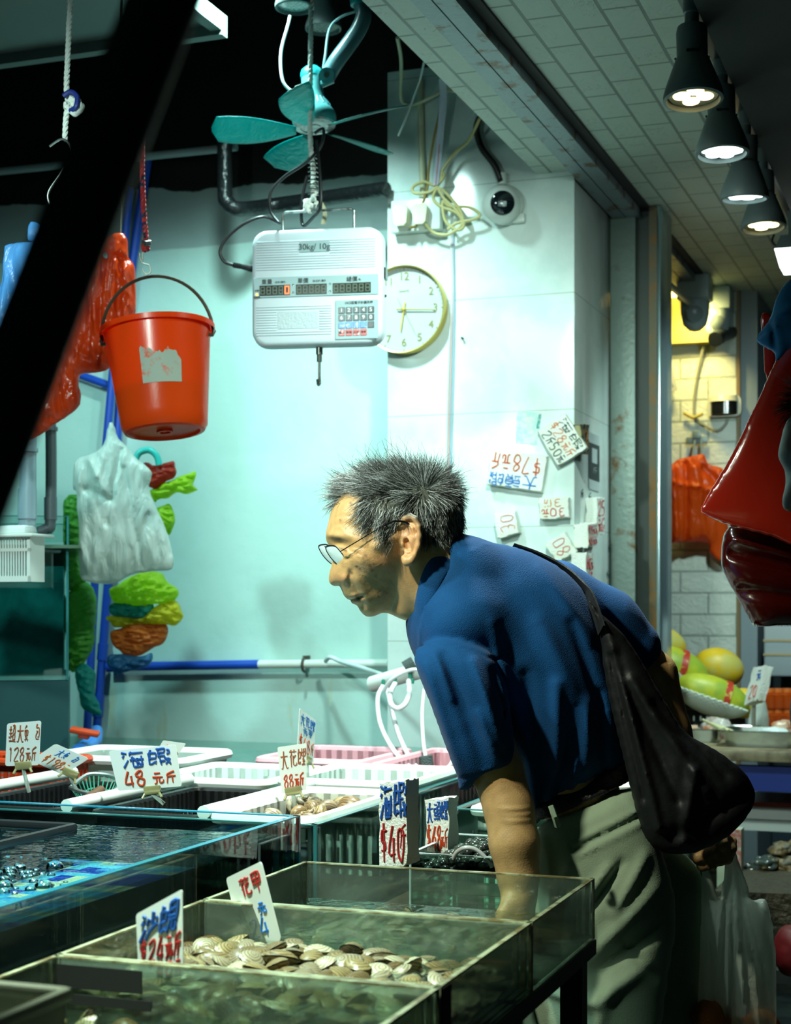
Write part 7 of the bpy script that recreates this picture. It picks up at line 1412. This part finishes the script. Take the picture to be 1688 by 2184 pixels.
# crate of melons
cr_ = basket('black slotted crate of melons on the stall table', WX.dot(P(1432, 1500, 5.2)), WX.dot(P(1582, 1500, 5.12)), 5.06, 5.38, ZT+.002, ZT+.078, blk, None, .008, .014, .006)
def melon(label, px, py, Y, rx, rz, col, band=None, net=None, rot=0):
    me = bpy.data.meshes.new('fruit'); bm = bmesh.new(); bmesh.ops.create_uvsphere(bm, u_segments=40, v_segments=26, radius=1); bm.to_mesh(me); bm.free()
    r_ = rx*Y/F; q_ = rz*Y/F; c = P(px, py, Y); o = link('melon', me, mat(*col[0], **col[1]), None, Matrix.Diagonal((r_, q_, q_, 1))); R = Matrix.Rotation(rot, 4, 'Y'); me.transform(R); o.location = c; tag(o, label, 'melon', 'melons on the crate')
    if net:
        b = MB(); nu, nv = 40, 14
        th0, th1 = net
        def pt(u, t): a = u*2*math.pi; z = math.cos(t); s = math.sin(t); return Vector((r_*1.02*s*math.cos(a), q_*1.04*s*math.sin(a), q_*1.04*z))
        for k in range(36):
            for sg in (1, -1): b.tube([R @ pt(k/36+sg*j*.02, th0+(th1-th0)*j/11) for j in range(12)], .0042, 5)
        n_ = b.build('foam_net', mat('white_foam_net', (.66, .74, .66), .7), o); n_.data.transform(Matrix.Translation(c))
    if band:
        b = MB(); 
        def bpnt(u, v): a = u*2*math.pi; return R @ Vector((r_*band+(v-.5)*.022, q_*1.05*math.sqrt(max(.05, 1-band*band))*math.cos(a), q_*1.05*math.sqrt(max(.05, 1-band*band))*math.sin(a)))
        b.grid(40, 4, bpnt, None, wrap=True); k = b.build('band', mat('red_gold_band', (.50, .04, .02), .4, c2=(.6, .45, .1), ns=45, lo=.55, hi=.6), o); k.data.transform(Matrix.Translation(c))
    return o
gy = ('green_yellow_rind', (.48, .52, .03), .45); gyk = dict(c2=(.30, .42, .04), ns=14); yw = ('yellow_rind', (.68, .46, .015), .45); ywk = dict(c2=(.55, .50, .12), ns=12)
melon('yellow melon topmost, half hidden by the post', 1412, 1372, 5.16, 54, 36, (yw, ywk), None, None, .35)
melon('green-yellow melon in a white foam net with a red band, left of the yellow one', 1428, 1424, 5.10, 86, 46, (gy, gyk), .27, (1.72, 3.1), .28)
melon('round yellow melon at the back right of the pile', 1534, 1424, 5.25, 54, 42, (yw, ywk), None, None, .3)
melon('green-yellow melon in a white foam net with a red band, lowest in the pile', 1520, 1482, 5.00, 82, 40, (gy, gyk), .30, (1.75, 3.1), .34)
melon('yellow melon low at the right of the crate', 1588, 1500, 5.05, 34, 32, (yw, ywk), None, None, .6)
# price board on the stall
q = Quad((1606, 1424), (1632, 1418), (1616, 1492), (1588, 1504), 4.78, 4.72); o = foam_block('tilted foam price board standing on the fruit stall', q, .03, [('特元', 'blue', .1, .6, .9, .9, .002), ('20', 'red', .2, .12, .8, .5, .002)], name='price_board'); MB().tube([P(1609, 1500, 4.78), P(1608, 1555, 4.78)], .006, 8).build('stick', mat('stick', (.3, .3, .25), .5), o)
o = pillow('plastic_bag', [(1618, 1470), (1630, 1480), (1641, 1540), (1636, 1556), (1604, 1556), (1596, 1540)], 4.95, .5, .006, .006, 150, fwht, None, .05, 90); tag(o, 'crumpled white bag behind the tilted price board on the stall', 'bag')
# steel trays with seafood
stl = mat('polished_steel', (.50, .55, .52), .18, .95)
def tray(label, px, py, Y, w, d, h, grp=None):
    c = P(px, py, Y); c.z = ZT+.001; r = empty('steel_tray', c, label, 'tray', grp); b = MB()
    for (k, z) in (((1.0, h), (.86, .004)),): pass
    ring = lambda k, z: [Vector((x*k, y*k, z)) for x, y in rrect(w, d, min(w, d)*.25, 5)]
    R_ = [ring(.86, 0), ring(.98, h), ring(1.06, h+.001), ring(1.06, h+.004), ring(.97, h+.004), ring(.85, .004)]; n = len(R_[0]); V = [v for q in R_ for v in q]
    b.add(V, [(i*n+j, i*n+(j+1) % n, (i+1)*n+(j+1) % n, (i+1)*n+j) for i in range(5) for j in range(n)]+[tuple(range(n)), tuple(5*n+j for j in range(n))], frame(c)); b.build('pan', stl, r); return r, c
t1_, c1_ = tray('oval steel tray of fish in front on the stall table', 1632, 1590, 4.57, .24, .17, .042, 'steel trays'); t2_, c2_ = tray('small steel tray of cut seafood at the old man\'s bag', 1496, 1582, 4.72, .12, .10, .035, 'steel trays'); t3_, c3_ = tray('steel tray at the back of the stall table', 1572, 1572, 4.85, .15, .10, .03, 'steel trays')
def lump(name, label, cat, c, r, m, seed, grp=None, amp=.25, flat=.6):
    me = bpy.data.meshes.new(name); bm = bmesh.new(); bmesh.ops.create_icosphere(bm, subdivisions=4, radius=1)
    for v in bm.verts: v.co *= 1+amp*mnoise.noise(v.co*1.6+Vector((seed, 0, 0)))+amp*.35*mnoise.noise(v.co*5+Vector((0, seed, 0)))
    bm.to_mesh(me); bm.free(); me.transform(Matrix.Diagonal((r, r*.7, r*flat, 1))); o = link(name, me, m); o.location = c; o.rotation_euler = (0, 0, seed*1.7); return tag(o, label, cat, grp)
fm1 = mat('raw_fish_flesh', (.60, .42, .30), .3, c2=(.52, .16, .06), ns=16); fm2 = mat('pale_fish', (.62, .58, .54), .25, c2=(.40, .20, .16), ns=12); fm3 = mat('dark_fish_skin', (.10, .12, .11), .25, c2=(.35, .26, .14), ns=14, lo=.5, hi=.6)
for k, (dx_, dy_, r, m_, lb) in enumerate(((-.03, .0, .030, fm1, 'orange cut seafood piece, left in the small steel tray'), (.025, .01, .026, fm1, 'orange cut seafood piece, right in the small steel tray'))): lump('seafood_piece', lb, 'seafood', c2_+Vector((dx_, dy_, .03)), r, m_, k+2)
lump('fish_fillet', 'pinkish pale fish piece heaped behind the small steel tray', 'fish', P(1530, 1546, 4.85)-Vector((0, 0, .02)), .055, fm2, 5, flat=.8); lump('fish_fillet', 'reddish fish piece at the right end of the oval steel tray', 'fish', P(1672, 1556, 4.60), .045, fm1, 6); lump('ice_heap', 'white ice heap in the oval steel tray', 'ice', P(1650, 1566, 4.56), .05, mat('ice', (.7, .8, .8), .2, bump=.5, bs=80), 7, flat=.4)
b = MB()
for k in range(3): b.tube(spline([P(1500+8*k, 1535+4*k, 4.70), P(1520+8*k, 1545+3*k, 4.66), P(1545+10*k, 1558+2*k, 4.62)], 5), [.004]*5+[.007]*6, 6)
o = b.build('spring_onion', mat('pale_stalk', (.55, .55, .30), .5)); tag(o, 'pale stalks lying across the steel trays', 'vegetable')
# things further right behind the stall
bx = MB().box((-.02, 0, -.10), (.5, .3, .10), frame(P(1642, 1382, 5.6)), .01).build('foam_box', mat('grey_white_foam_box', (.38, .45, .50), .6)); tag(bx, 'grey-white box stack behind the stall under the red roll', 'box'); origin_to(bx, P(1642, 1416, 5.6))
MB().box((-.021, -.003, -.004), (.501, .0, .004), frame(P(1642, 1366, 5.6))).build('lid_line', mat('tan_tape', (.45, .36, .2), .5), bx); MB().box((-.021, -.003, -.004), (.501, .0, .004), frame(P(1642, 1396, 5.6))).build('lid_line', mat('tan_tape'), bx)
amb = mat('amber_liquid', (.40, .06, .005), .1, trans=.35, emit=(.8, .12, .01), es=.05)
for k in range(6):
    for j in range(2):
        p = P(1642+k*19, 1545-j*42, 5.15); p.z = ZT+.005+j*.066; m_ = MB(); m_.lathe([(.0001, 0), (.022, 0), (.024, .006), (.024, .044), (.015, .052), (.015, .058), (.0001, .058)], 18, frame(p)); o = m_.build('jar', amb); tag(o, 'amber jar in the stacked rows behind the stall, right edge', 'jar', 'amber jars behind the stall'); origin_to(o, p); MB().lathe([(.0165, .052), (.0165, .064), (.0001, .065)], 18, frame(p)).build('lid', mat('orange_lid', (.6, .14, .02), .4), o)
# lower display: heads and packed fish
lw = empty('low_display', P(1640, 1960, 4.2), 'low dark display board of dried fish, right of the held plastic bag', 'display'); pz = P(1560, 1900, 4.15); s_l = WX.dot(pz)
MB().box((s_l-.10, 3.70, .40), (s_l+.9, 4.25, .43), FM0).build('board', stand, lw)
for (s, c) in ((s_l-.08, 3.73), (s_l+.85, 3.73), (s_l-.08, 4.2), (s_l+.85, 4.2)): MB().box((s-.02, c-.02, 0), (s+.02, c+.02, .40), FM0).build('leg', stand, lw)
dr = mat('dried_fish', (.17, .12, .05), .45, c2=(.035, .04, .03), ns=26, bump=.5, bs=90); dr2 = mat('shiny_packed_fish', (.05, .07, .065), .12, c2=(.30, .24, .10), ns=18, lo=.52, hi=.62, coat=.6)
rg = random.Random(8)
md_ = MB(); md_.prism([(-.10, .432), (.88, .432), (.88, .60), (.02, .585), (-.06, .50)], 0, .40, frame((0, 0, 0)) @ Matrix.Translation((s_l, 3.80, 0))); hm = md_.build('dried_fish_heap', mat('dark_fish_heap', (.05, .042, .025), .5, bump=1, bs=60)); hm['kind'] = 'stuff'; tag(hm, 'dark heap below the dried fish on the low display', 'dried fish')
for k in range(60):
    px = 1588+rg.uniform(0, 1)*125; j = k // 14; p = P(px, 1900, 3.93+.05*j+rg.uniform(-.03, .03)); p.z = .462+.042*j+rg.uniform(-.012, .016); lump('dried_fish', 'dried fish piece heaped on the low display at the right', 'dried fish', p, rg.uniform(.022, .042), dr if k % 3 else dr2, k+20, 'dried fish on the low display', .4, .5)
for k, (x, y, lb) in enumerate(((1640, 1900, 'shiny dark packed fish nearest the held bag'), (1690, 1890, 'shiny dark packed fish at the photo edge'), (1610, 1962, 'shiny dark packed fish lowest on the display'))): p = P(x, y, 3.93); p.z = .462; lump('packed_fish', lb, 'fish', p, .075, dr2, k+50, 'packed fish on the low display', .2, .45)
bt = empty('plastic_tub', P(1545, 1930, 4.05), 'pale plastic tub seen through the held bag\'s handles', 'tub'); p = SD(s_l-.03, 3.80, .432); MB().lathe([(.045, 0), (.055, .11), (.058, .112), (.058, .118), (.052, .118), (.0001, .10)], 28, frame(p)).build('body', mat('pale_tub', (.45, .60, .58), .25), bt)
bt = empty('carton', P(1570, 1790, 4.1), 'whitish box end with red print below the black bag', 'box'); p = SD(s_l+.01, 4.12, .432); MB().box((-.03, -.03, 0), (.03, .03, .26), frame(p)).build('body', mat('pale_box_green', (.42, .48, .36), .5), bt); MB().box((-.005, -.0315, .12), (.031, -.029, .26), frame(p)).build('red_print', mat('faded_red_print', (.35, .10, .08), .5, c2=(.4, .4, .35), ns=60), bt)
# ---- bag carried by the old man, with oranges
clear = film('thin_clear_bag', (.58, .66, .60), .72, .5, .25)
o = pillow('carrier_bag', [(1563, 1792), (1574, 1830), (1595, 1889), (1599, 1916), (1612, 1922), (1629, 1917), (1638, 1926), (1647, 1979), (1651, 2028), (1654, 2120), (1654, 2200), (1640, 2270), (1570, 2290), (1505, 2270), (1490, 2184), (1493, 2008), (1499, 1929), (1501, 1845), (1511, 1845), (1524, 1890), (1535, 1920), (1541, 1908), (1549, 1849), (1555, 1815)], 2.42, .62, .004, .004, 90, clear, None, .085, 95, .004,
           [((1563, 1800), (1530, 2200), 5, .007), ((1563, 1800), (1570, 2200), 5, .008), ((1565, 1800), (1610, 2200), 5, .008), ((1566, 1810), (1640, 2150), 5, -.006), ((1505, 1850), (1520, 2150), 5, -.007), ((1563, 1800), (1550, 2200), 4, -.007)], stretch=.12); tag(o, 'thin whitish carrier bag in the old man\'s hand behind his back', 'bag')
orm = mat('orange_peel', (.62, .17, .01), .45, bump=.3, bs=300)
for k, (x, y, Y) in enumerate(((1520, 2170, 2.40), (1625, 2195, 2.43), (1572, 2210, 2.43))):
    me = bpy.data.meshes.new('orange'); bm = bmesh.new(); bmesh.ops.create_uvsphere(bm, u_segments=28, v_segments=18, radius=.030); bm.to_mesh(me); bm.free(); o = link('orange', me, orm); o.location = P(x, y, Y); tag(o, ('orange in the carried bag, nearest the trousers', 'orange in the carried bag, at its right seam', 'orange in the carried bag, between the two others')[k], 'orange')
o = lump('red_bag', 'dark red plastic bag low at the photo edge', 'bag', P(1700, 2030, 3.2), .055, mat('dark_red_matte', (.09, .002, .003), .5), 77, None, (.1), 1.0)
o.location.z = P(1700, 2030, 3.2).z; MB().tube([Vector((0, 0, .04)), Vector((.02, .05, .30)), Vector((.1, .2, .6))], .004, 6).build('handle', mat('dark_red_matte'), o)
# ---- bystander at the photo edge: only brow, nose and hair reach into the frame
DX2 = P(1673, 1075, 2.02)-Vector(pm(703, 1236)); 
def f_by(x, y, z):
    d = HI.f(x, y, z, YM, head_bumps(x, z)); n = chain(x, y, z, [pm(895, 1110), pm(890, 1190), pm(885, 1300), pm(900, 1420)], [.055, .052, .056, .07], .03); d = smin(d, n, .012)
    t = chain(x, y, z, [pm(905, 1400), pm(925, 1600), pm(935, 1950)], [.09, .13, .135], .05); t = smin(t, caps(x, y, z, pm(915, 1430, YM-.17), pm(915, 1430, YM+.17), .065, .065), .06); d = smin(d, t, .03)
    for sg in (-1, 1): d = smin(d, chain(x, y, z, [pm(915, 1440, YM+sg*.19), pm(945, 1860, YM+sg*.22), pm(925, 2200, YM+sg*.22)], [.05, .042, .030], .02), .02)
    return d
V5, Q5 = surfnet(f_by, np.array(pm(690, 990))+np.array([0, -.30, -.82]), np.array(pm(1120, 990))+np.array([0, .30, .02]), .0036)
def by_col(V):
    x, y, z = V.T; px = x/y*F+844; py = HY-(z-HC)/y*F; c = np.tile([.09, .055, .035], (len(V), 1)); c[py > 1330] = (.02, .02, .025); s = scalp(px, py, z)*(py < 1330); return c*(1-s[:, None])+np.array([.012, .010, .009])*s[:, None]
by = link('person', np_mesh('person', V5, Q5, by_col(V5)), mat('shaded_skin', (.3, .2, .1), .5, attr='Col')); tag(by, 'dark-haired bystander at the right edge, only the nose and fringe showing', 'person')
strands('hair', V5, Q5, hair_region, 5000, 5, [(.012, .010, .009), (.02, .016, .014)], by, .04, hair_dir, .0005)
by.location = DX2
b = MB(); 
for sg in (-1, 1): b.tube([P(945, 1930, YM+sg*.09), P(950, 2500, YM+sg*.10), P(955, 3060, YM+sg*.10)], [.10, .075, .055], 16)
l_ = b.build('trousers', mat('dark_trousers', (.015, .015, .02), .7), by); l_.data.transform(Matrix.Translation(DX2))
